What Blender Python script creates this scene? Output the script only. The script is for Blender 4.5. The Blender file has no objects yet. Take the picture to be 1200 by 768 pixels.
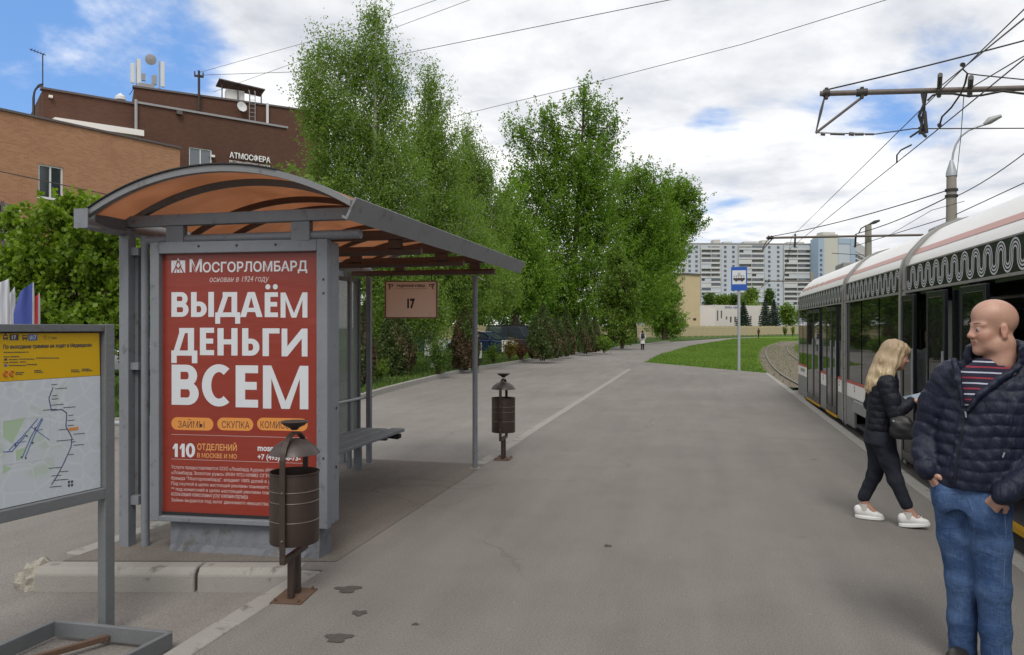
import bpy, bmesh, math, random
import numpy as np
from mathutils import Vector, Matrix
R_ = math.radians
random.seed(7)
rng = np.random.default_rng(7)
SC = bpy.context.scene
COL = SC.collection

# ------------------------------------------------------------------ camera
YAW = R_(13.7)
SN, CS = math.sin(YAW), math.cos(YAW)
FPX, HOR, EYE = 880.0, 384.0, 1.7
cd = bpy.data.cameras.new('camera')
cam = bpy.data.objects.new('camera', cd)
COL.objects.link(cam)
cd.sensor_width = 36.0
cd.lens = 36.0 * FPX / 1200.0
cd.clip_start = 0.05
cd.clip_end = 4000
cam.location = (0, 0, EYE)
cam.rotation_euler = (R_(90), 0, YAW)
SC.camera = cam

# ------------------------------------------------------------------ light
SUN_EL, SUN_AZ = 52.0, 168.0            # azimuth clockwise from +Y
SC.view_settings.view_transform = 'Standard'
SC.view_settings.look = 'None'
SC.view_settings.exposure = 0.58
SC.view_settings.gamma = 1.0
sd = bpy.data.lights.new('sun', 'SUN')
sd.energy = 1.35
sd.angle = R_(24)
sd.color = (1.0, 0.95, 0.87)
sun = bpy.data.objects.new('sun', sd)
COL.objects.link(sun)
sv = Vector((math.sin(R_(SUN_AZ)) * math.cos(R_(SUN_EL)), math.cos(R_(SUN_AZ)) * math.cos(R_(SUN_EL)), math.sin(R_(SUN_EL))))
sun.rotation_euler = sv.to_track_quat('Z', 'Y').to_euler()
sun.location = (0, 0, 60)


class NT:
    """small helper to write node trees"""
    def __init__(s, tree):
        s.t = tree
        s.n = tree.nodes
        s.l = tree.links

    def new(s, typ, **kw):
        n = s.n.new(typ)
        for k, v in kw.items():
            if k.startswith('i_'):
                key = k[2:]
                key = int(key) if key.isdigit() else key
                s.put(n.inputs[key], v)
            else:
                setattr(n, k, v)
        return n

    def put(s, sock, v):
        if isinstance(v, bpy.types.NodeSocket):
            s.l.new(v, sock)
        elif isinstance(v, bpy.types.Node):
            s.l.new(v.outputs[0], sock)
        else:
            if hasattr(sock.default_value, '__len__') and len(sock.default_value) == 4 and len(v) == 3:
                v = (*v, 1.0)
            sock.default_value = v

    def math(s, op, a, b=None, c=None, clamp=False):
        n = s.n.new('ShaderNodeMath')
        n.operation = op
        n.use_clamp = clamp
        s.put(n.inputs[0], a)
        if b is not None:
            s.put(n.inputs[1], b)
        if c is not None:
            s.put(n.inputs[2], c)
        return n.outputs[0]

    def mix(s, fac, a, b, blend='MIX'):
        n = s.n.new('ShaderNodeMix')
        n.data_type = 'RGBA'
        n.blend_type = blend
        s.put(n.inputs[0], fac)
        s.put(n.inputs[6], a)
        s.put(n.inputs[7], b)
        return n.outputs[2]

    def smooth(s, x, lo, hi):
        n = s.n.new('ShaderNodeMapRange')
        n.interpolation_type = 'SMOOTHSTEP'
        s.put(n.inputs[0], x)
        n.inputs[1].default_value = lo
        n.inputs[2].default_value = hi
        n.inputs[3].default_value = 0
        n.inputs[4].default_value = 1
        return n.outputs[0]

    def noise(s, vec, scale, detail=4, rough=0.5, dist=0.0):
        n = s.n.new('ShaderNodeTexNoise')
        if vec is not None:
            s.put(n.inputs['Vector'], vec)
        n.inputs['Scale'].default_value = scale
        n.inputs['Detail'].default_value = detail
        n.inputs['Roughness'].default_value = rough
        n.inputs['Distortion'].default_value = dist
        return n.outputs[0]


def pix_dir(u, v):
    q, w = (u - 600) / FPX, (HOR - v) / FPX
    d = Vector((-SN + CS * q, CS + SN * q, w))
    return d.normalized()


world = bpy.data.worlds.new('World')
SC.world = world
world.use_nodes = True
w = NT(world.node_tree)
w.n.clear()
tc = w.new('ShaderNodeTexCoord')
dirv = tc.outputs['Generated']
sep = w.new('ShaderNodeSeparateXYZ', i_0=dirv)
sky = w.new('ShaderNodeTexSky')
sky.sky_type = 'NISHITA'
sky.sun_disc = False
sky.sun_elevation = R_(SUN_EL)
sky.sun_rotation = R_(SUN_AZ)
sky.air_density = 1.0
sky.dust_density = 0.6
sky.ozone_density = 1.6
zz = w.math('ADD', w.math('MAXIMUM', sep.outputs[2], 0.0), 0.16)
px_ = w.math('DIVIDE', sep.outputs[0], zz)
py_ = w.math('DIVIDE', sep.outputs[1], zz)
pv = w.new('ShaderNodeCombineXYZ', i_0=px_, i_1=py_, i_2=0.37)
big = w.noise(pv.outputs[0], 0.95, 9, 0.56, 0.25)
pv2 = w.new('ShaderNodeVectorMath', operation='ADD', i_0=pv.outputs[0], i_1=(0.10, -0.16, 0.0))
big2 = w.noise(pv2.outputs[0], 0.95, 9, 0.56, 0.25)
med = w.noise(pv.outputs[0], 2.6, 7, 0.6, 0.1)
dens = big
for (u, v, c0, c1, amt) in ((20, 50, 0.962, 0.992, 0.24), (1150, 95, 0.990, 0.9995, 0.12), (990, 180, 0.995, 0.9998, 0.11),
                            (835, 165, 0.9985, 0.9999, 0.09), (850, 272, 0.997, 0.9999, 0.16), (455, 125, 0.998, 0.9999, 0.12)):
    dt = w.new('ShaderNodeVectorMath', operation='DOT_PRODUCT', i_0=dirv, i_1=tuple(pix_dir(u, v)))
    h = w.smooth(dt.outputs['Value'], c0, c1)
    dens = w.math('SUBTRACT', dens, w.math('MULTIPLY', h, amt))
cov = w.smooth(dens, 0.24, 0.37)
lit = w.math('ADD', w.math('MULTIPLY', w.math('SUBTRACT', big, big2), 3.6), 0.62)
lit = w.math('ADD', lit, w.math('MULTIPLY', w.math('SUBTRACT', med, 0.5), 1.5))
thick = w.smooth(dens, 0.50, 0.72)
lit = w.math('SUBTRACT', lit, w.math('MULTIPLY', thick, 0.42), clamp=True)
ccol = w.mix(lit, (4.3, 4.5, 4.95), (7.7, 7.7, 7.7))
skyc = w.mix(0.65, sky.outputs[0], (1.15, 2.7, 6.1))
col = w.mix(cov, skyc, ccol)
bg = w.new('ShaderNodeBackground', i_0=col, i_1=0.1)
wo = w.new('ShaderNodeOutputWorld', i_0=bg)

# ------------------------------------------------------------------ helpers: placing
def W(u, v=None, Z=None, z=0.0):
    """world point of a photo pixel: on the level z, or at view depth Z"""
    if Z is None:
        Z = FPX * (EYE - z) / (v - HOR)
        zz = z
    else:
        zz = z if v is None else EYE + (HOR - v) / FPX * Z
    q = (u - 600) / FPX * Z
    return Vector((-SN * Z + CS * q, CS * Z + SN * q, zz))


def ray_rot(u):
    return YAW - math.atan((u - 600) / FPX)


# ------------------------------------------------------------------ helpers: mesh
class MB:
    def __init__(s):
        s.v, s.f, s.m = [], [], []

    def add(s, vs, fs, mi=0):
        n = len(s.v)
        s.v += [tuple(p) for p in vs]
        s.f += [tuple(n + i for i in f) for f in fs]
        s.m += [mi] * len(fs)
        return s

    def box(s, x0, x1, y0, y1, z0, z1, mi=0):
        vs = [(x, y, z) for z in (z0, z1) for y in (y0, y1) for x in (x0, x1)]
        return s.add(vs, [(0, 2, 3, 1), (4, 5, 7, 6), (0, 1, 5, 4), (2, 6, 7, 3), (0, 4, 6, 2), (1, 3, 7, 5)], mi)

    def bar(s, p, q, w, h, up=(0, 0, 1), mi=0):
        p, q = Vector(p), Vector(q)
        d = (q - p).normalized()
        up = Vector(up)
        if abs(d.dot(up)) > 0.99:
            up = Vector((0, 1, 0))
        sx = d.cross(up).normalized() * w / 2
        sz = sx.cross(d).normalized() * h / 2
        vs = [a + i * sx + j * sz for a in (p, q) for (i, j) in ((-1, -1), (1, -1), (1, 1), (-1, 1))]
        return s.add(vs, [(3, 2, 1, 0), (4, 5, 6, 7), (0, 1, 5, 4), (1, 2, 6, 5), (2, 3, 7, 6), (3, 0, 4, 7)], mi)

    def tube(s, pts, r, n=8, mi=0, cap=True):
        pts = [Vector(p) for p in pts]
        rs = r if isinstance(r, (list, tuple)) else [r] * len(pts)
        base = len(s.v)
        prev = None
        for i, p in enumerate(pts):
            a = pts[max(i - 1, 0)]
            b = pts[min(i + 1, len(pts) - 1)]
            d = (b - a).normalized()
            if prev is None:
                ref = Vector((0, 0, 1)) if abs(d.z) < 0.9 else Vector((1, 0, 0))
                x = d.cross(ref).normalized()
            else:
                x = (prev - d * prev.dot(d)).normalized()
            prev = x
            y = d.cross(x)
            for k in range(n):
                t = 2 * math.pi * k / n
                s.v.append(tuple(p + (x * math.cos(t) + y * math.sin(t)) * rs[i]))
        for i in range(len(pts) - 1):
            for k in range(n):
                a, b = base + i * n + k, base + i * n + (k + 1) % n
                s.f.append((a, b, b + n, a + n))
                s.m.append(mi)
        if cap:
            s.f.append(tuple(base + k for k in range(n))[::-1])
            s.f.append(tuple(base + (len(pts) - 1) * n + k for k in range(n)))
            s.m += [mi, mi]
        return s

    def lathe(s, prof, n=20, c=(0, 0, 0), mi=0):
        base = len(s.v)
        for r, z in prof:
            for k in range(n):
                t = 2 * math.pi * k / n
                s.v.append((c[0] + r * math.cos(t), c[1] + r * math.sin(t), c[2] + z))
        for i in range(len(prof) - 1):
            for k in range(n):
                a, b = base + i * n + k, base + i * n + (k + 1) % n
                s.f.append((a, b, b + n, a + n))
                s.m.append(mi)
        return s

    def prism(s, poly, a0, a1, ax='y', mi=0):
        """polygon (p, q) swept along an axis"""
        def P(p, q, a):
            return {'y': (p, a, q), 'x': (a, p, q), 'z': (p, q, a)}[ax]
        n = len(poly)
        vs = [P(p, q, a0) for p, q in poly] + [P(p, q, a1) for p, q in poly]
        fs = [tuple(range(n)), tuple(range(2 * n - 1, n - 1, -1))]
        fs += [(i, i + n, (i + 1) % n + n, (i + 1) % n) for i in range(n)]
        return s.add(vs, fs, mi)

    def build(s, name, mats, parent=None, loc=(0, 0, 0), rot=(0, 0, 0), smooth=None, bevel=0.0, fix=True):
        me = bpy.data.meshes.new(name)
        me.from_pydata(s.v, [], s.f)
        if not isinstance(mats, (list, tuple)):
            mats = [mats]
        for m in mats:
            me.materials.append(m)
        if len(mats) > 1:
            me.polygons.foreach_set('material_index', s.m)
        if fix:
            bm = bmesh.new()
            bm.from_mesh(me)
            bmesh.ops.recalc_face_normals(bm, faces=bm.faces)
            bm.to_mesh(me)
            bm.free()
        if smooth is not None:
            me.shade_smooth()
            me.set_sharp_from_angle(angle=R_(smooth))
        o = bpy.data.objects.new(name, me)
        COL.objects.link(o)
        o.location = loc
        o.rotation_euler = rot
        if parent is not None:
            o.parent = parent
        if bevel > 0:
            b = o.modifiers.new('bevel', 'BEVEL')
            b.width = bevel
            b.segments = 2
            b.limit_method = 'ANGLE'
            b.angle_limit = R_(40)
        return o


def np_mesh(name, V, Fq, mats, parent=None, smooth=True, tint=None, loc=(0, 0, 0), midx=None):
    """mesh from numpy arrays: V (n,3), Fq (m,k)"""
    me = bpy.data.meshes.new(name)
    V = np.ascontiguousarray(V, np.float32)
    Fq = np.ascontiguousarray(Fq, np.int32)
    k = Fq.shape[1]
    me.vertices.add(len(V))
    me.vertices.foreach_set('co', V.ravel())
    me.loops.add(Fq.size)
    me.loops.foreach_set('vertex_index', Fq.ravel())
    me.polygons.add(len(Fq))
    me.polygons.foreach_set('loop_start', np.arange(0, Fq.size, k, dtype=np.int32))
    for m in (mats if isinstance(mats, (list, tuple)) else [mats]):
        me.materials.append(m)
    if midx is not None:
        me.polygons.foreach_set('material_index', np.ascontiguousarray(midx, np.int32))
    me.update(calc_edges=True)
    if smooth:
        me.shade_smooth()
    if tint is not None:
        a = me.attributes.new('tint', 'FLOAT', 'FACE')
        a.data.foreach_set('value', np.ascontiguousarray(tint, np.float32))
    o = bpy.data.objects.new(name, me)
    COL.objects.link(o)
    o.location = loc
    if parent is not None:
        o.parent = parent
    return o


def tag(o, label, cat, group=None):
    o['label'] = label
    o['category'] = cat
    if group:
        o['group'] = group
    return o


def struct(o):
    o['kind'] = 'structure'
    return o


def thing(name, label, cat, loc=(0, 0, 0), rz=0.0, group=None):
    o = bpy.data.objects.new(name, None)
    COL.objects.link(o)
    o.location = loc
    o.rotation_euler = (0, 0, rz)
    o.empty_display_size = 0.2
    return tag(o, label, cat, group)


def piece(src, name, parent, loc=(0, 0, 0), rot=(0, 0, 0), scale=(1, 1, 1)):
    """another object on the same mesh data"""
    o = bpy.data.objects.new(name, src.data if isinstance(src, bpy.types.Object) else src)
    COL.objects.link(o)
    o.parent = parent
    o.location, o.rotation_euler, o.scale = loc, rot, scale
    if isinstance(src, bpy.types.Object):
        for md in src.modifiers:
            b = o.modifiers.new(md.name, md.type)
            b.width, b.segments, b.limit_method, b.angle_limit = md.width, md.segments, md.limit_method, md.angle_limit
    return o


def dup(root, loc, rz, label, group=None, scale=None):
    def cp(o, parent):
        c = o.copy()
        COL.objects.link(c)
        if parent is not None:
            c.parent = parent
        for ch in o.children:
            cp(ch, c)
        return c
    r = cp(root, None)
    r.location = loc
    r.rotation_euler = (0, 0, rz)
    if scale:
        r.scale = (scale,) * 3
    r['label'] = label
    if group:
        r['group'] = group
    return r


# ------------------------------------------------------------------ materials
def base_mat(name):
    m = bpy.data.materials.new(name)
    m.use_nodes = True
    t = NT(m.node_tree)
    b = m.node_tree.nodes['Principled BSDF']
    return m, t, b


def mat(name, col, rough=0.6, metal=0.0, var=0.0, scale=3.0, col2=None, bump=0.0, bscale=60.0, spec=0.5, thr=(0.55, 0.7), rvar=0.0):
    """plain surface: two noise scales of tone, optional second colour in patches, optional bump"""
    m, t, b = base_mat(name)
    co = t.new('ShaderNodeTexCoord').outputs['Object']
    c = (*col, 1.0)
    if var > 0:
        n = t.noise(co, scale, 6, 0.6)
        k = t.math('ADD', t.math('MULTIPLY', t.math('SUBTRACT', n, 0.5), 2 * var), 1.0)
        hs = t.new('ShaderNodeHueSaturation', i_Color=c)
        t.put(hs.inputs['Value'], k)
        c = hs.outputs[0]
    if col2 is not None:
        n2 = t.noise(co, scale * 2.3, 8, 0.65)
        c = t.mix(t.smooth(n2, *thr), c, (*col2, 1.0))
    t.put(b.inputs['Base Color'], c)
    b.inputs['Roughness'].default_value = rough
    if rvar > 0:
        n3 = t.noise(co, scale * 1.7, 5, 0.6)
        t.put(b.inputs['Roughness'], t.math('ADD', t.math('MULTIPLY', t.math('SUBTRACT', n3, 0.5), 2 * rvar), rough, clamp=True))
    b.inputs['Metallic'].default_value = metal
    b.inputs['Specular IOR Level'].default_value = spec
    if bump > 0:
        nb = t.noise(co, bscale, 5, 0.6)
        bp = t.new('ShaderNodeBump', i_Strength=bump, i_Distance=0.01, i_Height=nb)
        t.put(b.inputs['Normal'], bp.outputs[0])
    return m


def leaf_mat(name, dark, light, trans=0.35):
    m = bpy.data.materials.new(name)
    m.use_nodes = True
    t = NT(m.node_tree)
    t.n.clear()
    at = t.new('ShaderNodeAttribute', attribute_name='tint')
    c = t.mix(at.outputs['Fac'], (*dark, 1), (*light, 1))
    d = t.new('ShaderNodeBsdfPrincipled', i_0=c)
    d.inputs['Roughness'].default_value = 0.5
    d.inputs['Specular IOR Level'].default_value = 0.35
    tr = t.new('ShaderNodeBsdfTranslucent', i_0=t.mix(1.0, c, (1.25, 1.3, 0.6, 1), 'MULTIPLY'))
    mx = t.new('ShaderNodeMixShader', i_0=trans, i_1=d.outputs[0], i_2=tr.outputs[0])
    t.new('ShaderNodeOutputMaterial', i_0=mx.outputs[0])
    return m


def asphalt(name, c0, c1, cc, crack=0.5):
    m, t, b = base_mat(name)
    geo = t.new('ShaderNodeNewGeometry').outputs['Position']
    broad = t.noise(geo, 0.22, 5, 0.6, 0.4)
    mid = t.noise(geo, 1.7, 6, 0.65)
    fine = t.noise(geo, 95, 3, 0.7)
    grit = t.noise(geo, 260, 2, 0.6)
    c = t.mix(t.smooth(broad, 0.34, 0.66), (*c0, 1), (*c1, 1))
    c = t.mix(t.math('MULTIPLY', t.smooth(mid, 0.40, 0.75), 0.35), c, (*cc, 1))
    k = t.math('ADD', t.math('MULTIPLY', t.math('SUBTRACT', fine, 0.5), 1.6), 1.0)
    k = t.math('ADD', k, t.math('MULTIPLY', t.math('SUBTRACT', grit, 0.5), 1.4))
    # worn streaks along the walking direction
    mp = t.new('ShaderNodeMapping', i_0=geo)
    mp.inputs['Scale'].default_value = (2.2, 0.25, 1)
    st = t.noise(mp.outputs[0], 1.3, 5, 0.6)
    k = t.math('ADD', k, t.math('MULTIPLY', t.math('SUBTRACT', st, 0.5), 0.42))
    # small dark blots
    vo = t.new('ShaderNodeTexVoronoi', i_0=geo)
    vo.inputs['Scale'].default_value = 0.9
    blot = t.math('SUBTRACT', 1.0, t.smooth(t.math('ADD', vo.outputs['Distance'], t.math('MULTIPLY', t.noise(geo, 14, 3), 0.10)), 0.06, 0.115))
    k = t.math('SUBTRACT', k, t.math('MULTIPLY', blot, 0.26))
    # pale specks of grit and old gum
    v2 = t.new('ShaderNodeTexVoronoi', i_0=geo)
    v2.inputs['Scale'].default_value = 5.0
    speck = t.math('SUBTRACT', 1.0, t.smooth(v2.outputs['Distance'], 0.03, 0.06))
    k = t.math('ADD', k, t.math('MULTIPLY', speck, 0.34))
    # cracks: warped cell borders, broken up by a mask
    wv = t.new('ShaderNodeTexNoise', i_Vector=geo)
    wv.inputs['Scale'].default_value = 1.1
    wv.inputs['Detail'].default_value = 6
    wadd = t.new('ShaderNodeVectorMath', operation='MULTIPLY_ADD', i_0=wv.outputs['Color'], i_1=(1.1, 1.1, 0), i_2=geo)
    vc = t.new('ShaderNodeTexVoronoi', feature='DISTANCE_TO_EDGE', i_0=wadd.outputs[0])
    vc.inputs['Scale'].default_value = 0.19
    line = t.math('SUBTRACT', 1.0, t.smooth(vc.outputs['Distance'], 0.0, 0.0045))
    line = t.math('MULTIPLY', line, t.smooth(t.noise(geo, 0.5, 3), 0.46, 0.58))
    k = t.math('SUBTRACT', k, t.math('MULTIPLY', line, crack))
    hs = t.new('ShaderNodeHueSaturation', i_Color=c)
    t.put(hs.inputs['Value'], t.math('MAXIMUM', k, 0.15))
    t.put(b.inputs['Base Color'], hs.outputs[0])
    b.inputs['Roughness'].default_value = 0.88
    b.inputs['Specular IOR Level'].default_value = 0.25
    bp = t.new('ShaderNodeBump', i_Strength=0.5, i_Distance=0.006, i_Height=t.math('ADD', fine, t.math('MULTIPLY', line, -2.0)))
    t.put(b.inputs['Normal'], bp.outputs[0])
    return m


def grass_ground(name, a, b_, soil):
    m, t, b = base_mat(name)
    geo = t.new('ShaderNodeNewGeometry').outputs['Position']
    n1 = t.noise(geo, 0.6, 6, 0.6)
    n2 = t.noise(geo, 14, 4, 0.7)
    c = t.mix(t.smooth(n1, 0.35, 0.65), (*a, 1), (*b_, 1))
    c = t.mix(t.smooth(t.noise(geo, 0.35, 5, 0.6), 0.60, 0.74), c, (*soil, 1))
    hs = t.new('ShaderNodeHueSaturation', i_Color=c)
    t.put(hs.inputs['Value'], t.math('ADD', t.math('MULTIPLY', n2, 0.9), 0.55))
    t.put(b.inputs['Base Color'], hs.outputs[0])
    b.inputs['Roughness'].default_value = 0.95
    b.inputs['Specular IOR Level'].default_value = 0.1
    bp = t.new('ShaderNodeBump', i_Strength=0.9, i_Distance=0.05, i_Height=n2)
    t.put(b.inputs['Normal'], bp.outputs[0])
    return m


def brick_mat(name, c1, c2, mortar, dirty):
    m, t, b = base_mat(name)
    co = t.new('ShaderNodeTexCoord').outputs['Object']
    mp = t.new('ShaderNodeMapping', i_0=co)
    mp.inputs['Rotation'].default_value = (R_(90), 0, 0)
    # object X -> brick x, object Z -> brick y
    sp = t.new('ShaderNodeSeparateXYZ', i_0=co)
    cm = t.new('ShaderNodeCombineXYZ', i_0=t.math('ADD', sp.outputs[0], sp.outputs[1]), i_1=sp.outputs[2], i_2=0.0)
    br = t.new('ShaderNodeTexBrick', i_0=cm.outputs[0])
    br.inputs['Color1'].default_value = (*c1, 1)
    br.inputs['Color2'].default_value = (*c2, 1)
    br.inputs['Mortar'].default_value = (*mortar, 1)
    br.inputs['Scale'].default_value = 1.0
    br.inputs['Brick Width'].default_value = 0.25
    br.inputs['Row Height'].default_value = 0.088
    br.inputs['Mortar Size'].default_value = 0.009
    br.inputs['Mortar Smooth'].default_value = 0.3
    br.inputs['Bias'].default_value = 0.0
    n = t.noise(co, 0.22, 6, 0.65, 0.5)
    c = t.mix(t.math('MULTIPLY', t.smooth(n, 0.48, 0.72), 0.65), br.outputs[0], (*dirty, 1))
    t.put(b.inputs['Base Color'], c)
    b.inputs['Roughness'].default_value = 0.9
    b.inputs['Specular IOR Level'].default_value = 0.2
    bp = t.new('ShaderNodeBump', i_Strength=0.4, i_Distance=0.02, i_Height=br.outputs['Fac'])
    bp.invert = True
    t.put(b.inputs['Normal'], bp.outputs[0])
    return m


def glass_dark(name, tint=(0.012, 0.014, 0.016), see=0.0, rough=0.03):
    """tinted glazing: dark body, mirror-like surface, a little see-through"""
    m = bpy.data.materials.new(name)
    m.use_nodes = True
    t = NT(m.node_tree)
    t.n.clear()
    p = t.new('ShaderNodeBsdfPrincipled', i_0=(*tint, 1))
    p.inputs['Roughness'].default_value = rough
    p.inputs['IOR'].default_value = 1.75
    out = p.outputs[0]
    if see > 0:
        tr = t.new('ShaderNodeBsdfTransparent', i_0=(0.62, 0.68, 0.66, 1))
        out = t.new('ShaderNodeMixShader', i_0=see, i_1=p.outputs[0], i_2=tr.outputs[0]).outputs[0]
    t.new('ShaderNodeOutputMaterial', i_0=out)
    return m


def clear_glass(name, tint=(0.86, 0.92, 0.9), dirt=0.12):
    m = bpy.data.materials.new(name)
    m.use_nodes = True
    t = NT(m.node_tree)
    t.n.clear()
    tr = t.new('ShaderNodeBsdfTransparent', i_0=(*tint, 1))
    gl = t.new('ShaderNodeBsdfGlossy', i_0=(1, 1, 1, 1), i_1=0.03)
    df = t.new('ShaderNodeBsdfDiffuse', i_0=(0.5, 0.52, 0.5, 1))
    fr = t.new('ShaderNodeFresnel', i_0=1.5)
    a = t.new('ShaderNodeMixShader', i_0=fr.outputs[0], i_1=tr.outputs[0], i_2=gl.outputs[0])
    b = t.new('ShaderNodeMixShader', i_0=dirt, i_1=a.outputs[0], i_2=df.outputs[0])
    t.new('ShaderNodeOutputMaterial', i_0=b.outputs[0])
    return m


M = {}
M['asphalt'] = asphalt('platform_asphalt', (0.166, 0.153, 0.139), (0.196, 0.182, 0.166), (0.140, 0.127, 0.114), 0.14)
M['road'] = asphalt('road_asphalt', (0.178, 0.164, 0.150), (0.212, 0.197, 0.181), (0.152, 0.138, 0.124), 0.14)
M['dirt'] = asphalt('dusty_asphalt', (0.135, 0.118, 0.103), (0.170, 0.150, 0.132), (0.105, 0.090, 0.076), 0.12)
M['kerb'] = mat('kerb_concrete', (0.275, 0.263, 0.240), 0.9, 0, 0.18, 2.5, (0.15, 0.14, 0.125), 0.5, 90, 0.2)
M['kerb_broken'] = mat('broken_concrete', (0.30, 0.28, 0.24), 0.95, 0, 0.45, 30, (0.13, 0.11, 0.09), 1.0, 45, 0.2)
M['grass_a'] = grass_ground('verge_grass', (0.045, 0.085, 0.018), (0.075, 0.125, 0.028), (0.115, 0.090, 0.060))
M['grass_b'] = grass_ground('meadow_grass', (0.080, 0.150, 0.018), (0.125, 0.200, 0.028), (0.135, 0.170, 0.045))
M['earth'] = grass_ground('earth', (0.070, 0.090, 0.030), (0.10, 0.11, 0.045), (0.13, 0.11, 0.08))
M['gravel'] = mat('trackbed_gravel', (0.16, 0.135, 0.105), 0.95, 0, 0.5, 6, (0.09, 0.10, 0.045), 1.0, 30, 0.15, (0.5, 0.7))
M['rail'] = mat('rail_steel', (0.12, 0.085, 0.065), 0.55, 0.6, 0.2, 8)
M['rail_top'] = mat('rail_polished', (0.14, 0.12, 0.105), 0.6, 0.2, 0.2, 6)
M['grey_paint'] = mat('grey_paint', (0.172, 0.184, 0.206), 0.52, 0, 0.16, 5, (0.105, 0.108, 0.115), 0.25, 35, 0.4, (0.56, 0.72), 0.12)
M['grey_dark'] = mat('grey_dark_paint', (0.115, 0.122, 0.132), 0.55, 0, 0.18, 5, (0.085, 0.075, 0.066), 0.2, 40, 0.4)
M['grey_roof'] = mat('roof_edge_paint', (0.185, 0.190, 0.200), 0.55, 0, 0.12, 3, (0.11, 0.108, 0.105), 0.2, 40, 0.4)
M['beam_lit_brown'] = mat('beam_orange_light', (0.125, 0.085, 0.070), 0.6, 0, 0.2, 6, (0.09, 0.075, 0.068), 0.2, 40, 0.4)  # grey beams with the orange light under the roof painted in as brown
M['rust'] = mat('rusty_steel', (0.115, 0.070, 0.048), 0.85, 0.1, 0.35, 9, (0.10, 0.07, 0.055), 0.6, 60, 0.3)
M['base_steel'] = mat('board_base_steel', (0.135, 0.142, 0.148), 0.55, 0, 0.15, 6, (0.16, 0.085, 0.05), 0.3, 50, 0.4, (0.66, 0.72))
M['bin_brown'] = mat('bin_paint', (0.058, 0.040, 0.034), 0.42, 0.35, 0.22, 9, (0.085, 0.055, 0.042), 0.15, 60, 0.5, (0.6, 0.75), 0.15)
M['bin_dome'] = mat('bin_dome_paint', (0.060, 0.047, 0.042), 0.46, 0.3, 0.3, 12, (0.06, 0.045, 0.04), 0.1, 60, 0.5, (0.5, 0.65), 0.15)
M['bin_pale'] = mat('bin_groove_paint', (0.16, 0.13, 0.115), 0.5, 0.3, 0.3, 20)
M['black'] = mat('black_matt', (0.012, 0.012, 0.013), 0.7)
M['rubber'] = mat('black_rubber', (0.018, 0.018, 0.019), 0.6, 0, 0.2, 8)
M['iron'] = mat('wire_dark', (0.040, 0.036, 0.034), 0.6, 0.3)
M['arm_steel'] = mat('bracket_steel', (0.125, 0.105, 0.095), 0.6, 0.3, 0.25, 6, (0.12, 0.07, 0.055), 0.3, 40)
M['insul'] = mat('insulator', (0.06, 0.055, 0.055), 0.4)
M['pole_conc'] = mat('pole_concrete', (0.27, 0.25, 0.22), 0.9, 0, 0.15, 3, (0.2, 0.19, 0.17), 0.3, 40, 0.2)
M['zinc'] = mat('galvanised', (0.36, 0.38, 0.40), 0.5, 0.4, 0.12, 10)
M['white_paint'] = mat('white_paint', (0.74, 0.73, 0.71), 0.45, 0, 0.05, 2)

# ================================================================== SETTING: ground, road, platform
def sheet(name, poly, z, m, z0=None):
    mb = MB()
    n = len(poly)
    if z0 is None:
        mb.add([(x, y, z) for x, y in poly], [tuple(range(n))])
    else:
        mb.prism(poly, z0, z, 'z')
    return struct(mb.build(name, m))


def polyline(pts, step):
    """resample a 2D polyline; yields (x, y, angle, length)"""
    out = []
    pts = [Vector((p[0], p[1])) for p in pts]
    acc = [0]
    for a, b in zip(pts, pts[1:]):
        acc.append(acc[-1] + (b - a).length)
    tot = acc[-1]
    n = max(1, round(tot / step))

    def at(s):
        for i in range(len(pts) - 1):
            if s <= acc[i + 1] + 1e-9:
                return pts[i].lerp(pts[i + 1], (s - acc[i]) / max(1e-9, acc[i + 1] - acc[i]))
        return pts[-1]
    P = [at(tot * i / n) for i in range(n + 1)]
    for a, b in zip(P, P[1:]):
        d = b - a
        out.append(((a.x + b.x) / 2, (a.y + b.y) / 2, math.atan2(d.y, d.x), d.length))
    return out


ground = sheet('ground', [(-1500, -1500), (1500, -1500), (1500, 1500), (-1500, 1500)], -0.34, M['earth'])
road = sheet('road', [(-60, -12), (3.6, -12), (3.6, 70), (14, 130), (60, 200), (30, 215), (-40, 160), (-60, 60)], -0.15, M['road'])

# verge on the far side of the road, its edge follows the kerb of the photograph
VK = [(-60, 5.0), (-22, 9.2), (-11.4, 11.3), (-9.4, 13.2), (-8.1, 15.3)] + [tuple(W(u, v, z=-0.15)[:2]) for u, v in
      ((480, 452), (540, 437), (620, 424), (690, 413.5), (734, 407), (784, 401.0), (858, 396.0), (884, 395.0))]
VKB = VK[:]
verge = sheet('verge', VK + [(90, 230), (40, 320), (-400, 320), (-400, 5)], -0.035, M['grass_a'], -0.3)
ISL = [tuple(W(u, v, z=-0.1)[:2]) for u, v in ((747, 424.6), (773, 416.2), (810, 405.6), (858, 397.6), (897, 394.9))]
meadow = sheet('meadow', [(-2.5, 37.6)] + ISL[1:] + [(60, 205), (140, 205), (140, 60), (3.2, 24), (2.78, 29.6), (1.75, 31.1)], -0.075, M['grass_b'], -0.3)

# low stop platform with an island for the shelter
PL = [(-2.53, 4.80), (-2.53, -8), (2.22, -8), (2.22, 6.0), (2.28, 12.0), (2.40, 20.0), (2.52, 29.60), (1.62, 31.0),
      (-2.42, 37.4), (-2.53, 31.0), (-2.53, 8.98), (-4.33, 8.98), (-4.47, 4.52)]
platform = sheet('platform', PL, 0.0, M['asphalt'], -0.33)
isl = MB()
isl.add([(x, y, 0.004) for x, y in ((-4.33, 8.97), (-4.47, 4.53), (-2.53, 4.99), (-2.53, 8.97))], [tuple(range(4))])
o = isl.build('dusty_asphalt', M['dirt'], platform)

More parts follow.
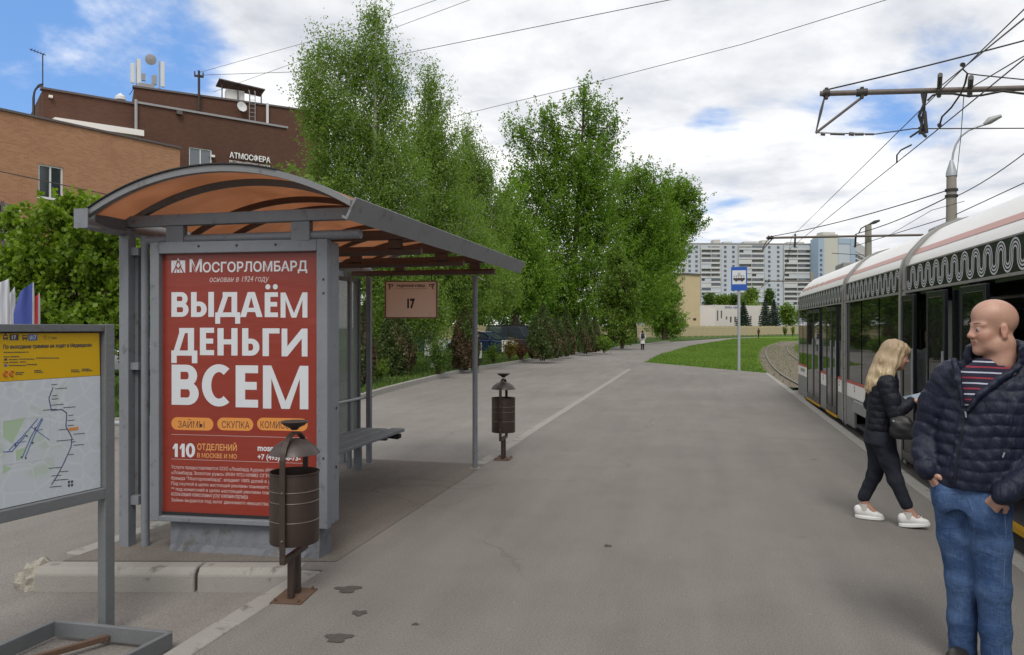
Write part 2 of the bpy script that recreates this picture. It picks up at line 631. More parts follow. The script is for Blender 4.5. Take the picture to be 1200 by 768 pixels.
stone = MB().box(-0.496, 0.496, -0.075, 0.075, -0.30, 0.0).build('kerb_stone', M['kerb'], platform, bevel=0.012)
first_stone = [stone]


def kerb_row(parent, pts, step, ztop, width=0.15, jit=0.004, name='kerb_stone', skip=()):
    for i, (x, y, a, L) in enumerate(polyline(pts, step)):
        if i in skip:
            continue
        if first_stone:
            o = first_stone.pop()
        else:
            o = piece(stone, name, parent)
        o.location = (x + random.uniform(-jit, jit), y + random.uniform(-jit, jit), ztop + random.uniform(-jit, jit))
        o.rotation_euler = (random.uniform(-.004, .004), random.uniform(-.004, .004), a + random.uniform(-jit, jit))
        o.scale = (L, width / 0.15, 1)


kerb_row(platform, [(-2.605, 31.0), (-2.605, 8.99)], 1.0, 0.005)
kerb_row(platform, [(-2.605, 4.78), (-2.64, -3.0)], 1.0, 0.005)
kerb_row(platform, [(2.29, -4.0), (2.29, 6.0), (2.36, 12.0), (2.475, 20.0), (2.60, 29.6)], 1.0, 0.005)
kerb_row(platform, [(-4.54, 4.70), (-4.41, 8.98)], 1.0, 0.005)
kerb_row(platform, [(2.58, 29.68), (1.66, 31.08), (-2.40, 37.5)], 1.0, -0.03)
# front of the island: big worn stones
big_kerb = MB()
prof = [(-0.09, -0.30), (0.11, -0.30), (0.105, -0.02), (0.075, 0.012), (-0.045, 0.012), (-0.085, -0.03)]
big_kerb.prism([(p, q) for p, q in prof], -0.5, 0.5, 'x')
bk = big_kerb.build('kerb_stone', M['kerb'], platform, bevel=0.012)
fr = [((-4.52, 4.40), (-3.42, 4.655)), ((-3.40, 4.66), (-2.70, 4.82))]
for i, (a, b) in enumerate(fr):
    o = bk if i == 0 else piece(bk, 'kerb_stone', platform)
    a, b = Vector(a), Vector(b)
    o.location = (*((a + b) / 2), 0.0)
    o.rotation_euler = (0, 0, math.atan2((b - a).y, (b - a).x))
    o.scale = ((b - a).length, 1, 1)
# broken lump at the outer corner
bmx = bmesh.new()
bmesh.ops.create_icosphere(bmx, subdivisions=3, radius=1.0)
for vv in bmx.verts:
    p = vv.co
    k = 1 + 0.10 * math.sin(9 * p.x + 2) * math.sin(8 * p.y) + 0.10 * math.sin(13 * p.z + 5 * p.x) + random.uniform(-.05, .05)
    vv.co = Vector((p.x * 0.135 * k, p.y * 0.16 * k, p.z * 0.185 * k))
meb = bpy.data.meshes.new('broken_kerb_corner')
bmx.to_mesh(meb)
bmx.free()
meb.materials.append(M['kerb_broken'])
o = bpy.data.objects.new('broken_kerb_corner', meb)
COL.objects.link(o)
o.parent = platform
o.location = (-4.60, 4.47, -0.16)
o['label'] = 'crumbled pale concrete corner of the island kerb'

# verge kerbs: rows with gaps and sunken stretches as in the photograph
kerb_row(verge, VKB[1:5], 1.0, -0.01)
kerb_row(verge, [VKB[4], VKB[5], VKB[6]], 1.0, 0.0, skip=(0, 1))
kerb_row(verge, [VKB[6], VKB[7], VKB[8], VKB[9]], 1.0, 0.01, skip=(1,))
kerb_row(verge, [VKB[9], VKB[10]], 2.0, 0.01)
# earth patch and mud at the verge edge
o = MB().add([(x, y, -0.02) for x, y in ((-8.35, 15.2), (-8.2, 16.2), (-8.6, 18.3), (-9.3, 19.6), (-10.4, 18.6), (-9.9, 16.2))], [tuple(range(6))]).build('bare_soil', mat('bare_soil', (0.13, 0.105, 0.08), 0.95, 0, 0.3, 4, (0.09, 0.08, 0.05), 0.6, 30, 0.1), verge)

# track: bed, two rails curving away to the right
LR = [(3.09, -12), (3.09, 12), (3.09, 22)] + [tuple(W(u, v, z=-0.12)[:2]) for u, v in
      ((914, 439.7), (901, 424.5), (897.8, 413.7), (903, 407), (918, 401.8), (931, 399.6))] + [(24, 121), (45, 132)]


def smooth_curve(pts, n=12):
    P = [Vector((p[0], p[1])) for p in pts]
    P = [P[0] * 2 - P[1]] + P + [P[-1] * 2 - P[-2]]
    out = []
    for i in range(1, len(P) - 2):
        for k in range(n):
            t = k / n
            a, b, c, d = P[i - 1:i + 3]
            out.append(0.5 * (2 * b + (c - a) * t + (2 * a - 5 * b + 4 * c - d) * t * t + (3 * b - a - 3 * c + d) * t ** 3))
    out.append(P[-2])
    return out


CL = smooth_curve(LR)


def offs(line, d):
    out = []
    for i, p in enumerate(line):
        t = (line[min(i + 1, len(line) - 1)] - line[max(i - 1, 0)]).normalized()
        out.append(p + Vector((t.y, -t.x)) * d)
    return out


def strip(name, line, a, b, z, m, parent=None):
    A, B = offs(line, a), offs(line, b)
    mb = MB()
    vs = []
    for p, q in zip(A, B):
        vs += [(p.x, p.y, z), (q.x, q.y, z)]
    mb.add(vs, [(2 * i, 2 * i + 1, 2 * i + 3, 2 * i + 2) for i in range(len(A) - 1)])
    return mb.build(name, m, parent)


bed = struct(strip('trackbed', CL, -0.62, 2.7, -0.205, M['gravel']))
bed2 = strip('ballast_shoulder', [p for p in CL if 23 < p.y < 100], -0.45, 2.3, -0.066, M['gravel'], bed)


def rail(d, name, parent):
    L = offs(CL, d)
    pr = [(-0.06, -0.20), (0.06, -0.20), (0.02, -0.17), (0.02, -0.07), (0.036, -0.055), (0.036, -0.02), (-0.036, -0.02), (-0.036, -0.055), (-0.02, -0.07), (-0.02, -0.17)]
    mb = MB()
    n = len(pr)
    vs = []
    for i, p in enumerate(L):
        t = (L[min(i + 1, len(L) - 1)] - L[max(i - 1, 0)]).normalized()
        nn = Vector((t.y, -t.x))
        for a, z in pr:
            q = p + nn * a
            vs.append((q.x, q.y, z))
    for i in range(len(L) - 1):
        for k in range(n):
            f = (i * n + k, i * n + (k + 1) % n, (i + 1) * n + (k + 1) % n, (i + 1) * n + k)
            mb.add([], [], 0)
            mb.f.append(f)
            mb.m.append(1 if k == 5 else 0)
    mb.v = [tuple(p) for p in vs]
    return mb.build(name, [M['rail'], M['rail_top']], parent)


rail(0.0, 'rail', bed)
rail(1.52, 'rail', bed)


# blades of grass (nobody could count them)
def in_poly(x, y, poly):
    inside = np.zeros(len(x), bool)
    j = len(poly) - 1
    for i in range(len(poly)):
        xi, yi = poly[i]
        xj, yj = poly[j]
        c = ((yi > y) != (yj > y)) & (x < (xj - xi) * (y - yi) / (yj - yi + 1e-12) + xi)
        inside ^= c
        j = i
    return inside


GR = [leaf_mat('grass_blade_dull', (0.055, 0.105, 0.016), (0.110, 0.165, 0.034), 0.3),
      leaf_mat('grass_blade_bright', (0.085, 0.160, 0.016), (0.150, 0.235, 0.032), 0.3)]


def grass(name, x, y, z, h, m):
    n = len(x)
    a = rng.uniform(0, 2 * np.pi, n)
    wd = h * rng.uniform(0.10, 0.22, n)
    hh = h * rng.uniform(0.5, 1.3, n)
    lean = rng.normal(0, 0.35, (n, 2)) * hh[:, None]
    V = np.zeros((n, 3, 3), np.float32)
    V[:, 0] = np.stack([x - wd * np.cos(a), y - wd * np.sin(a), np.full(n, z)], 1)
    V[:, 1] = np.stack([x + wd * np.cos(a), y + wd * np.sin(a), np.full(n, z)], 1)
    V[:, 2] = np.stack([x + lean[:, 0], y + lean[:, 1], z + hh], 1)
    tn = .45 + .28 * np.sin(x * .55 + 1.3 * np.sin(y * .21)) * np.sin(y * .33 + np.sin(x * .4)) + .15 * np.sin(x * 2.1 + y * 1.7)
    o = np_mesh(name, V.reshape(-1, 3), np.arange(n * 3).reshape(n, 3), m, None, False, np.clip(tn + rng.normal(0, .2, n), 0, 1))
    o['kind'] = 'stuff'
    return o


def scatter(poly, n, ymin, ymax, xmin, xmax, dens=None):
    y = ymin * (ymax / ymin) ** rng.uniform(0, 1, n)     # denser near the camera
    x = rng.uniform(xmin, xmax, n)
    k = in_poly(x, y, poly)
    return x[k], y[k]


gx, gy = scatter(VK + [(90, 230), (40, 320), (-400, 320), (-400, 5)], 150000, 11, 75, -24, -4)
clump = (np.sin(gx * 1.9 + np.sin(gy * .7)) + np.sin(gy * 1.3 + 2 * np.sin(gx * .9))) * .5
k = rng.uniform(-1.1, 1, len(gx)) < clump + 0.25
grass('grass', gx[k], gy[k], -0.04, 0.13, GR[0])
mpoly = [(-2.5, 37.6)] + ISL[1:] + [(60, 205), (140, 205), (140, 60), (3.2, 24), (2.78, 29.6), (1.75, 31.1)]
gx, gy = scatter(mpoly, 170000, 24, 130, -3, 20)
k = np.ones(len(gx), bool)
bedxy = np.array([(p.x, p.y) for p in offs(CL, 0.76)])
bx_i = np.interp(gy, bedxy[:, 1], bedxy[:, 0])
k = np.abs(gx - bx_i) > 1.35 + rng.normal(0, .12, len(gx))
grass('grass', gx[k], gy[k], -0.08, 0.11, GR[1])
# thin weeds in the track
gx, gy = rng.uniform(-1.5, 3.0, 5000), rng.uniform(22, 75, 5000)
px2 = np.interp(gy, bedxy[:, 1], bedxy[:, 0]) + gx - 0.7
grass('weeds', px2, gy, -0.07, 0.07, GR[0])

# loose litter and spots on the asphalt
M['oil'] = mat('oil_stain', (0.062, 0.054, 0.048), 0.85, 0, .5, 25)
for (u, v, s) in ((408, 691, 14), (396, 748, 15), (421, 719, 9), (487, 732, 4), (712, 640, 5)):
    p = W(u, v)
    r0 = s * (FPX * EYE / (v - HOR)) / FPX
    poly = []
    for i in range(22):
        a = 2 * math.pi * i / 22
        k_ = r0 * (1 + .22 * math.sin(3 * a + u) + .16 * math.sin(5 * a + v) + random.uniform(-.08, .08))
        poly.append((k_ * math.cos(a) * .95, k_ * math.sin(a) * .85, 0.0042))
    o = struct(MB().add(poly, [tuple(range(22))]).build('asphalt_stain', M['oil'], None, (p.x, p.y, 0), (0, 0, YAW)))

# ================================================================== BUILDINGS
M['brick_orange'] = brick_mat('orange_brick', (0.425, 0.215, 0.120), (0.345, 0.168, 0.092), (0.37, 0.255, 0.175), (0.250, 0.115, 0.068))
M['brick_brown'] = brick_mat('brown_brick', (0.120, 0.058, 0.040), (0.096, 0.047, 0.034), (0.105, 0.068, 0.053), (0.078, 0.042, 0.031))
M['parapet'] = mat('parapet_metal', (0.12, 0.10, 0.10), 0.5, 0.3, 0.2, 1)
M['parapet_grey'] = mat('parapet_grey', (0.30, 0.30, 0.31), 0.5, 0.3, 0.2, 1)
M['win_white'] = mat('window_frame_white', (0.62, 0.63, 0.64), 0.5)
M['pane'] = glass_dark('window_pane', (0.10, 0.12, 0.14), 0, 0.06)
M['pane_dark'] = glass_dark('window_pane_dark', (0.028, 0.034, 0.042), 0, 0.06)


class Facade:
    """a vertical plane through two photo columns; local x runs along it, y into the house"""
    def __init__(s, u0, Z0, u1, Z1):
        a, b = W(u0, None, Z0), W(u1, None, Z1)
        s.o = a
        d = (b - a)
        s.L = d.length
        s.d = d.normalized()
        s.ang = math.atan2(d.y, d.x)

    def __call__(s, u, v=None):
        q = (u - 600) / FPX
        r = Vector((-SN + CS * q, CS + SN * q))
        # o + d*t = r*Z
        den = s.d.x * r.y - s.d.y * r.x
        t = (-s.o.x * r.y + s.o.y * r.x) / den
        p = s.o + s.d * t
        Z = p.x * -SN + p.y * CS
        return t if v is None else (t, EYE + (HOR - v) / FPX * Z)


def window(parent, x0, x1, z0, z1, y, mullions=1, frame=None, pane=None, t=0.07, name='window'):
    f = MB()
    f.box(x0, x0 + t, y - .05, y + .06, z0, z1)
    f.box(x1 - t, x1, y - .05, y + .06, z0, z1)
    f.box(x0 + t, x1 - t, y - .05, y + .06, z1 - t, z1)
    f.box(x0 + t, x1 - t, y - .05, y + .06, z0, z0 + t)
    for i in range(mullions):
        x = x0 + (x1 - x0) * (i + 1) / (mullions + 1)
        f.box(x - t / 2, x + t / 2, y - .045, y + .055, z0 + t, z1 - t)
    wo_ = f.build(name, frame or M['win_white'], parent)
    n = mullions + 1
    for i in range(n):
        a = x0 + t + (x1 - x0 - 2 * t) * i / n
        b = x0 + t + (x1 - x0 - 2 * t) * (i + 1) / n
        MB().box(a, b, y + .0, y + .02, z0 + t, z1 - t).build('pane', pane or M['pane_dark'], wo_)
    MB().box(x0 - .06, x1 + .06, y - .14, y + .0, z0 - .05, z0 - .003).build('sill', M['win_white'], wo_)
    return wo_


def wall_holes(x0, x1, z0, z1, holes, depth, body):
    """front wall with recessed openings; body = house depth behind it"""
    mb = MB()
    xs = sorted({x0, x1} | {h[0] for h in holes} | {h[1] for h in holes})
    zs = sorted({z0, z1} | {h[2] for h in holes} | {h[3] for h in holes})
    for i in range(len(xs) - 1):
        for j in range(len(zs) - 1):
            cx, cz = (xs[i] + xs[i + 1]) / 2, (zs[j] + zs[j + 1]) / 2
            if any(h[0] < cx < h[1] and h[2] < cz < h[3] for h in holes):
                continue
            mb.add([(xs[i], 0, zs[j]), (xs[i + 1], 0, zs[j]), (xs[i + 1], 0, zs[j + 1]), (xs[i], 0, zs[j + 1])], [(0, 1, 2, 3)])
    for a, b, c, d in holes:
        mb.add([(a, 0, c), (b, 0, c), (b, 0, d), (a, 0, d), (a, depth, c), (b, depth, c), (b, depth, d), (a, depth, d)],
               [(0, 4, 5, 1), (1, 5, 6, 2), (2, 6, 7, 3), (3, 7, 4, 0), (4, 7, 6, 5)])
    mb.add([(x0, 0, z0), (x1, 0, z0), (x1, body, z0), (x0, body, z0), (x0, 0, z1), (x1, 0, z1), (x1, body, z1), (x0, body, z1)],
           [(1, 2, 6, 5), (2, 3, 7, 6), (3, 0, 4, 7), (4, 5, 6, 7)])
    return mb


# --- orange brick block
F1 = Facade(-160, 29.0, 211, 40.0)
ob = thing('brick_building', 'low orange brick building with one white framed window, behind the green maple at left', 'building', (F1.o.x, F1.o.y, -0.05), F1.ang)
zt = 11.27
x0, zA = F1(45, 230.0)
x1, zB = F1(74, 195.5)
x2, zC = F1(-25, 277)
x3, zD = F1(25, 240)
H = [(x0, x1, zA, zB), (x2, x3, zC, zD)]
wall_holes(0, F1.L, 0, zt, H, 0.14, 14).build('wall', M['brick_orange'], ob, fix=False)
window(ob, *H[0], 0.10, 1)
window(ob, *H[1], 0.10, 2)
MB().box(-.05, F1.L + .06, -.07, .35, zt, zt + .10).build('parapet_cap', M['parapet'], ob)
xp = F1(1.5)
MB().tube([(xp, -.12, 0), (xp, -.12, F1(1.5, 235)[1])], .07, 8).build('drainpipe', M['parapet'], ob)

# --- brown brick block with the lettering
F2 = Facade(50, 43.5, 333, 52.3)
bb = thing('brick_building', 'tall dark brown brick building with white lettering and roof antennas', 'building', (F2.o.x, F2.o.y, -0.05), F2.ang)
zt2 = 15.5
xs_ = F2(160)
x0, zA = F2(219, 201.5)
x1, zB = F2(245.5, 176.5)
xw0, zw0 = F2(143, 163)
xw1, zw1 = F2(161, 156.5)
wl = wall_holes(0, xs_, 0, zt2 + .05, [], .2, 16).build('wall', M['brick_brown'], bb, fix=False)
mb = wall_holes(xs_, F2.L, 0, zt2, [(x0, x1, zA, zB)], .18, 16)
o = mb.build('wall', M['brick_brown'], bb, fix=False)
o.location.y = -0.5
wn = window(bb, x0, x1, zA, zB, -0.40, 1, None, M['pane'])
MB().box(-.1, xs_ - .02, -.1, .4, zt2 + .05, zt2 + .17).build('parapet_cap', M['parapet'], bb)
MB().box(xs_ - .1, F2.L + .05, -.6, -.1, zt2 + .0, zt2 + .13).build('parapet_cap', M['parapet_grey'], bb)
MB().tube([(xs_ - .15, -.62, 9.5), (xs_ - .15, -.62, zt2 + .2)], .09, 8).build('drainpipe', M['parapet_grey'], bb)
a0, b0 = F2(60, 141.5)
a1, b1 = F2(162, 155)
cn = MB()
cn.prism([(-1.6, b0 - .45), (-.02, b0 - .3), (-.02, b0 + .12), (-1.6, b0 - .1)], a0, a1, 'x')
cn.build('canopy', M['white_paint'], bb)
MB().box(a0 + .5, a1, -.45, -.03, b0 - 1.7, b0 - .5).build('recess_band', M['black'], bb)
# small fittings on the wall
for (u, v, r) in ((207, 134, .16), (246, 184.5, .1), (59, 113, .1)):
    x, z = F2(u, v)
    MB().box(x - r, x + r, -.75 if u > 160 else -.22, -.5 if u > 160 else -.02, z - r * .7, z + r * .7).build('wall_fitting', M['white_paint'] if u != 207 else M['parapet'], bb)
# fire ladder on the side of the left wing
mb = MB()
for yy in (.8, 1.3):
    pts = [(-.35, yy, 10), (-.35, yy, zt2 - .2)] + [(-.35 + .5 * (1 - math.cos(t)), yy, zt2 - .2 + .8 * math.sin(t)) for t in (.5, 1.0, 1.5)]
    mb.tube(pts, .05, 6)
for i in range(18):
    mb.bar((-.35, .8, 10.2 + i * .3), (-.35, 1.3, 10.2 + i * .3), .04, .04)
mb.build('roof_ladder', M['iron'], bb)
# taller block behind
F3 = Facade(157, 56.0, 372, 62.6)
dx = (F3.o - F2.o)
zt3 = 19.65
ub = MB()
wl3 = wall_holes(0, F3.L + 1, 0, zt3, [], .2, 20).build('wall', M['brick_brown'], bb, fix=False)
loc = Matrix.Rotation(-F2.ang, 3, 'Z') @ dx
wl3.location = loc
wl3.rotation_euler = (0, 0, F3.ang - F2.ang)
cp3 = MB().box(-.1, F3.L + 1.1, -.1, .4, zt3, zt3 + .14).build('parapet_cap', M['parapet'], bb, loc, (0, 0, F3.ang - F2.ang))


# lettering helper: text laid out as flat letters, scaled into a box (x0..x1, z0..z1) in the XZ plane
def lettering(txt, x0, x1, z0, z1, y, m, parent, bold=0.0, extr=0.0, name='lettering', shear=0.0, gap=1.0, drop=None):
    c = bpy.data.curves.new('lettering', 'FONT')
    c.body = txt
    c.size = 1.0
    c.bevel_depth = bold
    c.bevel_resolution = 0
    c.shear = shear
    c.space_character = gap
    c.fill_mode = 'FRONT'
    c.resolution_u = 2
    c.extrude = 0.0
    tmp = bpy.data.objects.new('lettering', c)
    COL.objects.link(tmp)
    dg = bpy.context.evaluated_depsgraph_get()
    me = bpy.data.meshes.new_from_object(tmp.evaluated_get(dg))
    bpy.data.objects.remove(tmp)
    bpy.data.curves.remove(c)
    co = np.zeros(len(me.vertices) * 3, np.float32)
    me.vertices.foreach_get('co', co)
    co = co.reshape(-1, 3)
    lo, hi = co[:, :2].min(0), co[:, :2].max(0)
    s = (np.array([x1 - x0, z1 - z0]) / np.maximum(hi - lo, 1e-6))
    out = np.zeros_like(co)
    out[:, 0] = x0 + (co[:, 0] - lo[0]) * s[0]
    out[:, 2] = z0 + (co[:, 1] - lo[1]) * s[1]
    out[:, 1] = y - np.clip(co[:, 2], 0, 1) * .006
    me.vertices.foreach_set('co', out.ravel())
    me.materials.clear()
    me.materials.append(m)
    me.name = name
    if extr > 0:
        bm = bmesh.new()
        bm.from_mesh(me)
        r = bmesh.ops.extrude_face_region(bm, geom=bm.faces[:])
        bmesh.ops.translate(bm, verts=[g for g in r['geom'] if isinstance(g, bmesh.types.BMVert)], vec=(0, -extr, 0))
        bmesh.ops.recalc_face_normals(bm, faces=bm.faces)
        bm.to_mesh(me)
        bm.free()
    me.update()
    o = bpy.data.objects.new(name, me)
    COL.objects.link(o)
    o.parent = parent
    return o


M['sign_white'] = mat('sign_white', (0.78, 0.78, 0.78), 0.5)
x0, zA = F2(265.5, 187.0)
x1, zB = F2(313, 179)
zA = F2(289, 189.5)[1]
zB = F2(289, 182.0)[1]
lettering('АТМОСФЕРА', x0, x1, zA, zB, -.60, M['sign_white'], bb, .018, .04)
lettering('РЕСТОРАН·КЕЙТЕРИНГ·КАРАОКЕ', x0, x1, F2(289, 195.0)[1], F2(289, 191.0)[1], -.60, M['sign_white'], bb, .0, .02)


def roof_pt(F, u, v=None, y=1.0):
    t = F(u)
    p = F.o + F.d * t + Vector((-F.d.y, F.d.x, 0)) * y
    return Vector((p.x, p.y, 0))


# roof furniture: things of their own standing on the brown building
def mast_antenna(u, v0, v1, dish, label, y=2.0):
    p = roof_pt(F3, u, y=y)
    Z = p.x * -SN + p.y * CS
    z1 = EYE + (HOR - v1) / FPX * Z
    z0 = zt3 - .05
    t = thing('cell_antenna', label, 'antenna', (p.x, p.y, z0), F3.ang, 'mobile antennas on the brown roof')
    h = z1 - z0
    MB().tube([(0, 0, 0), (0, 0, h)], .05, 8).build('mast', M['zinc'], t)
    for dx_ in ((-.28, .15) if not dish else (.22,)):
        MB().box(dx_ - .14, dx_ + .14, -.22, -.08, h * .30, h * (.98 if dx_ > 0 else .84)).build('antenna_panel', M['win_white'], t, bevel=.03)
    MB().box(.34, .62, -.1, .1, h * .42, h * .62).build('radio_unit', M['parapet_grey'], t, bevel=.02) if not dish else MB().box(-.55, -.2, -.1, .1, h * .35, h * .6).build('radio_unit', M['parapet_grey'], t, bevel=.02)
    if dish:
        d = MB().lathe([(0.0, -.05), (.2, -.04), (.34, -.02), (.40, 0.0), (.41, .02), (.2, .05), (.0, .06)], 24).build('dish', M['parapet_grey'], t, (-.62, -.25, h * .98), (R_(98), 0, R_(-12)), 40)
    for a in (-.5, .5):
        MB().tube([(a, .2, 0), (0, 0, h * .3)], .025, 6).build('brace', M['iron'], t)


mast_antenna(161.5, 105, 69, False, 'white panel antenna mast at the left corner of the brown roof')
mast_antenna(189.0, 107, 72, True, 'white panel antenna with a round dish on the brown roof')
p = roof_pt(F3, 173, y=1.5)
MB_ = MB().box(-.55, .55, -.3, .3, 0, .75).build('equipment_cabinet', M['parapet_grey'], None, (p.x, p.y, zt3), (0, 0, F3.ang), bevel=.02)
tag(MB_, 'pale grey equipment box between the two antennas on the roof', 'box')
p = roof_pt(F3, 232.5, y=-.35)
Zp = p.x * -SN + p.y * CS
zb, zt_ = EYE + (HOR - 130) / FPX * Zp, EYE + (HOR - 83) / FPX * Zp
t = thing('roof_pole', 'dark cable pole with small crossarm fixed to the brown parapet', 'pole', (p.x, p.y, zb), F3.ang)
MB().tube([(0, 0, 0), (0, 0, zt_ - zb)], .09, 8).build('pole', M['iron'], t)
MB().box(-.34, .34, -.07, .07, zt_ - zb - .5, zt_ - zb - .36).build('crossarm', M['iron'], t)
for a in (-.3, 0, .3):
    MB().tube([(a, 0, zt_ - zb - .36), (a, 0, zt_ - zb - .1)], .06, 6).build('insulator', M['insul'], t)
POLE_TOP = Vector((p.x, p.y, zt_ - .35))
# tin canopy on posts
p = roof_pt(F3, 285, y=1.2)
t = thing('roof_canopy', 'flat tin canopy on thin posts over a white box on the brown roof', 'canopy', (p.x, p.y, zt3), F3.ang)
MB().prism([(-1.75, 1.62), (1.75, 1.30), (1.75, 1.38), (-1.75, 1.70)], -.9, 1.2, 'y').build('canopy_sheet', M['parapet'], t)
for a in (-1.5, -.3, .6, 1.5):
    MB().box(a - .04, a + .04, -.6, -.52, 0, 1.5 - a * .09).build('post', M['iron'], t)
MB().box(-1.15, .25, -.3, .5, .1, 1.15).build('ventilation_box', M['white_paint'], t, bevel=.03)
p = roof_pt(F3, 282.5, y=-.35)
Zp = p.x * -SN + p.y * CS
t = thing('satellite_dish', 'white round satellite dish hung on the brown parapet', 'satellite dish', (p.x, p.y, EYE + (HOR - 125.5) / FPX * Zp), F3.ang)
MB().lathe([(0.0, -.10), (.2, -.085), (.33, -.04), (.40, 0.0), (.40, .02), (.0, -.07)], 22).build('dish', M['win_white'], t, (0, -.1, 0), (R_(80), 0, R_(18)), 40)
MB().tube([(0, 0, -.05), (0, .4, -.3)], .04, 6).build('bracket', M['iron'], t)
p = roof_pt(F3, 295, y=-.2)
t = thing('roof_ladder', 'thin steel ladder hooked over the brown parapet beside the dish', 'ladder', (p.x, p.y, zt3 - 2.1), F3.ang)
mb = MB()
for a in (-.22, .22):
    mb.tube([(a, -.05, 0), (a, -.05, 2.9), (a, .2, 3.1), (a, .5, 3.0)], .03, 6)
mb.build('stile', M['parapet_grey'], t)
mb = MB()
for i in range(8):
    mb.bar((-.22, -.05, .3 + i * .33), (.22, -.05, .3 + i * .33), .03, .03)
mb.build('rungs', M['parapet_grey'], t)
p = roof_pt(F3, 312.5, y=-.2)
o = MB().box(-.09, .09, -.1, .0, -3.3, .1).build('drainpipe', M['win_white'], bb)
o.location = Matrix.Rotation(-F2.ang, 3, 'Z') @ (Vector((p.x, p.y, zt3)) - Vector((F2.o.x, F2.o.y, -.05)))
# TV aerial on the left wing
p = roof_pt(F2, 51.5, y=.6)
Zp = p.x * -SN + p.y * CS
z1 = EYE + (HOR - 63) / FPX * Zp
t = thing('tv_aerial', 'thin television aerial on the left end of the brown roof', 'aerial', (p.x, p.y, zt2), F2.ang)
MB().tube([(0, 0, 0), (0, 0, z1 - zt2)], .035, 6).build('mast', M['iron'], t)
mb = MB().bar((-.65, 0, z1 - zt2 + .12), (.15, 0, z1 - zt2 - .06), .04, .04)
for a in (-.55, -.4, -.25, -.1, .05):
    mb.bar((a, -.3, z1 - zt2 - a * .2), (a, .3, z1 - zt2 - a * .2), .02, .02)
mb.build('aerial_boom', M['iron'], t)
p = roof_pt(F2, 147, y=1.5)
t = thing('roof_vent', 'small white roof vent beside the step of the brown roof', 'vent', (p.x, p.y, zt2), F2.ang)
MB().lathe([(.16, 0), (.16, .5), (.32, .55), (.30, .75), (.0, 1.0)], 12).build('vent_pipe', M['win_white'], t, smooth=40)
MB().tube([(-.9, 0, .35), (.0, 0, .05)], .04, 6).build('stay', M['iron'], t)

# --- concrete panel fence, panel by panel
A, B = W(690, None, 112), W(945, None, 190)
dF = (B - A)
L = dF.length
dF.normalize()
angF = math.atan2(dF.y, dF.x)
M['fence'] = mat('fence_concrete', (0.44, 0.37, 0.235), 0.9, 0, 0.08, .8, (0.38, 0.31, 0.20), 0.3, 12, 0.2)
M['fence_b'] = mat('fence_concrete_b', (0.47, 0.40, 0.27), 0.9, 0, 0.08, .8, (0.40, 0.33, 0.22), 0.3, 12, 0.2)
start = A - dF * 150
fe = thing('concrete_fence', 'long beige concrete panel fence across the far end of the road', 'fence', (start.x, start.y, -0.05), angF)
pm = MB().box(.04, 2.46, -.05, .05, .12, 2.05)
for i in range(4):
    pm.box(.10, 2.40, -.085, -.05, .22 + i * .46, .58 + i * .46)
panel = pm.build('panel', [M['fence']], fe)
post_m = MB().box(-.09, .09, -.11, .11, 0, 2.12).build('post', M['fence_b'], fe)
npan = int((L + 150 + 60) / 2.5)
for i in range(npan):
    o = panel if i == 0 else piece(panel, 'panel', fe)
    o.location = (i * 2.5, random.uniform(-.015, .015), random.uniform(-.03, .03))
    if i:
        piece(post_m, 'post', fe, (i * 2.5, 0, random.uniform(-.03, .03)))

# --- beige tower and low pale building behind the fence
M['beige'] = mat('beige_render', (0.50, 0.40, 0.25), 0.9, 0, 0.10, .25, (0.44, 0.35, 0.22))
M['pale'] = mat('pale_render', (0.56, 0.53, 0.50), 0.9, 0, 0.06, .2)
M['pink'] = mat('pinkish_render', (0.62, 0.57, 0.54), 0.9, 0, 0.06, .2)
M['blue_letter'] = mat('blue_lettering', (0.10, 0.13, 0.32), 0.6)
F4 = Facade(802.5, 178, 820.5, 181)
tw = thing('beige_building', 'narrow beige building with a dark roof edge behind the fence', 'building', (F4.o.x, F4.o.y, -.05), F4.ang)
ztw = F4(811, 322)[1]
MB().box(0, F4.L, 0, 14, 0, ztw).build('wall', M['beige'], tw)
MB().box(-.3, F4.L + .3, -.3, 14.3, ztw, ztw + .35).build('roof_edge', M['parapet'], tw)
x, z = F4(814, 374)
MB().box(x - .5, x + .5, -.08, .0, z - .25, z + .25).build('plaque', M['bin_brown'], tw)
F4b = Facade(770, 190, 802, 192)
t = thing('grey_building', 'pale blue grey building half hidden by the trees beside the beige one', 'building', (F4b.o.x, F4b.o.y, -.05), F4b.ang)
hz = F4b(790, 335)[1]
hs = []
for i in range(5):
    for j in range(3):
        hs.append((.7 + i * 1.35, 1.6 + i * 1.35, 1.2 + j * 3.2, 3.0 + j * 3.2))
wall_holes(0, F4b.L, 0, hz, hs, .15, 12).build('wall', mat('grey_render', (0.40, 0.43, 0.45), .9, 0, .08, .3), t, fix=False)
for h_ in hs:
    MB().box(h_[0] + .05, h_[1] - .05, .08, .13, h_[2] + .05, h_[3] - .05).build('window', M['pane_dark'], t)
F5 = Facade(819.5, 196, 838, 197)
lw = thing('low_building', 'low pale pinkish building with blue lettering and small windows behind the fence', 'building', (F5.o.x, F5.o.y, -.05), F5.ang)
MB().box(0, F5.L - .02, 0, 12, 0, F5(829, 360.5)[1]).build('wall', M['pink'], lw)
F6 = Facade(837.5, 197, 905, 206)
off5 = Matrix.Rotation(-F5.ang, 3, 'Z') @ (F6.o - F5.o)
hs, wins = [], []
for (u, v0, v1) in ((841, 364, 376), (845.5, 364, 373), (851.5, 371, 374.5), (856.5, 371, 378), (861.5, 371, 378), (880, 370, 376), (890, 370, 376)):
    xa, za = F6(u - .9, v1)
    xb, zb_ = F6(u + .9, v0)
    hs.append((xa, xb, za, zb_))
zt6 = F6(838, 357.3)[1]
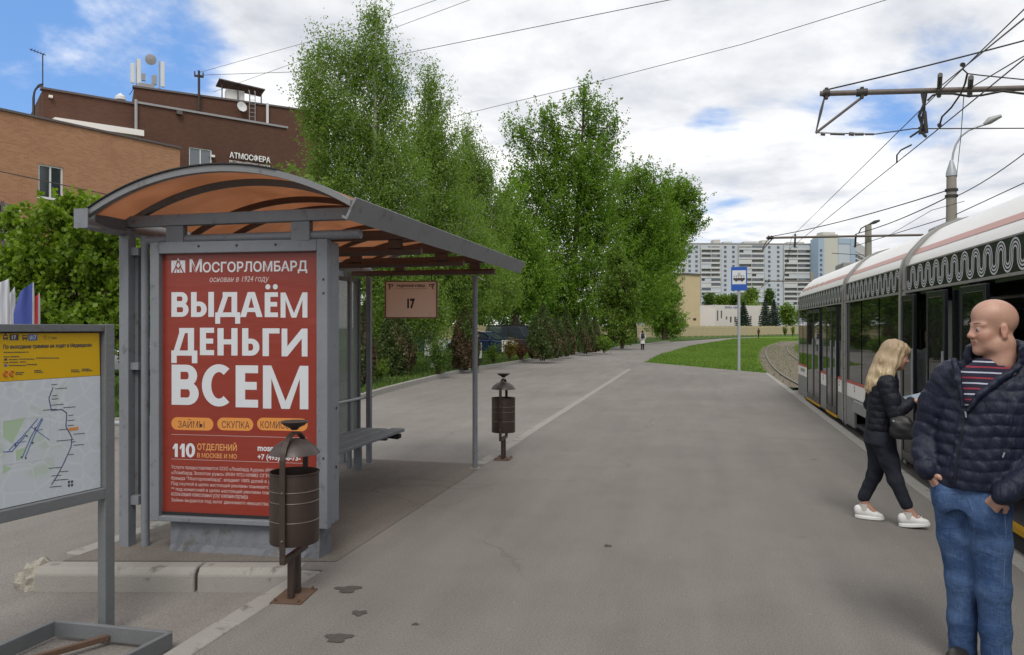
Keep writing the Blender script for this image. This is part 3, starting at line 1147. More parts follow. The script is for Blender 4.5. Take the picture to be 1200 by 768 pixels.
o = wall_holes(0, F6.L, 0, zt6, hs, .2, 14).build('wall', M['pale'], lw, off5, (0, 0, F6.ang - F5.ang), fix=False)
for h_ in hs:
    MB().box(h_[0] + .04, h_[1] - .04, .1, .16, h_[2] + .04, h_[3] - .04).build('window', M['pane_dark'], lw, off5, (0, 0, F6.ang - F5.ang))
# row of small blue letters, not readable in the photograph: plain blocks
mb = MB()
xa, za = F6(849.5, 361)
xb, zb_ = F6(868, 359)
n = 11
for i in range(n):
    x = xa + (xb - xa) * i / n
    if i != 5:
        mb.box(x, x + (xb - xa) / n * .28, -.1, -.005, za, zb_)
        mb.box(x + (xb - xa) / n * .28, x + (xb - xa) / n * .72, -.09, -.005, za + (i % 3) * .12, za + .14 + (i % 3) * .12)
mb.build('lettering', M['blue_letter'], lw, off5, (0, 0, F6.ang - F5.ang))
MB().box(-2, F5.L + 8, -2.2, -2.0, 1.7, 2.05).build('terrace_rail', M['bin_brown'], lw)

# --- far panel apartment block
ZF = 450.0
M['apt_white'] = mat('apartment_white', (0.50, 0.51, 0.52), 0.9, 0, 0.1, .08, (0.43, 0.44, 0.455))
M['apt_bluegrey'] = mat('apartment_blue_grey', (0.43, 0.47, 0.52), 0.9, 0, 0.1, .08)
M['apt_blue'] = mat('apartment_blue', (0.31, 0.40, 0.51), 0.9, 0, 0.08, .08)
M['apt_cream'] = mat('apartment_cream', (0.48, 0.475, 0.43), 0.9, 0, 0.06, .05)
M['apt_shade'] = mat('balcony_shade_grey', (0.24, 0.24, 0.24), 0.9, 0, 0.5, .6, (0.36, 0.35, 0.32))  # shade inside the balconies, painted as a darker grey
M['apt_glass'] = glass_dark('apartment_glass', (0.055, 0.065, 0.085), 0, 0.12)
FA = Facade(772, ZF, 958, ZF + 4)
apt = thing('apartment_block', 'long white panel apartment block with rows of balconies far behind the tram', 'building', (FA.o.x, FA.o.y, -.05), FA.ang)
flh, nfl = 2.85, 18
ztop = nfl * flh + 1.0
MB().box(0, FA.L, 0, 14, 0, ztop).build('wall', M['apt_white'], apt)
bays = [(774, 803, 'b'), (804, 820, 'w'), (821, 844, 'b'), (845, 864, 'w'), (865, 895, 'b'), (896, 917, 'w'), (918, 949, 'b'), (950, 957.5, 'w')]
wmesh = MB().box(-.75, .75, -.06, .06, -.75, .75).build('window', M['apt_glass'], apt)
wfirst = [wmesh]
bal = None
for (ua, ub, kind) in bays:
    xa, xb = FA(ua), FA(ub)
    if kind == 'w':
        MB().box(xa, xb, -.25, -.02, 0, ztop - 1.2).build('wall_panel', M['apt_bluegrey'], apt)
        ncol = 2 if xb - xa > 6 else 1
        for f in range(nfl):
            for c in range(ncol):
                x = xa + (xb - xa) * (c + .5) / ncol
                o = wfirst.pop() if wfirst else piece(wmesh, 'window', apt)
                o.location = (x, -.28, f * flh + 1.6)
            mbx = MB()
    else:
        mid = (xa + xb) / 2
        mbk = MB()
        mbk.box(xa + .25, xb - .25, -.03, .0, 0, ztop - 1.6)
        mbk.build('balcony_shade_panel', M['apt_shade'], apt)  # dark panel on the flat wall stands for balcony shade
        for f in range(nfl):
            z = f * flh
            for (p_, q_) in ((xa + .2, mid - .12), (mid + .12, xb - .2)):
                ob_ = MB().box(p_, q_, -1.35, -1.25, z + .0, z + 1.08).box(p_, q_, -1.25, -.035, z - .1, z + .06)
                ob_ = ob_.build('balcony', M['apt_white'], apt)
                # some balconies are glazed in
                if random.random() < .55:
                    g0 = p_ + (q_ - p_) * random.choice((0, 0, .35))
                    g1 = q_ - (q_ - p_) * random.choice((0, 0, .3))
                    MB().box(g0, g1, -1.3, -1.24, z + 1.085, z + 2.6).build('balcony_glazing', random.choice((M['apt_glass'], M['apt_bluegrey'], M['apt_white'], M['pane'])), apt)
        MB().box(mid - .1, mid + .1, -1.4, -.04, 0, ztop - 1.6).build('partition', M['apt_white'], apt)
        MB().box(xa - .1, xa + .18, -1.4, -.04, 0, ztop - 1.0).build('partition', M['apt_white'], apt)
for (ua, ub, hh) in ((838, 846, 2.6), (850, 860, 1.4), (874, 890, 1.6), (895, 903, 2.4), (926, 945, 1.5)):
    MB().box(FA(ua), FA(ub), 3, 9, ztop, ztop + hh).build('roof_house', M['apt_cream'], apt)
MB().box(-.2, FA.L + .2, -.3, 14.2, ztop - .4, ztop + .25).build('roof_edge', M['parapet_grey'], apt)
# second block: blue corner strips and a blank cream end wall
FB = Facade(958, ZF - 6, 1003, ZF - 2)
ap2 = thing('apartment_block', 'apartment block with a blank cream end wall and blue corner strips above the tram roof', 'building', (FB.o.x, FB.o.y, -.05), FB.ang)
z2 = FB(970, 279.5)[1]
MB().box(FB(958.5), FB(965), -.6, 8, 0, z2).build('corner_strip', M['apt_blue'], ap2)
MB().box(FB(965), FB(982), -.1, 12, 0, z2 + 2.6).build('end_wall', M['apt_cream'], ap2)
MB().box(FB(982), FB(1001), -.4, 12, 0, z2 + .2).build('wall', M['apt_bluegrey'], ap2)
MB().box(FB(996), FB(1001.5), -.8, -.41, 0, z2 + .3).build('corner_strip', M['apt_blue'], ap2)
MB().box(FB(982), FB(995.9), -.7, -.41, z2 - 3.0, z2 + .3).build('corner_strip', M['apt_blue'], ap2)
MB().box(FB(966), FB(981), 2, 8, z2 + 2.6, z2 + 4.0).build('roof_house', M['apt_cream'], ap2)
for f in range(17):
    for u in (961.5,):
        piece(wmesh, 'window', ap2, (FB(u), -.66, f * flh + 1.7))
FC = Facade(1001, ZF + 2, 1017, ZF + 50)
ap3 = thing('apartment_block', 'receding apartment wing with dark balconies at the right end of the far blocks', 'building', (FC.o.x, FC.o.y, -.05), FC.ang)
z3 = FC(1003, 283)[1]
MB().box(0, FC.L, 0, 12, 0, z3).build('wall', M['apt_white'], ap3)
for f in range(17):
    for k_ in range(5):
        a, b = FC.L * (k_ + .08) / 5, FC.L * (k_ + .92) / 5
        MB().box(a, b, -1.3, -.02, f * flh + .1, f * flh + 1.1).build('balcony', M['apt_white'], ap3)
        MB().box(a, b, -.25, -.012, f * flh + 1.12, f * flh + 2.5).build('balcony_shade_strip', M['apt_shade'], ap3)  # shade above each parapet, painted as a grey strip

# ================================================================== TREES
M['bark_birch'] = mat('birch_bark', (0.52, 0.50, 0.46), 0.85, 0, 0.2, 3, (0.045, 0.04, 0.035), 0.5, 20, 0.2, (0.56, 0.62))
M['bark'] = mat('bark', (0.075, 0.058, 0.045), 0.95, 0, 0.3, 5, (0.045, 0.035, 0.028), 0.9, 25, 0.1)
M['leaf_birch'] = leaf_mat('birch_leaf', (0.112, 0.192, 0.030), (0.225, 0.340, 0.066), 0.47)
M['leaf_poplar'] = leaf_mat('poplar_leaf', (0.090, 0.175, 0.016), (0.200, 0.330, 0.038), 0.46)
M['leaf_dark'] = leaf_mat('dark_leaf', (0.045, 0.090, 0.014), (0.100, 0.170, 0.026), 0.38)
M['leaf_maple'] = leaf_mat('maple_leaf', (0.115, 0.195, 0.014), (0.225, 0.330, 0.034), 0.46)
M['leaf_lime'] = leaf_mat('lime_leaf', (0.085, 0.150, 0.016), (0.165, 0.255, 0.034), 0.42)
M['leaf_thuja'] = leaf_mat('thuja_scale', (0.046, 0.080, 0.020), (0.105, 0.140, 0.038), 0.18)
M['leaf_thuja_brown'] = leaf_mat('thuja_scale_brown', (0.072, 0.048, 0.028), (0.140, 0.100, 0.052), 0.15)
M['leaf_spruce'] = leaf_mat('spruce_needle', (0.014, 0.032, 0.020), (0.036, 0.062, 0.036), 0.10)
M['leaf_yellow'] = leaf_mat('yellow_leaf', (0.13, 0.11, 0.02), (0.24, 0.19, 0.035), 0.35)
M['leaf_red'] = leaf_mat('red_brown_leaf', (0.09, 0.040, 0.022), (0.18, 0.085, 0.035), 0.3)


def leaves(c, L, wd, droop=0.3, flat=0.0):
    """rhombic leaves at points c; L long, wd wide; axis biased downwards"""
    n = len(c)
    a = rng.normal(0, 1, (n, 3))
    a[:, 2] = a[:, 2] * (1 - flat) - droop * 2
    a /= np.linalg.norm(a, axis=1, keepdims=True)
    r = rng.normal(0, 1, (n, 3))
    b = np.cross(a, r)
    b /= np.linalg.norm(b, axis=1, keepdims=True) + 1e-9
    s = rng.uniform(.65, 1.3, (n, 1))
    a *= L * .5 * s
    b *= wd * .5 * s
    nn = np.cross(a, b)
    nn /= np.linalg.norm(nn, axis=1, keepdims=True) + 1e-9
    V = np.stack([c - a, c + b * 1.0 - a * .1 + nn * L * .06, c + a, c - b - a * .1 + nn * L * .06], 1)
    return V.reshape(-1, 3)


def crown_mesh(name, c, tint, L, wd, droop, m, parent, flat=0.0):
    V = leaves(c, L, wd, droop, flat)
    return np_mesh(name, V, np.arange(len(V)).reshape(-1, 4), m, parent, False, np.clip(tint, 0, 1))


TREE_DENSITY = {'birch_tree': 3.0, 'poplar_tree': 1.8, 'leafy_tree': 1.8, 'lime_tree': 1.7, 'maple_tree': 0.85}


def tree(name, label, u0, Z, blobs, nleaf, L, m, bark, droop=0.3, wd=None, hang=0.0, clump=0.32, per=22, group=None,
         tr=0.16, base=-0.05, cat='tree', depth=0.9, plume=0.0):
    root = W(u0, None, Z)
    root.z = base
    t = thing(name, label, cat, root, 0, group)
    B = []
    for bl in blobs:
        u, v, ru, rv = bl[:4]
        dz = bl[4] if len(bl) > 4 else random.uniform(-.5, .5) * ru * Z / FPX
        c = W(u, v, Z + dz)
        c *= 1.0
        B.append((np.array(c - root), ru * Z / FPX, rv * Z / FPX))
    wts = np.array([(rx ** 1.2) * rz for _, rx, rz in B])
    wts /= wts.sum()
    nleaf = int(nleaf * TREE_DENSITY.get(name, 1.0))
    ncl = max(8, nleaf // per)
    which = rng.choice(len(B), ncl, p=wts)
    d = rng.normal(0, 1, (ncl, 3))
    d /= np.linalg.norm(d, axis=1, keepdims=True)
    rad = rng.uniform(0, 1, ncl) ** (1 / 2.6) * rng.uniform(.80, 1.03, ncl)
    cen = np.array([B[i][0] for i in which])
    ext = np.array([(B[i][1], B[i][1] * depth, B[i][2]) for i in which])
    cc = cen + d * rad[:, None] * ext
    cc[:, 2] = np.maximum(cc[:, 2], .25)
    pdir = d * np.array([.8, .8, .35]) + np.array([0, 0, .75]) + rng.normal(0, .28, (ncl, 3))
    pdir /= np.linalg.norm(pdir, axis=1, keepdims=True)
    # leaves round each clump, optionally hanging in strands
    idx = np.repeat(np.arange(ncl), per)
    n = len(idx)
    cs = clump * rng.uniform(.6, 1.3, ncl)
    off = rng.normal(0, 1, (n, 3)) * cs[idx][:, None] * np.array([1, 1, .75])
    P = cc[idx] + off
    if plume > 0:
        s = rng.uniform(0, 1, n)
        ln = plume * rng.uniform(.6, 1.3, ncl)
        P = cc[idx] + pdir[idx] * ((s - .4) * ln[idx])[:, None] + rng.normal(0, 1, (n, 3)) * (clump * .62 * (1.05 - .8 * s))[:, None]
    if hang > 0:
        hl = rng.uniform(.3, 1.0, ncl) * hang
        s = rng.uniform(0, 1, n)
        hm = (rng.uniform(0, 1, ncl) < .5)[idx][:, None]
        P = np.where(hm & (plume > 0), P, cc[idx] + rng.normal(0, 1, (n, 3)) * np.array([.10, .10, .06]) * (clump / .32) + np.stack([
            (rng.normal(0, .15, ncl))[idx] * s * hang, (rng.normal(0, .15, ncl))[idx] * s * hang, -s * hl[idx]], 1))
    P[:, 2] = np.maximum(P[:, 2], .1)
    tint = (rng.normal(.45, .2, ncl))[idx] + rng.normal(0, .16, n)
    crown_mesh('crown', P, tint, L, wd or L * .62, droop, m, t)
    # trunk and limbs
    top = max(B, key=lambda b: b[0][2] + b[2])
    ztop = top[0][2] + top[2] * .6
    mb = MB()
    tx = [(0, 0, 0)]
    nseg = 9
    path = []
    for i in range(nseg + 1):
        s = i / nseg
        k = max(0.0, (s - .25) / .75)
        path.append(Vector((top[0][0] * k + .12 * math.sin(3.1 * s + Z), top[0][1] * k + .12 * math.cos(2.3 * s), ztop * s)))
    mb.tube(path, [tr * (1 - .9 * i / nseg) + .012 for i in range(nseg + 1)], 8)

    def on_trunk(z):
        s = min(max(z / ztop, 0), 1) * nseg
        i = min(int(s), nseg - 1)
        return path[i].lerp(path[i + 1], s - i), tr * (1 - .9 * s / nseg) + .012
    for (c, rx, rz) in B:
        c = Vector(c)
        z0 = max(ztop * .10, min(c.z - rx * .9 - rz * .3, ztop * .85))
        p0, r0 = on_trunk(z0)
        mid = p0.lerp(c, .5) + Vector((random.uniform(-.2, .2), random.uniform(-.2, .2), -.1 * rx))
        endp = c + Vector((0, 0, rz * .5))
        mb.tube([p0, mid, c, endp], [r0 * .55, r0 * .42, r0 * .28, .012], 6)
        k = np.where(wts > -1)[0]
    # twigs out to a share of the clumps
    sel = rng.choice(ncl, min(ncl, 170), replace=False)
    for i in sel:
        c, rx, rz = B[which[i]]
        a = Vector(c) + Vector((0, 0, random.uniform(-.5, .3) * rz))
        b = Vector(cc[i])
        mb.tube([a, a.lerp(b, .5) + Vector((0, 0, .08 * rx)), b], [.030 * Z / 30 + .004, .018 * Z / 30 + .003, .006], 4, cap=False)
    mb.build('trunk', bark, t, smooth=60)
    return t


BT = 'birches beside the road'
tree('birch_tree', 'tallest birch with thin hanging leaves, its tip at the top edge of the picture', 441, 29,
     [(440, 22, 14, 26), (436, 62, 24, 40), (362, 72, 13, 24), (385, 62, 18, 34), (372, 110, 26, 45), (412, 80, 26, 42), (455, 100, 26, 45), (395, 150, 40, 60),
      (440, 160, 44, 70), (385, 205, 30, 50), (420, 235, 50, 62), (468, 215, 40, 70), (455, 300, 58, 60), (420, 300, 48, 45), (470, 350, 50, 48), (440, 385, 40, 34), (500, 370, 36, 34)],
     52000, .085, M['leaf_birch'], M['bark_birch'], .45, .052, 1.15, .34, 30, BT, .17, plume=1.3)
tree('birch_tree', 'pointed birch right behind the tallest one, leaning over the shelter roof', 506, 32,
     [(504, 92, 12, 24), (505, 130, 22, 38), (496, 170, 26, 40), (518, 185, 32, 48), (510, 240, 44, 55), (535, 285, 46, 55), (500, 310, 40, 50), (545, 335, 44, 36), (565, 315, 30, 40), (515, 362, 34, 24)],
     34000, .085, M['leaf_birch'], M['bark_birch'], .45, .052, 1.15, .34, 30, BT, .15, plume=1.3)
tree('birch_tree', 'small rounded birch top to the left of the poplar', 552, 37,
     [(547, 156, 9, 16), (550, 190, 17, 34), (566, 205, 16, 30), (545, 235, 26, 45), (575, 265, 28, 50), (560, 310, 38, 46), (585, 335, 32, 32), (560, 352, 32, 20)],
     26000, .09, M['leaf_birch'], M['bark_birch'], .45, .056, 1.1, .34, 30, BT, .14, plume=1.3)
PT = 'leafy trees along the far side of the road'
tree('poplar_tree', 'tall dark poplar with a ragged double top in the middle of the row', 672, 74,
     [(684, 116, 11, 17), (668, 128, 9, 14), (700, 128, 13, 22), (720, 146, 11, 15), (637, 140, 10, 15), (648, 152, 14, 20), (612, 150, 11, 12), (601, 160, 10, 14), (690, 152, 22, 24),
      (655, 175, 22, 26), (710, 168, 17, 26), (622, 172, 17, 24), (684, 195, 36, 34), (640, 210, 36, 36), (612, 220, 22, 34), (700, 225, 32, 40), (660, 250, 50, 44),
      (618, 275, 30, 44), (700, 280, 38, 46), (650, 310, 46, 46), (696, 335, 38, 42), (640, 350, 40, 34), (672, 365, 40, 24)],
     58000, .20, M['leaf_poplar'], M['bark'], .2, .15, 0, .50, 55, PT, .42, plume=3.0)
tree('leafy_tree', 'broad green tree to the right of the tall poplar', 742, 84,
     [(735, 215, 24, 20), (748, 208, 16, 16), (766, 222, 22, 22), (728, 250, 28, 34), (760, 258, 34, 36), (745, 300, 42, 40), (775, 295, 30, 34), (750, 342, 38, 32), (730, 362, 30, 22)],
     32000, .22, M['leaf_poplar'], M['bark'], .2, .16, 0, .55, 50, PT, .36, plume=2.8)
tree('leafy_tree', 'outermost tree of the row, its branches reaching over the beige building', 780, 106,
     [(793, 226, 20, 15), (805, 236, 20, 14), (818, 250, 9, 9), (812, 264, 13, 12), (788, 256, 24, 24), (792, 285, 20, 24), (778, 308, 20, 32), (774, 345, 20, 30), (788, 350, 9, 18), (770, 370, 22, 16), (788, 378, 16, 10), (776, 385, 16, 9), (790, 387, 12, 7)],
     30000, .24, M['leaf_poplar'], M['bark'], .2, .18, 0, .56, 50, PT, .38, plume=2.6)
tree('leafy_tree', 'dark tree filling the gap between the birches and the tall poplar', 602, 58,
     [(598, 238, 16, 30), (590, 280, 26, 40), (612, 300, 26, 44), (590, 330, 34, 34), (625, 335, 34, 34), (600, 352, 36, 16)],
     24000, .17, M['leaf_poplar'], M['bark'], .25, .12, 0, .44, 45, PT, .26, plume=2.0)
tree('lime_tree', 'young bright green tree with low branches on the roadside grass', 730, 62,
     [(722, 305, 12, 22), (732, 330, 22, 30), (714, 345, 18, 26), (735, 362, 20, 24), (720, 375, 22, 18), (732, 392, 13, 11), (712, 395, 14, 9)],
     13000, .16, M['leaf_lime'], M['bark'], .35, .11, .5, .40, 22, PT, .14)
tree('maple_tree', 'bright green maple in front of the orange brick building', 62, 17.5,
     [(18, 268, 24, 18), (55, 258, 26, 16), (85, 248, 28, 15), (112, 262, 28, 22), (30, 300, 36, 30), (75, 290, 36, 32), (115, 305, 30, 34), (10, 335, 34, 34), (50, 335, 38, 34),
      (90, 345, 38, 36), (128, 350, 26, 38), (110, 385, 30, 26), (142, 395, 22, 30), (60, 375, 40, 26), (150, 285, 16, 28), (160, 330, 22, 40), (180, 360, 24, 40), (185, 300, 14, 22)],
     26000, .125, M['leaf_maple'], M['bark'], .30, .115, 0, .20, 42, None, .13, plume=.75)
tree('maple_tree', 'second maple in the dark behind the shelter, seen between the posts', 250, 22,
     [(215, 330, 36, 40), (260, 300, 40, 44), (300, 330, 40, 44), (240, 390, 46, 40), (305, 390, 44, 40), (330, 215, 20, 16), (318, 235, 26, 20), (345, 250, 30, 30), (365, 222, 12, 14), (370, 300, 30, 50), (380, 370, 30, 44)],
     20000, .12, M['leaf_lime'], M['bark'], .30, .10, 0, .30, 22, None, .13, plume=.6)

for (u, Z, lab, bl) in ((470, 100, 'dark tree mass behind the birches, leftmost of three', [(455, 350, 30, 30), (480, 335, 26, 34), (500, 355, 26, 26), (440, 370, 30, 20), (475, 372, 34, 18), (450, 384, 28, 9), (490, 384, 28, 9)]),
                        (540, 104, 'dark tree behind the parked cars, middle one of three', [(530, 345, 24, 30), (552, 338, 22, 34), (545, 362, 30, 22), (520, 368, 24, 18), (565, 366, 22, 18), (530, 383, 26, 9), (560, 382, 22, 9)]),
                        (612, 108, 'dark tree behind the concrete fence, rightmost of three', [(600, 345, 22, 30), (620, 340, 22, 34), (632, 360, 26, 22), (606, 366, 26, 16), (590, 364, 20, 16), (600, 380, 24, 8), (632, 378, 20, 10), (650, 370, 18, 14)]),
                        (340, 60, 'dark tree behind the shelter, left of the birches', [(330, 330, 30, 50), (360, 300, 26, 50), (390, 340, 30, 46), (350, 370, 46, 24), (400, 376, 30, 18)])):
    tree('leafy_tree', lab, u, Z, bl, 9000, .20 + Z * .0006, M['leaf_dark'], M['bark'], .2, .18, 0, .6, 40, 'trees behind the parked cars', .3, plume=2.4)

# crowns far beyond the fence, one by one
FT = 'trees in front of the far apartment block'
for (u, v, ru, rv, Z, mm, lab) in (
        (858, 352, 8, 7, 255, 'leaf_dark', 'dark bushy tree behind the low pale building, leftmost of its row'),
        (846, 353, 7, 6, 250, 'leaf_lime', 'small round tree above the roof of the low pale building'),
        (832, 351, 8, 8, 262, 'leaf_dark', 'dark tree between the beige building and the low one'),
        (872, 352, 6, 5, 258, 'leaf_lime', 'light green treetop just left of the tram stop sign post'),
        (879, 350, 9, 14, 215, 'leaf_lime', 'yellowish green birch rising over the left spruce'),
        (887, 368, 8, 12, 206, 'leaf_lime', 'light green tree between the spruces'),
        (924, 368, 9, 11, 214, 'leaf_lime', 'light green tree at the rear end of the tram'),
        (902, 348, 5, 9, 300, 'leaf_dark', 'thin dark tree above the pair of spruces'),
        (940, 366, 9, 11, 222, 'leaf_lime', 'green tree half hidden by the tram end')):
    bl = [(u + random.uniform(-.4, .4) * ru, v + random.uniform(-.5, .5) * rv, ru * .7, rv * .65) for _ in range(5)] + [(u, v + rv * .8, ru * .9, rv * .5)]
    tree('far_tree', lab, u, Z, bl, 2200, .55, M[mm], M['bark'], .2, .45, 0, .6, 11, FT, .25)


def spruce(u, Z, v_top, w_px, label):
    p = W(u, None, Z)
    h = EYE + (HOR - v_top) / FPX * Z
    t = thing('spruce_tree', label, 'tree', (p.x, p.y, -.05), 0, 'dark spruces behind the fence')
    MB().tube([(0, 0, 0), (0, 0, h)], [.22, .02], 6).build('trunk', M['bark'], t)
    R = w_px / 2 * Z / FPX
    n = 9000
    s = rng.uniform(.0, 1, n) ** .75
    lev = np.floor(s * 16) / 16 + rng.uniform(0, .022, n)
    rr = R * (1 - lev) ** .85 * rng.uniform(.25, 1.0, n)
    a = rng.uniform(0, 2 * np.pi, n)
    arm = np.floor(a / (2 * np.pi) * 11) / 11 * 2 * np.pi + rng.normal(0, .13, n) + lev * 40
    P = np.stack([rr * np.cos(arm), rr * np.sin(arm), .8 + lev * (h - .9) - rr * .32 + .1], 1)
    crown_mesh('crown', P, rng.normal(.45, .22, n), .42, .16, .25, M['leaf_spruce'], t)


spruce(871, 186, 353, 27, 'wide spruce right of the tram stop pole')
spruce(897, 190, 347, 22, 'tallest spruce, left one of the close pair')
spruce(907, 196, 350, 22, 'right spruce of the close pair')


def thuja(u, v_base, v_top, w_px, label, brown=.4, group='brown green thujas along the kerb', z=-.035):
    Z = FPX * (EYE - z) / (v_base - HOR)
    p = W(u, None, Z)
    h = EYE + (HOR - v_top) / FPX * Z
    t = thing('thuja_shrub', label, 'shrub', (p.x, p.y, z), random.uniform(0, 6), group)
    R = w_px / 2 * Z / FPX
    n = int(20000 + 2500 * h)
    s = rng.uniform(.03, 1, n)
    prof = np.where(s < .25, .72 + s * 1.1, 1.0 - ((s - .25) / .75) ** 1.7 * .97)
    a = rng.uniform(0, 2 * np.pi, n)
    lob = 1 + .16 * np.sin(a * 5 + s * 9) + .10 * np.sin(a * 9 - s * 17)
    rr = R * prof * lob * rng.uniform(.55, 1.04, n) ** .6
    P = np.stack([rr * np.cos(a), rr * np.sin(a), .05 + s * h * (1 + .04 * np.sin(a * 3))], 1)
    is_b = (np.sin(a * 2.0 + s * 6 + u) + rng.normal(0, .5, n) + (0.9 - 2.2 * s)) > (1.3 - 2.2 * brown)
    for m_, k, nm in ((M['leaf_thuja'], ~is_b, 'foliage'), (M['leaf_thuja_brown'], is_b, 'dry_foliage')):
        if k.any():
            crown_mesh(nm, P[k], rng.normal(.45, .22, k.sum()), .055 + .0017 * Z, .026 + .0008 * Z, -.45, m_, t)
    mb = MB()
    for i in range(7):
        aa = random.uniform(0, 6.28)
        mb.tube([(.1 * math.cos(aa), .1 * math.sin(aa), 0), (R * .4 * math.cos(aa), R * .4 * math.sin(aa), h * .35), (R * .3 * math.cos(aa), R * .3 * math.sin(aa), h * .75)], [.03, .02, .008], 5)
    mb.build('stem', M['bark'], t)


thuja(464, 441, 352, 42, 'broad brown green thuja seen under the hanging stop board', .28)
thuja(404, 455, 330, 44, 'big brown thuja behind the shelter glass', .50)
thuja(428, 452, 358, 22, 'brown thuja between the two back posts of the shelter', .60)
thuja(545, 434, 362, 34, 'dark brown thuja behind the right front post of the shelter', .85)
thuja(636, 423, 358, 34, 'largest thuja of the far group, nearest to the shelter', .15)
thuja(652, 420, 368, 20, 'slim thuja second in the far group', .28)
thuja(664, 418, 362, 20, 'pointed thuja in the middle of the far group', .15)
thuja(686, 415, 362, 21, 'green topped thuja near the right end of the far group', .18)
thuja(697, 413, 372, 14, 'smallest brown thuja at the right end of the far group', .55)
thuja(58, 470, 310, 46, 'dark thuja behind the flags and the map board', .15)


def bush(name, u, v_base, v_top, w_px, m, label, n=2600, L=.07, z=-.035, bare=.5):
    Z = FPX * (EYE - z) / (v_base - HOR)
    p = W(u, None, Z)
    h = (v_base - v_top) * Z / FPX
    R = w_px / 2 * Z / FPX
    t = thing(name, label, 'bush', (p.x, p.y, z), 0)
    tips = []
    mb = MB()
    for i in range(16):
        a = random.uniform(0, 6.28)
        r = R * random.uniform(.2, .95)
        hh = h * random.uniform(.5, 1)
        tip = Vector((r * math.cos(a), r * math.sin(a), hh))
        mb.tube([(.05 * math.cos(a), .05 * math.sin(a), 0), (r * .4 * math.cos(a), r * .4 * math.sin(a), hh * .55), tip], [.016, .011, .004], 4, cap=False)
        tips.append(tip)
    mb.build('stem', M['bark'], t)
    T = np.array([tuple(q) for q in tips])
    i = rng.integers(0, len(T), n)
    s = rng.uniform(.45, 1.05, (n, 1))
    P = T[i] * s + rng.normal(0, 1, (n, 3)) * R * .2
    P[:, 2] = np.maximum(P[:, 2], .06)
    crown_mesh('foliage', P, rng.normal(.5, .25, n), L, L * .6, .1, m, t)


bush('green_bush', 513, 440, 405, 32, M['leaf_dark'], 'loose green bush in front of the white board', 2600, .075)
bush('green_bush', 578, 426, 404, 20, M['leaf_lime'], 'sparse green bush to the right of the shelter post', 900, .08)
bush('yellow_bush', 597, 424, 396, 18, M['leaf_yellow'], 'yellow leaved bush in front of the parked cars', 1500, .085)
bush('red_bush', 611, 423, 398, 20, M['leaf_red'], 'reddish brown bush beside the yellow one', 1500, .085)
bush('green_bush', 708, 413.5, 396, 20, M['leaf_lime'], 'low bushy growth at the foot of the young roadside tree', 1400, .14)
bush('green_bush', 444, 447, 420, 26, M['leaf_lime'], 'low green bush left of the broad thuja', 1500, .07)
bush('green_bush', 920, 394.5, 383, 5, M['leaf_dark'], 'dark upright shrub by the fence near the tram end', 500, .22, -.075)
bush('green_bush', 929, 394.5, 382, 5, M['leaf_lime'], 'green shrub by the fence, nearest to the tram end', 500, .22, -.075)
bush('green_bush', 30, 470, 385, 60, M['leaf_dark'], 'dark bush behind the route map board', 3000, .09)

# ================================================================== STOP SHELTER
M['poly'] = None
m = bpy.data.materials.new('bronze_polycarbonate')
m.use_nodes = True
t = NT(m.node_tree)
t.n.clear()
co = t.new('ShaderNodeTexCoord').outputs['Object']
n1 = t.noise(co, 1.6, 6, .6, .6)
cc_ = t.mix(t.smooth(n1, .35, .68), (0.58, 0.365, 0.245, 1), (0.48, 0.295, 0.195, 1))
d = t.new('ShaderNodeBsdfDiffuse', i_0=cc_)
tr = t.new('ShaderNodeBsdfTranslucent', i_0=cc_)
gl = t.new('ShaderNodeBsdfGlossy', i_0=(1, 1, 1, 1), i_1=.25)
a = t.new('ShaderNodeMixShader', i_0=.72, i_1=d.outputs[0], i_2=tr.outputs[0])
b = t.new('ShaderNodeMixShader', i_0=.05, i_1=a.outputs[0], i_2=gl.outputs[0])
t.new('ShaderNodeOutputMaterial', i_0=b.outputs[0])
M['poly'] = m
M['clear'] = clear_glass('shelter_glass', (0.72, 0.80, 0.78), 0.20)
M['edge_glass'] = glass_dark('roof_underlay', (0.02, 0.02, 0.022))

sh = thing('stop_shelter', 'grey tram stop shelter with an arched bronze roof, bench and glass back', 'shelter', (-3.4, 6.8, 0))
OX, OY = -3.4, 6.8


def S_(x, y, z):
    return (x - OX, y - OY, z)


def sbar(mb, p, q, w, h, up=(0, 0, 1)):
    mb.bar(S_(*p), S_(*q), w, h, up)
    return mb


YF = [4.98, 6.22, 7.46, 8.70]
XB, XFR = -4.30, -2.58
ZB = 2.52
# posts
for (x, y, wx, top, nm) in ((-4.30, 4.98, .085, ZB - .05, 'post'), (-4.155, 5.00, .062, 2.40, 'post'), (-2.58, 8.70, .062, 2.33, 'post'), (-3.97, 8.72, .06, 2.33, 'post'),
                            (-4.06, 8.35, .05, 2.36, 'post'), (-4.30, 8.66, .07, ZB - .05, 'post'), (-4.30, 6.22, .07, ZB - .05, 'post'), (-4.30, 7.46, .07, ZB - .05, 'post')):
    mb = MB()
    if (x, y) in ((-4.155, 5.00), (-2.58, 8.70)):
        mb.tube([S_(x, y, -.02), S_(x, y, top)], wx / 2, 14)
        mb.build(nm, M['grey_paint'], sh, smooth=50)
    else:
        sbar(mb, (x, y, -.02), (x, y, top), wx, wx, (0, 1, 0))
        mb.build(nm, M['grey_paint'], sh, bevel=.005)
for (x, y) in ((-2.58, 8.70), (-3.97, 8.72)):
    sbar(MB(), (x - .06, y, .004), (x + .06, y, .004), .11, .008).build('base_plate', M['kerb'], sh)
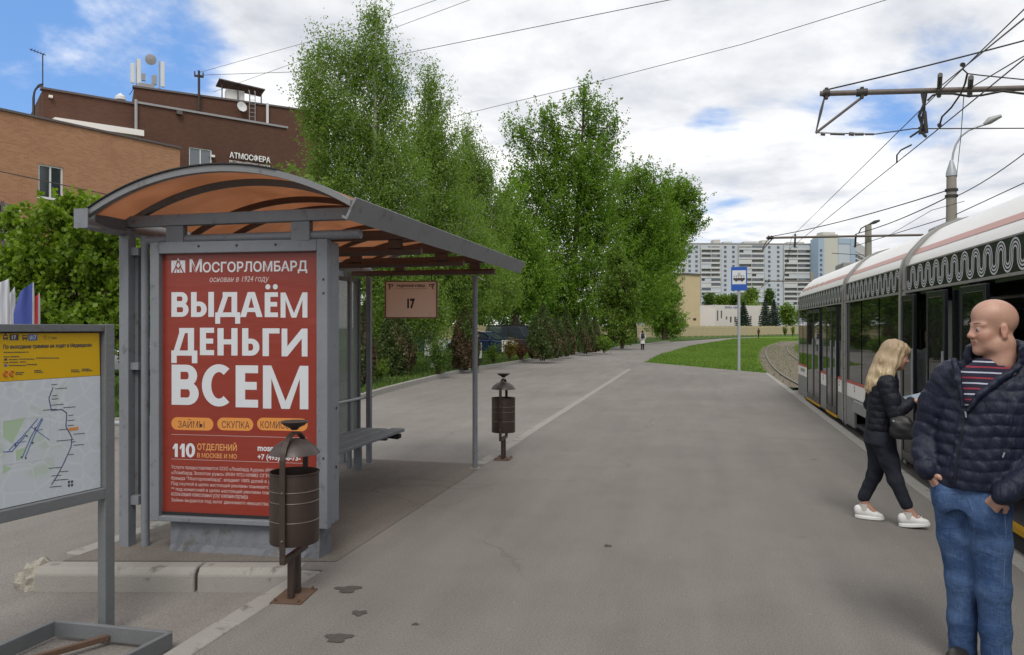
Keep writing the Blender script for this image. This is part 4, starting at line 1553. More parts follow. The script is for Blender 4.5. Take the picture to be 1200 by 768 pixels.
# cross frames: upper beam, lower pipe, stub blocks between
for i, y in enumerate(YF):
    mm = M['grey_paint'] if i == 0 else M['beam_lit_brown']  # inner frames carry the roof's orange light in their colour
    sbar(MB(), (-4.35, y, ZB), (-2.22, y, ZB), .07, .085).build('cross_beam', mm, sh, bevel=.005)
    x0 = -4.155 if i == 0 else -4.2
    mb = MB()
    mb.tube([S_(x0, y + .02, 2.375), S_(-2.34, y + .02, 2.375)], .034, 12)
    if i == 0:
        mb.tube([S_(-4.155, y + .02, 2.41), S_(-4.155, y + .02, 2.34)], .036, 12)
    mb.build('tie_pipe', mm, sh, smooth=50)
    for x in ((-3.86, -2.80) if i == 0 else (-3.55, -2.58)):
        sbar(MB(), (x, y + .004, 2.335 if i == 0 else 2.40), (x, y + .004, ZB - .044), .15 if i == 0 else .12, .055, (0, 1, 0)).build('stub_plate', mm, sh, bevel=.004)


# arched roof
XC, HW, RISE, ZE = -3.255, 1.045, .280, 2.535
RAD = (HW * HW + RISE * RISE) / (2 * RISE)


def arch(x):
    return ZE + RISE - RAD + math.sqrt(RAD * RAD - (x - XC) ** 2)


def arch_strip(y0, y1, dz0, dz1, m, name, n=28, x0=XC - HW, x1=XC + HW, bevel=0):
    mb = MB()
    vs, fs = [], []
    for i in range(n + 1):
        x = x0 + (x1 - x0) * i / n
        z = arch(x)
        for yy in (y0, y1):
            for dz in (dz0, dz1):
                vs.append(S_(x, yy, z + dz))
    for i in range(n):
        a = i * 4
        b = a + 4
        fs += [(a, a + 1, b + 1, b), (a + 2, b + 2, b + 3, a + 3), (a, b, b + 2, a + 2), (a + 1, a + 3, b + 3, b + 1)]
    fs += [(0, 2, 3, 1), (4 * n, 4 * n + 1, 4 * n + 3, 4 * n + 2)]
    mb.add(vs, fs)
    return mb.build(name, m, sh, smooth=40)


Y0, Y1 = 4.56, 9.56
arch_strip(Y0, Y0 + .045, -.034, .010, M['grey_roof'], 'roof_edge_trim')
arch_strip(Y1 - .045, Y1, -.045, .012, M['grey_roof'], 'roof_edge_trim')
for i in range(4):
    a, b = Y0 + .05 + i * (Y1 - Y0 - .1) / 4, Y0 + .05 + (i + 1) * (Y1 - Y0 - .1) / 4
    # sheets, each bowed a little differently
    arch_strip(a + .004, b - .004, -.004 + .003 * (i % 2), .004 + .003 * (i % 2), M['poly'], 'roof_sheet')
arch_strip(Y0 - .012, Y0 + .10, .014, .022, M['rubber'], 'roof_membrane', x0=XC - HW, x1=XC + .5)
for y in YF[:1] + [5.75] + YF[1:] + [8.1, 9.2]:
    arch_strip(y - .02, y + .02, -.055, -.009, M['beam_lit_brown'] if y > 5 else M['grey_dark'], 'roof_rib')  # inner ribs share the light-tinted brown of the beams
# edge beams (gutters) on both long sides
for (x, s) in ((-2.205, 1), (-4.305, -1)):
    mb = MB()
    pr = [(x - s * .055, 2.425), (x - s * .020, 2.410), (x + s * .050, 2.550), (x + s * .036, 2.558), (x - s * .028, 2.432), (x - s * .055, 2.442)]
    mb.prism([(p - OX, q) for p, q in pr], Y0 - .02 - OY, Y1 + .03 - OY, 'y')
    mb.build('roof_edge_beam', M['grey_roof'], sh)
    if s < 0:
        MB().box(x - .065 - OX, x + .055 - OX, Y0 - .03 - OY, Y0 - .022 - OY, 2.42, 2.56).build('beam_end', M['grey_paint'], sh)
sbar(MB(), (-4.33, Y0 + .10, 2.48), (-4.30, 4.94, 2.47), .06, .12).build('corner_bracket', M['grey_dark'], sh)
# near end infill between the two left posts
for z, h in ((2.29, .06), (1.40, .055), (.36, .07)):
    sbar(MB(), (-4.258, 4.99, z), (-4.187, 4.99, z), .055, h).build('side_rail', M['grey_paint'], sh)
# glass back wall: frames and panes
for i in range(3):
    a, b = YF[i] + .06, YF[i + 1] - .06
    if i == 2:
        b = 8.60
    xg = -4.06
    fr_ = MB()
    for (y) in (a, b):
        sbar(fr_, (xg, y, .32), (xg, y, 2.30), .045, .045, (0, 1, 0))
    for z in (.34, 2.28):
        sbar(fr_, (xg, a, z), (xg, b, z), .045, .045)
    f_ = fr_.build('back_frame', M['grey_dark'], sh)
    MB().box(xg - .004 - OX, xg + .004 - OX, a + .024 - OY, b - .024 - OY, .364, 2.256).build('pane', M['clear'], f_)
# solid side leaf between near-left posts (seen edge on)
sbar(MB(), (-4.24, 5.03, .36), (-4.24, 5.03, 2.27), .03, .05, (0, 1, 0)).build('side_stile', M['grey_dark'], sh)
sbar(MB(), (-4.21, 5.45, .36), (-4.21, 5.45, 2.27), .05, .04, (0, 1, 0)).build('side_stile', M['grey_dark'], sh)
# bench: three slats, support arms and legs
for k, x in enumerate((-3.80, -3.62, -3.43)):
    sbar(MB(), (x, 5.5, .485), (x, 8.30 if k < 2 else 8.36, .485), .165, .04).build('bench_slat', M['grey_paint'], sh, bevel=.008)
MB().prism([(-3.36 - OX, .40), (-3.33 - OX, .415), (-3.33 - OX, .462), (-3.9 - OX, .462), (-3.9 - OX, .44)], 8.16 - OY, 8.21 - OY, 'y').build('bench_arm', M['black'], sh)
for y in (5.8, 7.95):
    sbar(MB(), (-3.88, y, .44), (-3.40, y, .44), .05, .045).build('bench_arm', M['grey_dark'], sh)
    sbar(MB(), (-3.90, y + .3, -.01), (-3.90, y + .3, .46), .085, .06, (0, 1, 0)).build('bench_leg', M['grey_paint'], sh, bevel=.005)
sbar(MB(), (-3.95, 8.3, .36), (-3.95, 8.72, .36), .04, .06).build('bench_bracket', M['beam_lit_brown'], sh)
mb = MB().tube([S_(-4.0, 5.4, .83), S_(-4.0, 8.90, .83)], .018, 8)
mb.build('back_rail', M['zinc'], sh, smooth=50)

# ------------------------------------------------------------------ hanging stop board
hb = thing('stop_board', 'pinkish hanging board with the number 17 under the shelter roof', 'sign', (*W(482, None, 9.15)[:2], 1.82), R_(10))
cx = 0
M['board_pink'] = mat('faded_board', (0.88, 0.66, 0.53), 0.5, 0, .05, 3, (0.82, 0.59, 0.46))
M['board_rim'] = mat('board_rim', (0.20, 0.085, 0.05), 0.5)
M['ink'] = mat('dark_ink', (0.035, 0.022, 0.020), 0.6)
MB().box(-.315, .315, -.012, .012, 0, .44).build('panel', M['board_pink'], hb, bevel=.004)
mb = MB().box(-.325, -.309, -.018, .018, -.008, .448).box(.309, .325, -.018, .018, -.008, .448).box(-.309, .309, -.018, .018, .436, .448).box(-.309, .309, -.018, .018, -.008, .006)
mb.build('rim', M['board_rim'], hb)
for x in (-.25, .25):
    MB().tube([(x, 0, .44), (x, 0, .53)], .006, 6).build('hanger', M['iron'], hb)
lettering('РАДУЖНАЯ УЛИЦА', -.175, .175, .366, .404, -.0128, M['ink'], hb, .045)
lettering('17', -.048, .048, .110, .232, -.0128, M['ink'], hb, .06)
MB().box(-.20, .20, -.0132, -.0124, .350, .353).build('rule', M['ink'], hb)
for s in (-1, 1):
    lg = MB()
    for (a, b, c, d) in ((-.033, .033, .030, .042), (-.033, -.022, .012, .030), (.006, .018, -.022, .030), (-.014, .006, .006, .016)):
        lg.box(min(s * a, s * b) + s * .255, max(s * a, s * b) + s * .255, -.0132, -.0124, .366 + c, .366 + d)
    lg.build('emblem', M['ink'], hb)

# ------------------------------------------------------------------ advertising light box
FA_ = (W(188, None, 5.70), W(372, None, 5.48))
dA = (FA_[1] - FA_[0])
wA = Vector((dA.x, dA.y)).length
angA = math.atan2(dA.y, dA.x)
ad = thing('advert_box', 'grey advertising light box with a big red poster at the near end of the shelter', 'advertising box', (FA_[0].x, FA_[0].y, 0), angA)
PZ0, PZ1 = .305, 2.258
M['red'] = None
m, t, b = base_mat('poster_red')
co = t.new('ShaderNodeTexCoord').outputs['Object']
c = t.mix(t.smooth(t.noise(co, 1.2, 5, .6), .35, .7), (0.232, 0.029, 0.016, 1), (0.205, 0.025, 0.014, 1))
sc_ = t.noise(co, 9, 8, .7, .6)
msk = t.math('MULTIPLY', t.smooth(sc_, .66, .74), .45)
c = t.mix(msk, c, (0.32, 0.12, 0.09, 1))
t.put(b.inputs['Base Color'], c)
b.inputs['Roughness'].default_value = .32
wv = t.new('ShaderNodeMapping', i_0=co)
wv.inputs['Scale'].default_value = (1.5, 1, 7)
bp = t.new('ShaderNodeBump', i_Strength=.18, i_Distance=.02, i_Height=t.noise(wv.outputs[0], 1.5, 3, .5))
t.put(b.inputs['Normal'], bp.outputs[0])
M['red'] = m
M['print_white'] = mat('print_white', (0.56, 0.58, 0.61), 0.4, 0, .05, 4)
M['print_grey'] = mat('print_pale', (0.52, 0.42, 0.41), 0.5)
M['print_orange'] = mat('print_orange', (0.60, 0.235, 0.050), 0.4)
M['print_tan'] = mat('print_tan', (0.58, 0.27, 0.085), 0.5)
T_ = .085
x0b, x1b = -.075, wA + .085
zb0, zb1 = .235, 2.345
fr = MB()
fr.box(x0b, 0, -.02, .05, zb0, zb1)
fr.box(wA, x1b, -.02, .05, zb0, zb1)
fr.box(0, wA, -.02, .05, PZ1, zb1)
fr.box(0, wA, -.02, .05, zb0, PZ0 - .03)
fr.build('door_frame', M['grey_paint'], ad, bevel=.006)
MB().box(x0b + .012, x1b + .0, .052, .20, zb0 + .012, zb1 - .01).build('cabinet', M['grey_paint'], ad, bevel=.01)
MB().box(x0b - .006, x0b + .02, .02, .06, .7, .85).build('hinge', M['grey_dark'], ad)
MB().box(x0b - .006, x0b + .02, .02, .06, 1.8, 1.95).build('hinge', M['grey_dark'], ad)
for x in (.33, .64, .95):
    MB().lathe([(0, .006), (.008, .004), (.01, 0)], 8).build('screw', M['iron'], ad, (x, -.021, zb1 - .035), (R_(90), 0, 0))
for z in (.75, 1.95, 2.05):
    MB().lathe([(0, .004), (.008, .003), (.009, 0)], 8).build('screw', M['iron'], ad, (x1b - .03, -.021, z), (R_(90), 0, 0))
for z in (.66, 1.1):
    MB().lathe([(0, .004), (.010, .003), (.012, 0)], 8).build('lock', M['black'], ad, (x1b + .001, .14, z), (0, R_(90), 0))
# plinth of painted concrete, rough edges
pl = thing('plinth', 'rough grey painted concrete plinth under the advertising box', 'plinth', (FA_[0].x, FA_[0].y, 0), angA)
mb = MB()
nx = 26
vs = []
for i in range(nx + 1):
    x = .06 + (1.27 - .06) * i / nx
    for (y, z, j) in ((.02, -.01, 1), (.035, .05, 1), (.04, .232, 0), (.24, .232, 0), (.24, -.01, 0)):
        r = random.uniform(-.012, .012) if j else 0
        vs.append((x, y + r, z + r * .5))
mb.add(vs, [(i * 5 + k, (i + 1) * 5 + k, (i + 1) * 5 + k + 1, i * 5 + k + 1) for i in range(nx) for k in range(4)])
mb.add([vs[k] for k in range(5)], [(0, 1, 2, 3, 4)])
mb.add([vs[-5 + k] for k in range(5)], [(4, 3, 2, 1, 0)])
mb.build('block', mat('plinth_paint', (0.155, 0.165, 0.185), .75, 0, .2, 4, (0.12, .115, .11), .7, 28, .3, (.55, .68)), pl)
# poster with its print
po = MB().box(0, wA, .030, .036, PZ0 - .03, PZ1).build('poster', M['red'], ad)
po['label'] = 'red poster with large white lettering'
MB().box(0, wA, .020, .029, PZ0 - .03, PZ0 - .006).build('poster_gap', M['black'], ad)


def pu(u):
    """photo column on the poster -> local x (perspective taken out)"""
    s = (u - 188) / (372 - 188)
    k = 5.48 / 5.70
    return wA * (s / k) / (1 - s + s / k)


def pz(u, v):
    s = (u - 188) / 184.0
    vt = 297 - 1.0 * s
    vb = 600 + 11.5 * s
    return PZ1 - (v - vt) / (vb - vt) * (PZ1 - PZ0)


# perspective along the poster: depth shrinks to the right
def pu(u):
    q0, q1 = (188 - 600) / FPX, (372 - 600) / FPX
    q = (u - 600) / FPX
    ca, cb = Vector((q0 * 5.70, 5.70)), Vector((q1 * 5.48, 5.48))
    d = cb - ca
    # ca + d*t = (q*Z, Z)
    t_ = (ca.x - q * ca.y) / (q * d.y - d.x)
    return wA * t_


def plet(txt, u0, u1, v0, v1, m, bold=.05, um=None, **kw):
    um = (u0 + u1) / 2 if um is None else um
    return lettering(txt, pu(u0), pu(u1), pz(um, v1), pz(um, v0), .0292, m, po, bold, **kw)


PW = M['print_white']
plet('М', 219.5, 234, 303.0, 318.5, PW, .020)
plet('ОСГОРЛОМБАРД', 235, 358, 306.5, 321.5, PW, .020)
# small serifs under the name's strokes keep its engraved look
plet('основан в 1924 году', 243, 313, 324.0, 332.5, M['print_grey'], .004, shear=.25)


# heavy poster capitals drawn as flat shapes; each glyph in a unit-high box of width w
def ring_half(x0, xr, y0, y1, th, tv, n=10):
    r = (y1 - y0) / 2
    ax = min(r * 1.05, (xr - x0) * .95)
    out, inn = [(x0, y1)], [(x0, y1 - th)]
    for i in range(n + 1):
        t_ = math.pi / 2 - math.pi * i / n
        out.append((xr - ax + ax * math.cos(t_), (y0 + y1) / 2 + r * math.sin(t_)))
        inn.append((max(x0, xr - ax) + max(.01, ax - tv) * math.cos(t_), (y0 + y1) / 2 + (r - th) * math.sin(t_)))
    out.append((x0, y0))
    inn.append((x0, y0 + th))
    return [[out[i], out[i + 1], inn[i + 1], inn[i]] for i in range(len(out) - 1)]


def rc(a, b, c, d):
    return [(a, c), (b, c), (b, d), (a, d)]


def glyph(ch, w):
    t, h = .245, .185
    if ch == 'В':
        return [rc(0, t, 0, 1)] + ring_half(t, w - .045, .46, 1, h * .95, t * .95) + ring_half(t, w, 0, .575, h, t)
    if ch == 'Ь':
        return [rc(0, t, 0, 1)] + ring_half(t, w, 0, .62, h, t)
    if ch == 'Ы':
        return glyph('Ь', w - t - .07) + [rc(w - t, w, 0, 1)]
    if ch == 'Д':
        a = .13
        return [rc(0, w, 0, h), rc(0, t * .88, -.27, 0), rc(w - t * .88, w, -.27, 0), rc(w - a - t, w - a, h, 1), rc(w * .30, w - a - t, 1 - h, 1),
                [(a * .75, h), (a * .75 + t * .95, h), (w * .30 + t * .95, 1 - h), (w * .30, 1 - h)], [(w * .30, 1), (w * .30, 1 - h), (w * .30 + .05, 1 - h), (w * .30 + .05, 1)]]
    if ch == 'А':
        m = w / 2
        k = .155
        return [[(0, 0), (t * 1.06, 0), (m + .02, .86), (m - k, 1)], [(w, 0), (m + k, 1), (m - .02, .86), (w - t * 1.06, 0)], [(m - k, 1), (m - .02, .80), (m + .02, .80), (m + k, 1)], rc(w * .27, w * .73, .20, .20 + h * .92)]
    if ch in 'ЕЁ':
        g = [rc(0, t, 0, 1), rc(t, w, 0, h), rc(t, w, 1 - h, 1), rc(t, w * .94, .5 - h * .42, .5 + h * .58)]
        if ch == 'Ё':
            for cx_ in (w * .24, w * .80):
                g.append([(cx_ + .108 * math.cos(t_), 1.22 + .108 * math.sin(t_)) for t_ in np.linspace(0, 2 * math.pi, 18)[:-1]])
        return g
    if ch == 'М':
        m = w / 2
        return [rc(0, t * .86, 0, 1), rc(w - t * .86, w, 0, 1), [(t * .86, 1), (t * .86, .70), (m - t * .42, 0), (m, 0), (m, .18)], [(w - t * .86, 1), (m, .18), (m, 0), (m + t * .42, 0), (w - t * .86, .70)]]
    if ch == 'Н':
        return [rc(0, t, 0, 1), rc(w - t, w, 0, 1), rc(t, w - t, .5 - h * .5, .5 + h * .5)]
    if ch == 'Г':
        return [rc(0, t, 0, 1), rc(t, w, 1 - h, 1)]
    if ch == 'И':
        return [rc(0, t * .9, 0, 1), rc(w - t * .9, w, 0, 1), [(t * .9, 0), (t * .9, .36), (w - t * .9, 1), (w - t * .9, .64)]]
    if ch == '1':
        return [rc(w - t, w, 0, 1), [(0, .66), (.10, .56), (w - t, .74), (w - t, 1)]]
    if ch == '0':
        A_ = np.linspace(0, 2 * math.pi, 29)
        pts = [((w / 2 + w / 2 * math.cos(a), .5 + .515 * math.sin(a)), (w / 2 + (w / 2 - t) * math.cos(a), .5 + (.515 - h) * math.sin(a))) for a in A_]
        return [[p[0], q[0], q[1], p[1]] for p, q in zip(pts, pts[1:])]
    if ch == 'С':
        out = []
        A_ = np.linspace(R_(52), R_(308), 26)
        pts = [((w * .605 + w * .605 * math.cos(a), .5 + .515 * math.sin(a)), (w * .605 + (w * .605 - t * 1.02) * math.cos(a), .5 + (.515 - h * 1.03) * math.sin(a))) for a in A_]
        return [[p[0], q[0], q[1], p[1]] for p, q in zip(pts, pts[1:])]


def headline(spec):
    for ch, u0, u1, v0, v1 in spec:
        mb = MB()
        um = (u0 + u1) / 2
        xa, xb, za, zb_ = pu(u0), pu(u1), pz(um, v1), pz(um, v0)
        w_ = (xb - xa) / (zb_ - za)
        for i, poly in enumerate(glyph(ch, w_)):
            mb.add([(xa + p * (zb_ - za), .0292 - .00004 * i, za + q * (zb_ - za)) for p, q in poly], [tuple(range(len(poly)))])
        o = mb.build('headline_letter', PW, po, fix=False)


headline((('В', 198.1, 218.4, 342, 371.2), ('Ы', 221.2, 248.2, 342.2, 371.7), ('Д', 249.7, 279, 342.7, 372.2), ('А', 278.8, 305.4, 343, 372.6), ('Ё', 307.9, 323.5, 343.6, 373), ('М', 326.6, 358.2, 344.2, 374)))
headline((('Д', 198, 228.6, 384.5, 417.2), ('Е', 231.6, 248.3, 384.6, 417), ('Н', 252.3, 275.9, 385.4, 417.8), ('Ь', 281.3, 301.8, 385.8, 418.4), ('Г', 305.4, 325.4, 386.3, 419.3), ('И', 327.8, 358.3, 387, 420)))
headline((('В', 198.3, 230.4, 428, 475.6), ('С', 234.0, 267.1, 428.6, 477.2), ('Е', 273.7, 300.1, 429.8, 479.6), ('М', 305.8, 359.3, 430.8, 482)))
for (a, b_, tx, ta, tb) in ((198, 247.5, 'ЗАЙМЫ', 206, 237), (252, 294.5, 'СКУПКА', 257.5, 290), (299, 358.5, 'КОМИССИЯ**', 303, 355)):
    v0 = 490.0 + (a - 198) * .022
    v1 = v0 + 15.0
    xa, xb, za, zb_ = pu(a), pu(b_), pz((a + b_) / 2, v1 + .6), pz((a + b_) / 2, v0 + .6)
    r = (zb_ - za) / 2
    poly = [(xb - r + r * math.cos(t_), za + r + r * math.sin(t_)) for t_ in np.linspace(-math.pi / 2, math.pi / 2, 12)]
    poly += [(xa + r + r * math.cos(t_), za + r + r * math.sin(t_)) for t_ in np.linspace(math.pi / 2, 3 * math.pi / 2, 12)]
    MB().prism(poly, .0288, .0296, 'y').build('print_pill', M['print_orange'], po)
    um = (ta + tb) / 2
    vv = 490.6 + (um - 198) * .022
    top = vv + (1.2 if 'Й' in tx else 3.4)
    lettering(tx, pu(ta), pu(tb), pz(um, vv + 11.8), pz(um, top), .0282, M['ink'], po, .0)
for v in (513.5, 543.2):
    a, b_ = pu(198), pu(358)
    MB().box(a, b_, .0288, .0296, pz(278, v) - .0012, pz(278, v) + .0012).build('print_rule', M['print_grey'], po)
headline((('1', 199.3, 205.6, 521.2, 537.0), ('1', 207.4, 213.7, 521.4, 537.2), ('0', 215.0, 226.0, 521.2, 537.6)))
plet('ОТДЕЛЕНИЙ', 228.5, 275, 520.2, 531.6, M['print_tan'], .022)
plet('В МОСКВЕ И МО', 228.5, 275, 533.6, 539.2, M['print_tan'], .018)
plet('mosg', 299.5, 318, 526.5, 534.0, PW, .03)
plet('+7 (495)', 299.5, 325.5, 535.5, 544.0, PW, .03)
plet('08-73-', 330, 350, 537.0, 543.5, PW, .03)
fine = ['Услуги предоставляются ООО «Ломбард Аурум» ИНН 7708389475 ОГРН', '«Ломбард Золотое руно» ИНН 9721109882 ОГРН 1207700426218, А', 'бренда "Мосгорломбард", владеет 100% долей в уставном капитале', 'Под скупкой в целях настоящей рекламы понимается выдача краткосро',
        '** под комиссией в целях настоящей рекламы понимается консульта', 'использования комиссионных услуг компании-партнера', 'Займы выдаются под залог движимого имущества, условия уточняйте']
for i, tx in enumerate(fine):
    v = 549.0 + i * 6.55
    u1 = 358 if i != 5 else 288
    plet(tx, 198, u1, v, v + 5.4, M['print_grey'], .0, um=250)
# emblem: white square with a cut out crowned M
em = MB()
x0, x1 = pu(198), pu(214.3)
z0, z1 = pz(206, 319), pz(206, 304.5)


def E2(x, z):
    return (x0 + (x1 - x0) * x, z0 + (z1 - z0) * z)


for poly in ([(0, 0), (.07, 0), (.30, .52), (.0, 1.0)], [(0, 1.0), (.30, .56), (.42, 1.0)], [(1, 0), (.93, 0), (.70, .52), (1.0, 1.0)], [(1, 1.0), (.70, .56), (.58, 1.0)],
             [(.18, 0), (.36, 0), (.36, .42)], [(.82, 0), (.64, 0), (.64, .42)], [(.42, 0), (.58, 0), (.58, .34), (.5, .22), (.42, .34)], [(.37, .60), (.5, .36), (.63, .60), (.5, .85)], [(.42, 1.06), (.5, .92), (.58, 1.06), (.5, 1.22)]):
    em.prism([E2(a, b_) for a, b_ in poly], .0288, .0296, 'y')
em.build('emblem', PW, po)

# ------------------------------------------------------------------ route map board at left
B1, B0 = W(124.5, None, 4.51), W(0, None, 3.93)
dB = B1 - B0
LB = Vector((dB.x, dB.y)).length
angB = math.atan2(dB.y, dB.x)
WB = 1.62
org = Vector((B1.x, B1.y)) - Vector((math.cos(angB), math.sin(angB))) * WB
rb = thing('route_board', 'grey framed route map board with a yellow notice on a steel stand', 'notice board', (org.x, org.y, -.15), angB)
ZT, ZBm = 1.87, .865
for x in (0, WB):
    MB().box(x - .033, x + .033, -.033, .033, .0, ZT).build('post', M['base_steel'], rb, bevel=.005)
MB().box(.033, WB - .033, -.03, .03, ZT - .044, ZT - .002).build('top_rail', M['grey_dark'], rb, bevel=.004)
MB().box(.033, WB - .033, -.034, .03, ZBm - .035, ZBm + .03).build('bottom_rail', M['base_steel'], rb, bevel=.004)
MB().box(.033, WB - .033, .012, .028, ZBm + .03, ZT - .044).build('back_sheet', M['grey_dark'], rb)
M['paper_yellow'] = mat('yellow_notice', (0.55, 0.335, 0.006), 0.35, 0, .06, 2)
M['paper_map'] = mat('map_paper', (0.47, 0.51, 0.55), 0.3, 0, .05, 3)
m, t, b = base_mat('map_paper_print')
co = t.new('ShaderNodeTexCoord').outputs['Object']
c = t.mix(t.smooth(t.noise(co, 4.5, 5, .6, .5), .55, .66), (0.49, 0.53, 0.57, 1), (0.43, 0.50, 0.46, 1))
c = t.mix(t.math('MULTIPLY', t.smooth(t.noise(co, 8, 4, .6), .62, .68), .5), c, (0.42, 0.44, 0.50, 1))
vo = t.new('ShaderNodeTexVoronoi', feature='DISTANCE_TO_EDGE', i_0=co)
vo.inputs['Scale'].default_value = 9
c = t.mix(t.math('MULTIPLY', t.math('SUBTRACT', 1.0, t.smooth(vo.outputs[0], .01, .05)), .45), c, (0.60, 0.62, 0.65, 1))
t.put(b.inputs['Base Color'], c)
b.inputs['Roughness'].default_value = .3
M['paper_map'] = m
M['map_line'] = mat('map_line', (0.06, 0.065, 0.16), .5)
M['map_blue'] = mat('map_blue', (0.05, 0.10, 0.30), .5)
M['map_green'] = mat('map_green', (0.36, 0.47, 0.33), .5)
M['map_ink'] = mat('map_ink', (0.05, 0.05, 0.055), .5)
M['print_red'] = mat('print_red', (0.42, 0.05, 0.02), .5)


def bx_(u):
    q = (u - 600) / FPX
    ca = Vector((-600 / FPX * 3.93, 3.93))
    cb = Vector((-475.5 / FPX * 4.51, 4.51))
    d = cb - ca
    t_ = (ca.x - q * ca.y) / (q * d.y - d.x)
    return WB - LB + LB * t_


def bz_(u, v):
    t_ = (bx_(u) - (WB - LB)) / LB
    Z = 3.93 + (4.51 - 3.93) * t_
    return EYE + (HOR - v) / FPX * Z + .15


XR = bx_(116.0)
XL = .05
zy0, zy1 = bz_(60, 443), ZT - .075
yel = MB()
# sheet edges run a little askew, one corner curls
yel.prism([(XL, bz_(0, 447) + .0), (bx_(117), bz_(117, 440)), (XR, ZT - .052), (XL, ZT - .050)], -.0015, .0, 'y')
yn = yel.build('yellow_notice', M['paper_yellow'], rb)
mpp = MB().prism([(XL, ZBm + .035), (XR + .01, ZBm + .034), (bx_(117.3), bz_(117, 440) - .002), (XL, bz_(0, 447) - .002)], -.001, .003, 'y').build('map_sheet', M['paper_map'], rb)


def blet(txt, u0, u1, v0, v1, m, parent=yn, bold=.0, y=-.0025, um=None):
    um = (u0 + u1) / 2 if um is None else um
    return lettering(txt, bx_(u0), bx_(u1), bz_(um, v1), bz_(um, v0), y, m, parent, bold)


def brect(u0, u1, v0, v1, m, parent=yn, y=-.002, name='print_block', um=None):
    um = (u0 + u1) / 2 if um is None else um
    return MB().box(bx_(u0), bx_(u1), y - .0003, y + .0006, bz_(um, v1), bz_(um, v0)).build(name, m, parent)


MI = M['map_ink']
blet('По выходным трамваи не ходят в Медведково', 3.5, 107.5, 403.0, 409.0, MI, yn, .035)
brect(11, 21.5, 392, 399, MI)
blet('17', 13.5, 18.5, 393.2, 398, M['print_white'], yn, .03, -.0032)
brect(33, 43.5, 392, 399.2, M['map_blue'])
blet('017', 34.2, 42.2, 393.0, 398.2, M['print_white'], yn, .03, -.0032)
for (a, tr_) in ((3.2, 1), (26, 0)):
    brect(a, a + 6, 393, 397.5, MI)
    brect(a + .8, a + 5.2, 394, 395.6, M['paper_yellow'], yn, -.0032)
    brect(a + .6, a + 1.8, 397.5, 399, MI)
    brect(a + 4.0, a + 5.2, 397.5, 399, MI)
    if tr_:
        brect(a + 2, a + 4, 391, 393, MI)
blet('с 7 мая', 56, 66, 394.5, 397.5, MI)
for (a, b_, c, d) in ((51, 54, 393.6, 394.2), (51, 51.4, 394.2, 397.4), (53.6, 54, 394.2, 397.4), (51, 54, 397.2, 397.6)):
    brect(a, b_, c, d, MI)
# small print too small to read in the photograph: ruled strokes
mb = MB()
for (a, b_, v) in ((4, 16, 413.2), (17, 29, 413.0), (30, 33, 412.8), (4, 10, 418.4), (11, 22, 418.2), (10, 21, 421.6), (22, 40, 421.0), (42, 69, 419.8), (4, 10, 425.2), (11, 21, 424.8), (23, 30, 424.4), (10, 30, 428.4), (31, 43, 427.4),
                   (18, 28, 436.8), (18, 26, 438.8), (40, 48, 434.5), (40, 50, 436.4), (83, 92, 433.8), (96, 105, 432.8), (83, 93, 435.8), (95, 108, 434.6)):
    k = a
    while k < b_:
        e = min(b_, k + random.uniform(1.0, 3.2))
        mb.box(bx_(k), bx_(e), -.0026, -.0018, bz_(k, v + .55), bz_(k, v - .55))
        k = e + .5
mb.build('small_print', MI, yn)['kind'] = 'stuff'
brect(4.6, 8.2, 420.2, 422.8, MI)
brect(4.6, 8.2, 427.2, 429.8, M['map_blue'])
for (cx_, cv, col_) in ((6.2, 438.5, 'print_red'), (13.4, 438.0, 'print_red')):
    MB().tube([(bx_(cx_) + .012 * math.cos(t_), -.0022, bz_(cx_, cv) + .014 * math.sin(t_)) for t_ in np.linspace(.3, 5.6, 14)], .0028, 4).build('emblem', M[col_], yn)
    MB().tube([(bx_(cx_), -.0022, bz_(cx_, cv) + .004), (bx_(cx_), -.0022, bz_(cx_, cv) - .02)], .003, 4).build('emblem', M[col_], yn)


# map print: route, inset, stop strokes
def bline(pts, wpx, m, name, y=-.0018):
    mb = MB()
    for (a, b_) in zip(pts, pts[1:]):
        p = (bx_(a[0]), y, bz_(*a))
        q = (bx_(b_[0]), y, bz_(*b_))
        mb.bar(p, q, .0006, wpx * .0048, (0, 0, 1)) if abs(q[0] - p[0]) > abs(q[2] - p[2]) else mb.bar(p, q, wpx * .0048, .0006, (0, -1, 0))
    return mb.build(name, m, mpp)


route = [(62, 454), (57, 467), (60, 481), (72, 480), (78, 484), (77, 500), (84, 513), (83, 524), (74, 544), (66, 559), (60, 568)]
bline(route, 1.1, M['map_line'], 'route_line')
mb = MB()
for (u, v, l) in ((60, 451, 7), (64, 456, 14), (61, 464, 6), (60, 468, 8), (60, 475, 14), (50, 481, 16), (74, 478, 14), (80, 487, 6), (79, 493, 8), (79, 499, 7), (68, 504, 12), (66, 517, 20), (84, 518, 4), (86, 509, 13), (80, 533, 6), (86, 522, 12), (57, 549, 14), (70, 553, 10), (60, 558, 12), (64, 563, 16), (58, 571, 14)):
    mb.bar((bx_(u), -.0018, bz_(u, v)), (bx_(u + l), -.0018, bz_(u + l, v - .15 * l * .6)), .0006, .0035)
mb.build('stop_names', MI, mpp)['kind'] = 'stuff'
brect(80.5, 91.5, 501, 504.5, M['print_orange'], mpp, -.002, 'stop_marker')
for (pts) in ([(3, 494), (30, 489), (14, 520), (3, 512)], [(18, 528), (30, 524), (26, 537), (19, 540)], [(3, 545), (14, 549), (3, 556)]):
    MB().prism([(bx_(u), bz_(u, v)) for u, v in pts], -.0012, -.0005, 'y').build('map_park', M['map_green'], mpp)
bline([(3, 494), (58, 487), (59, 537), (3, 545), (3, 494)], .35, M['print_white'], 'map_inset')
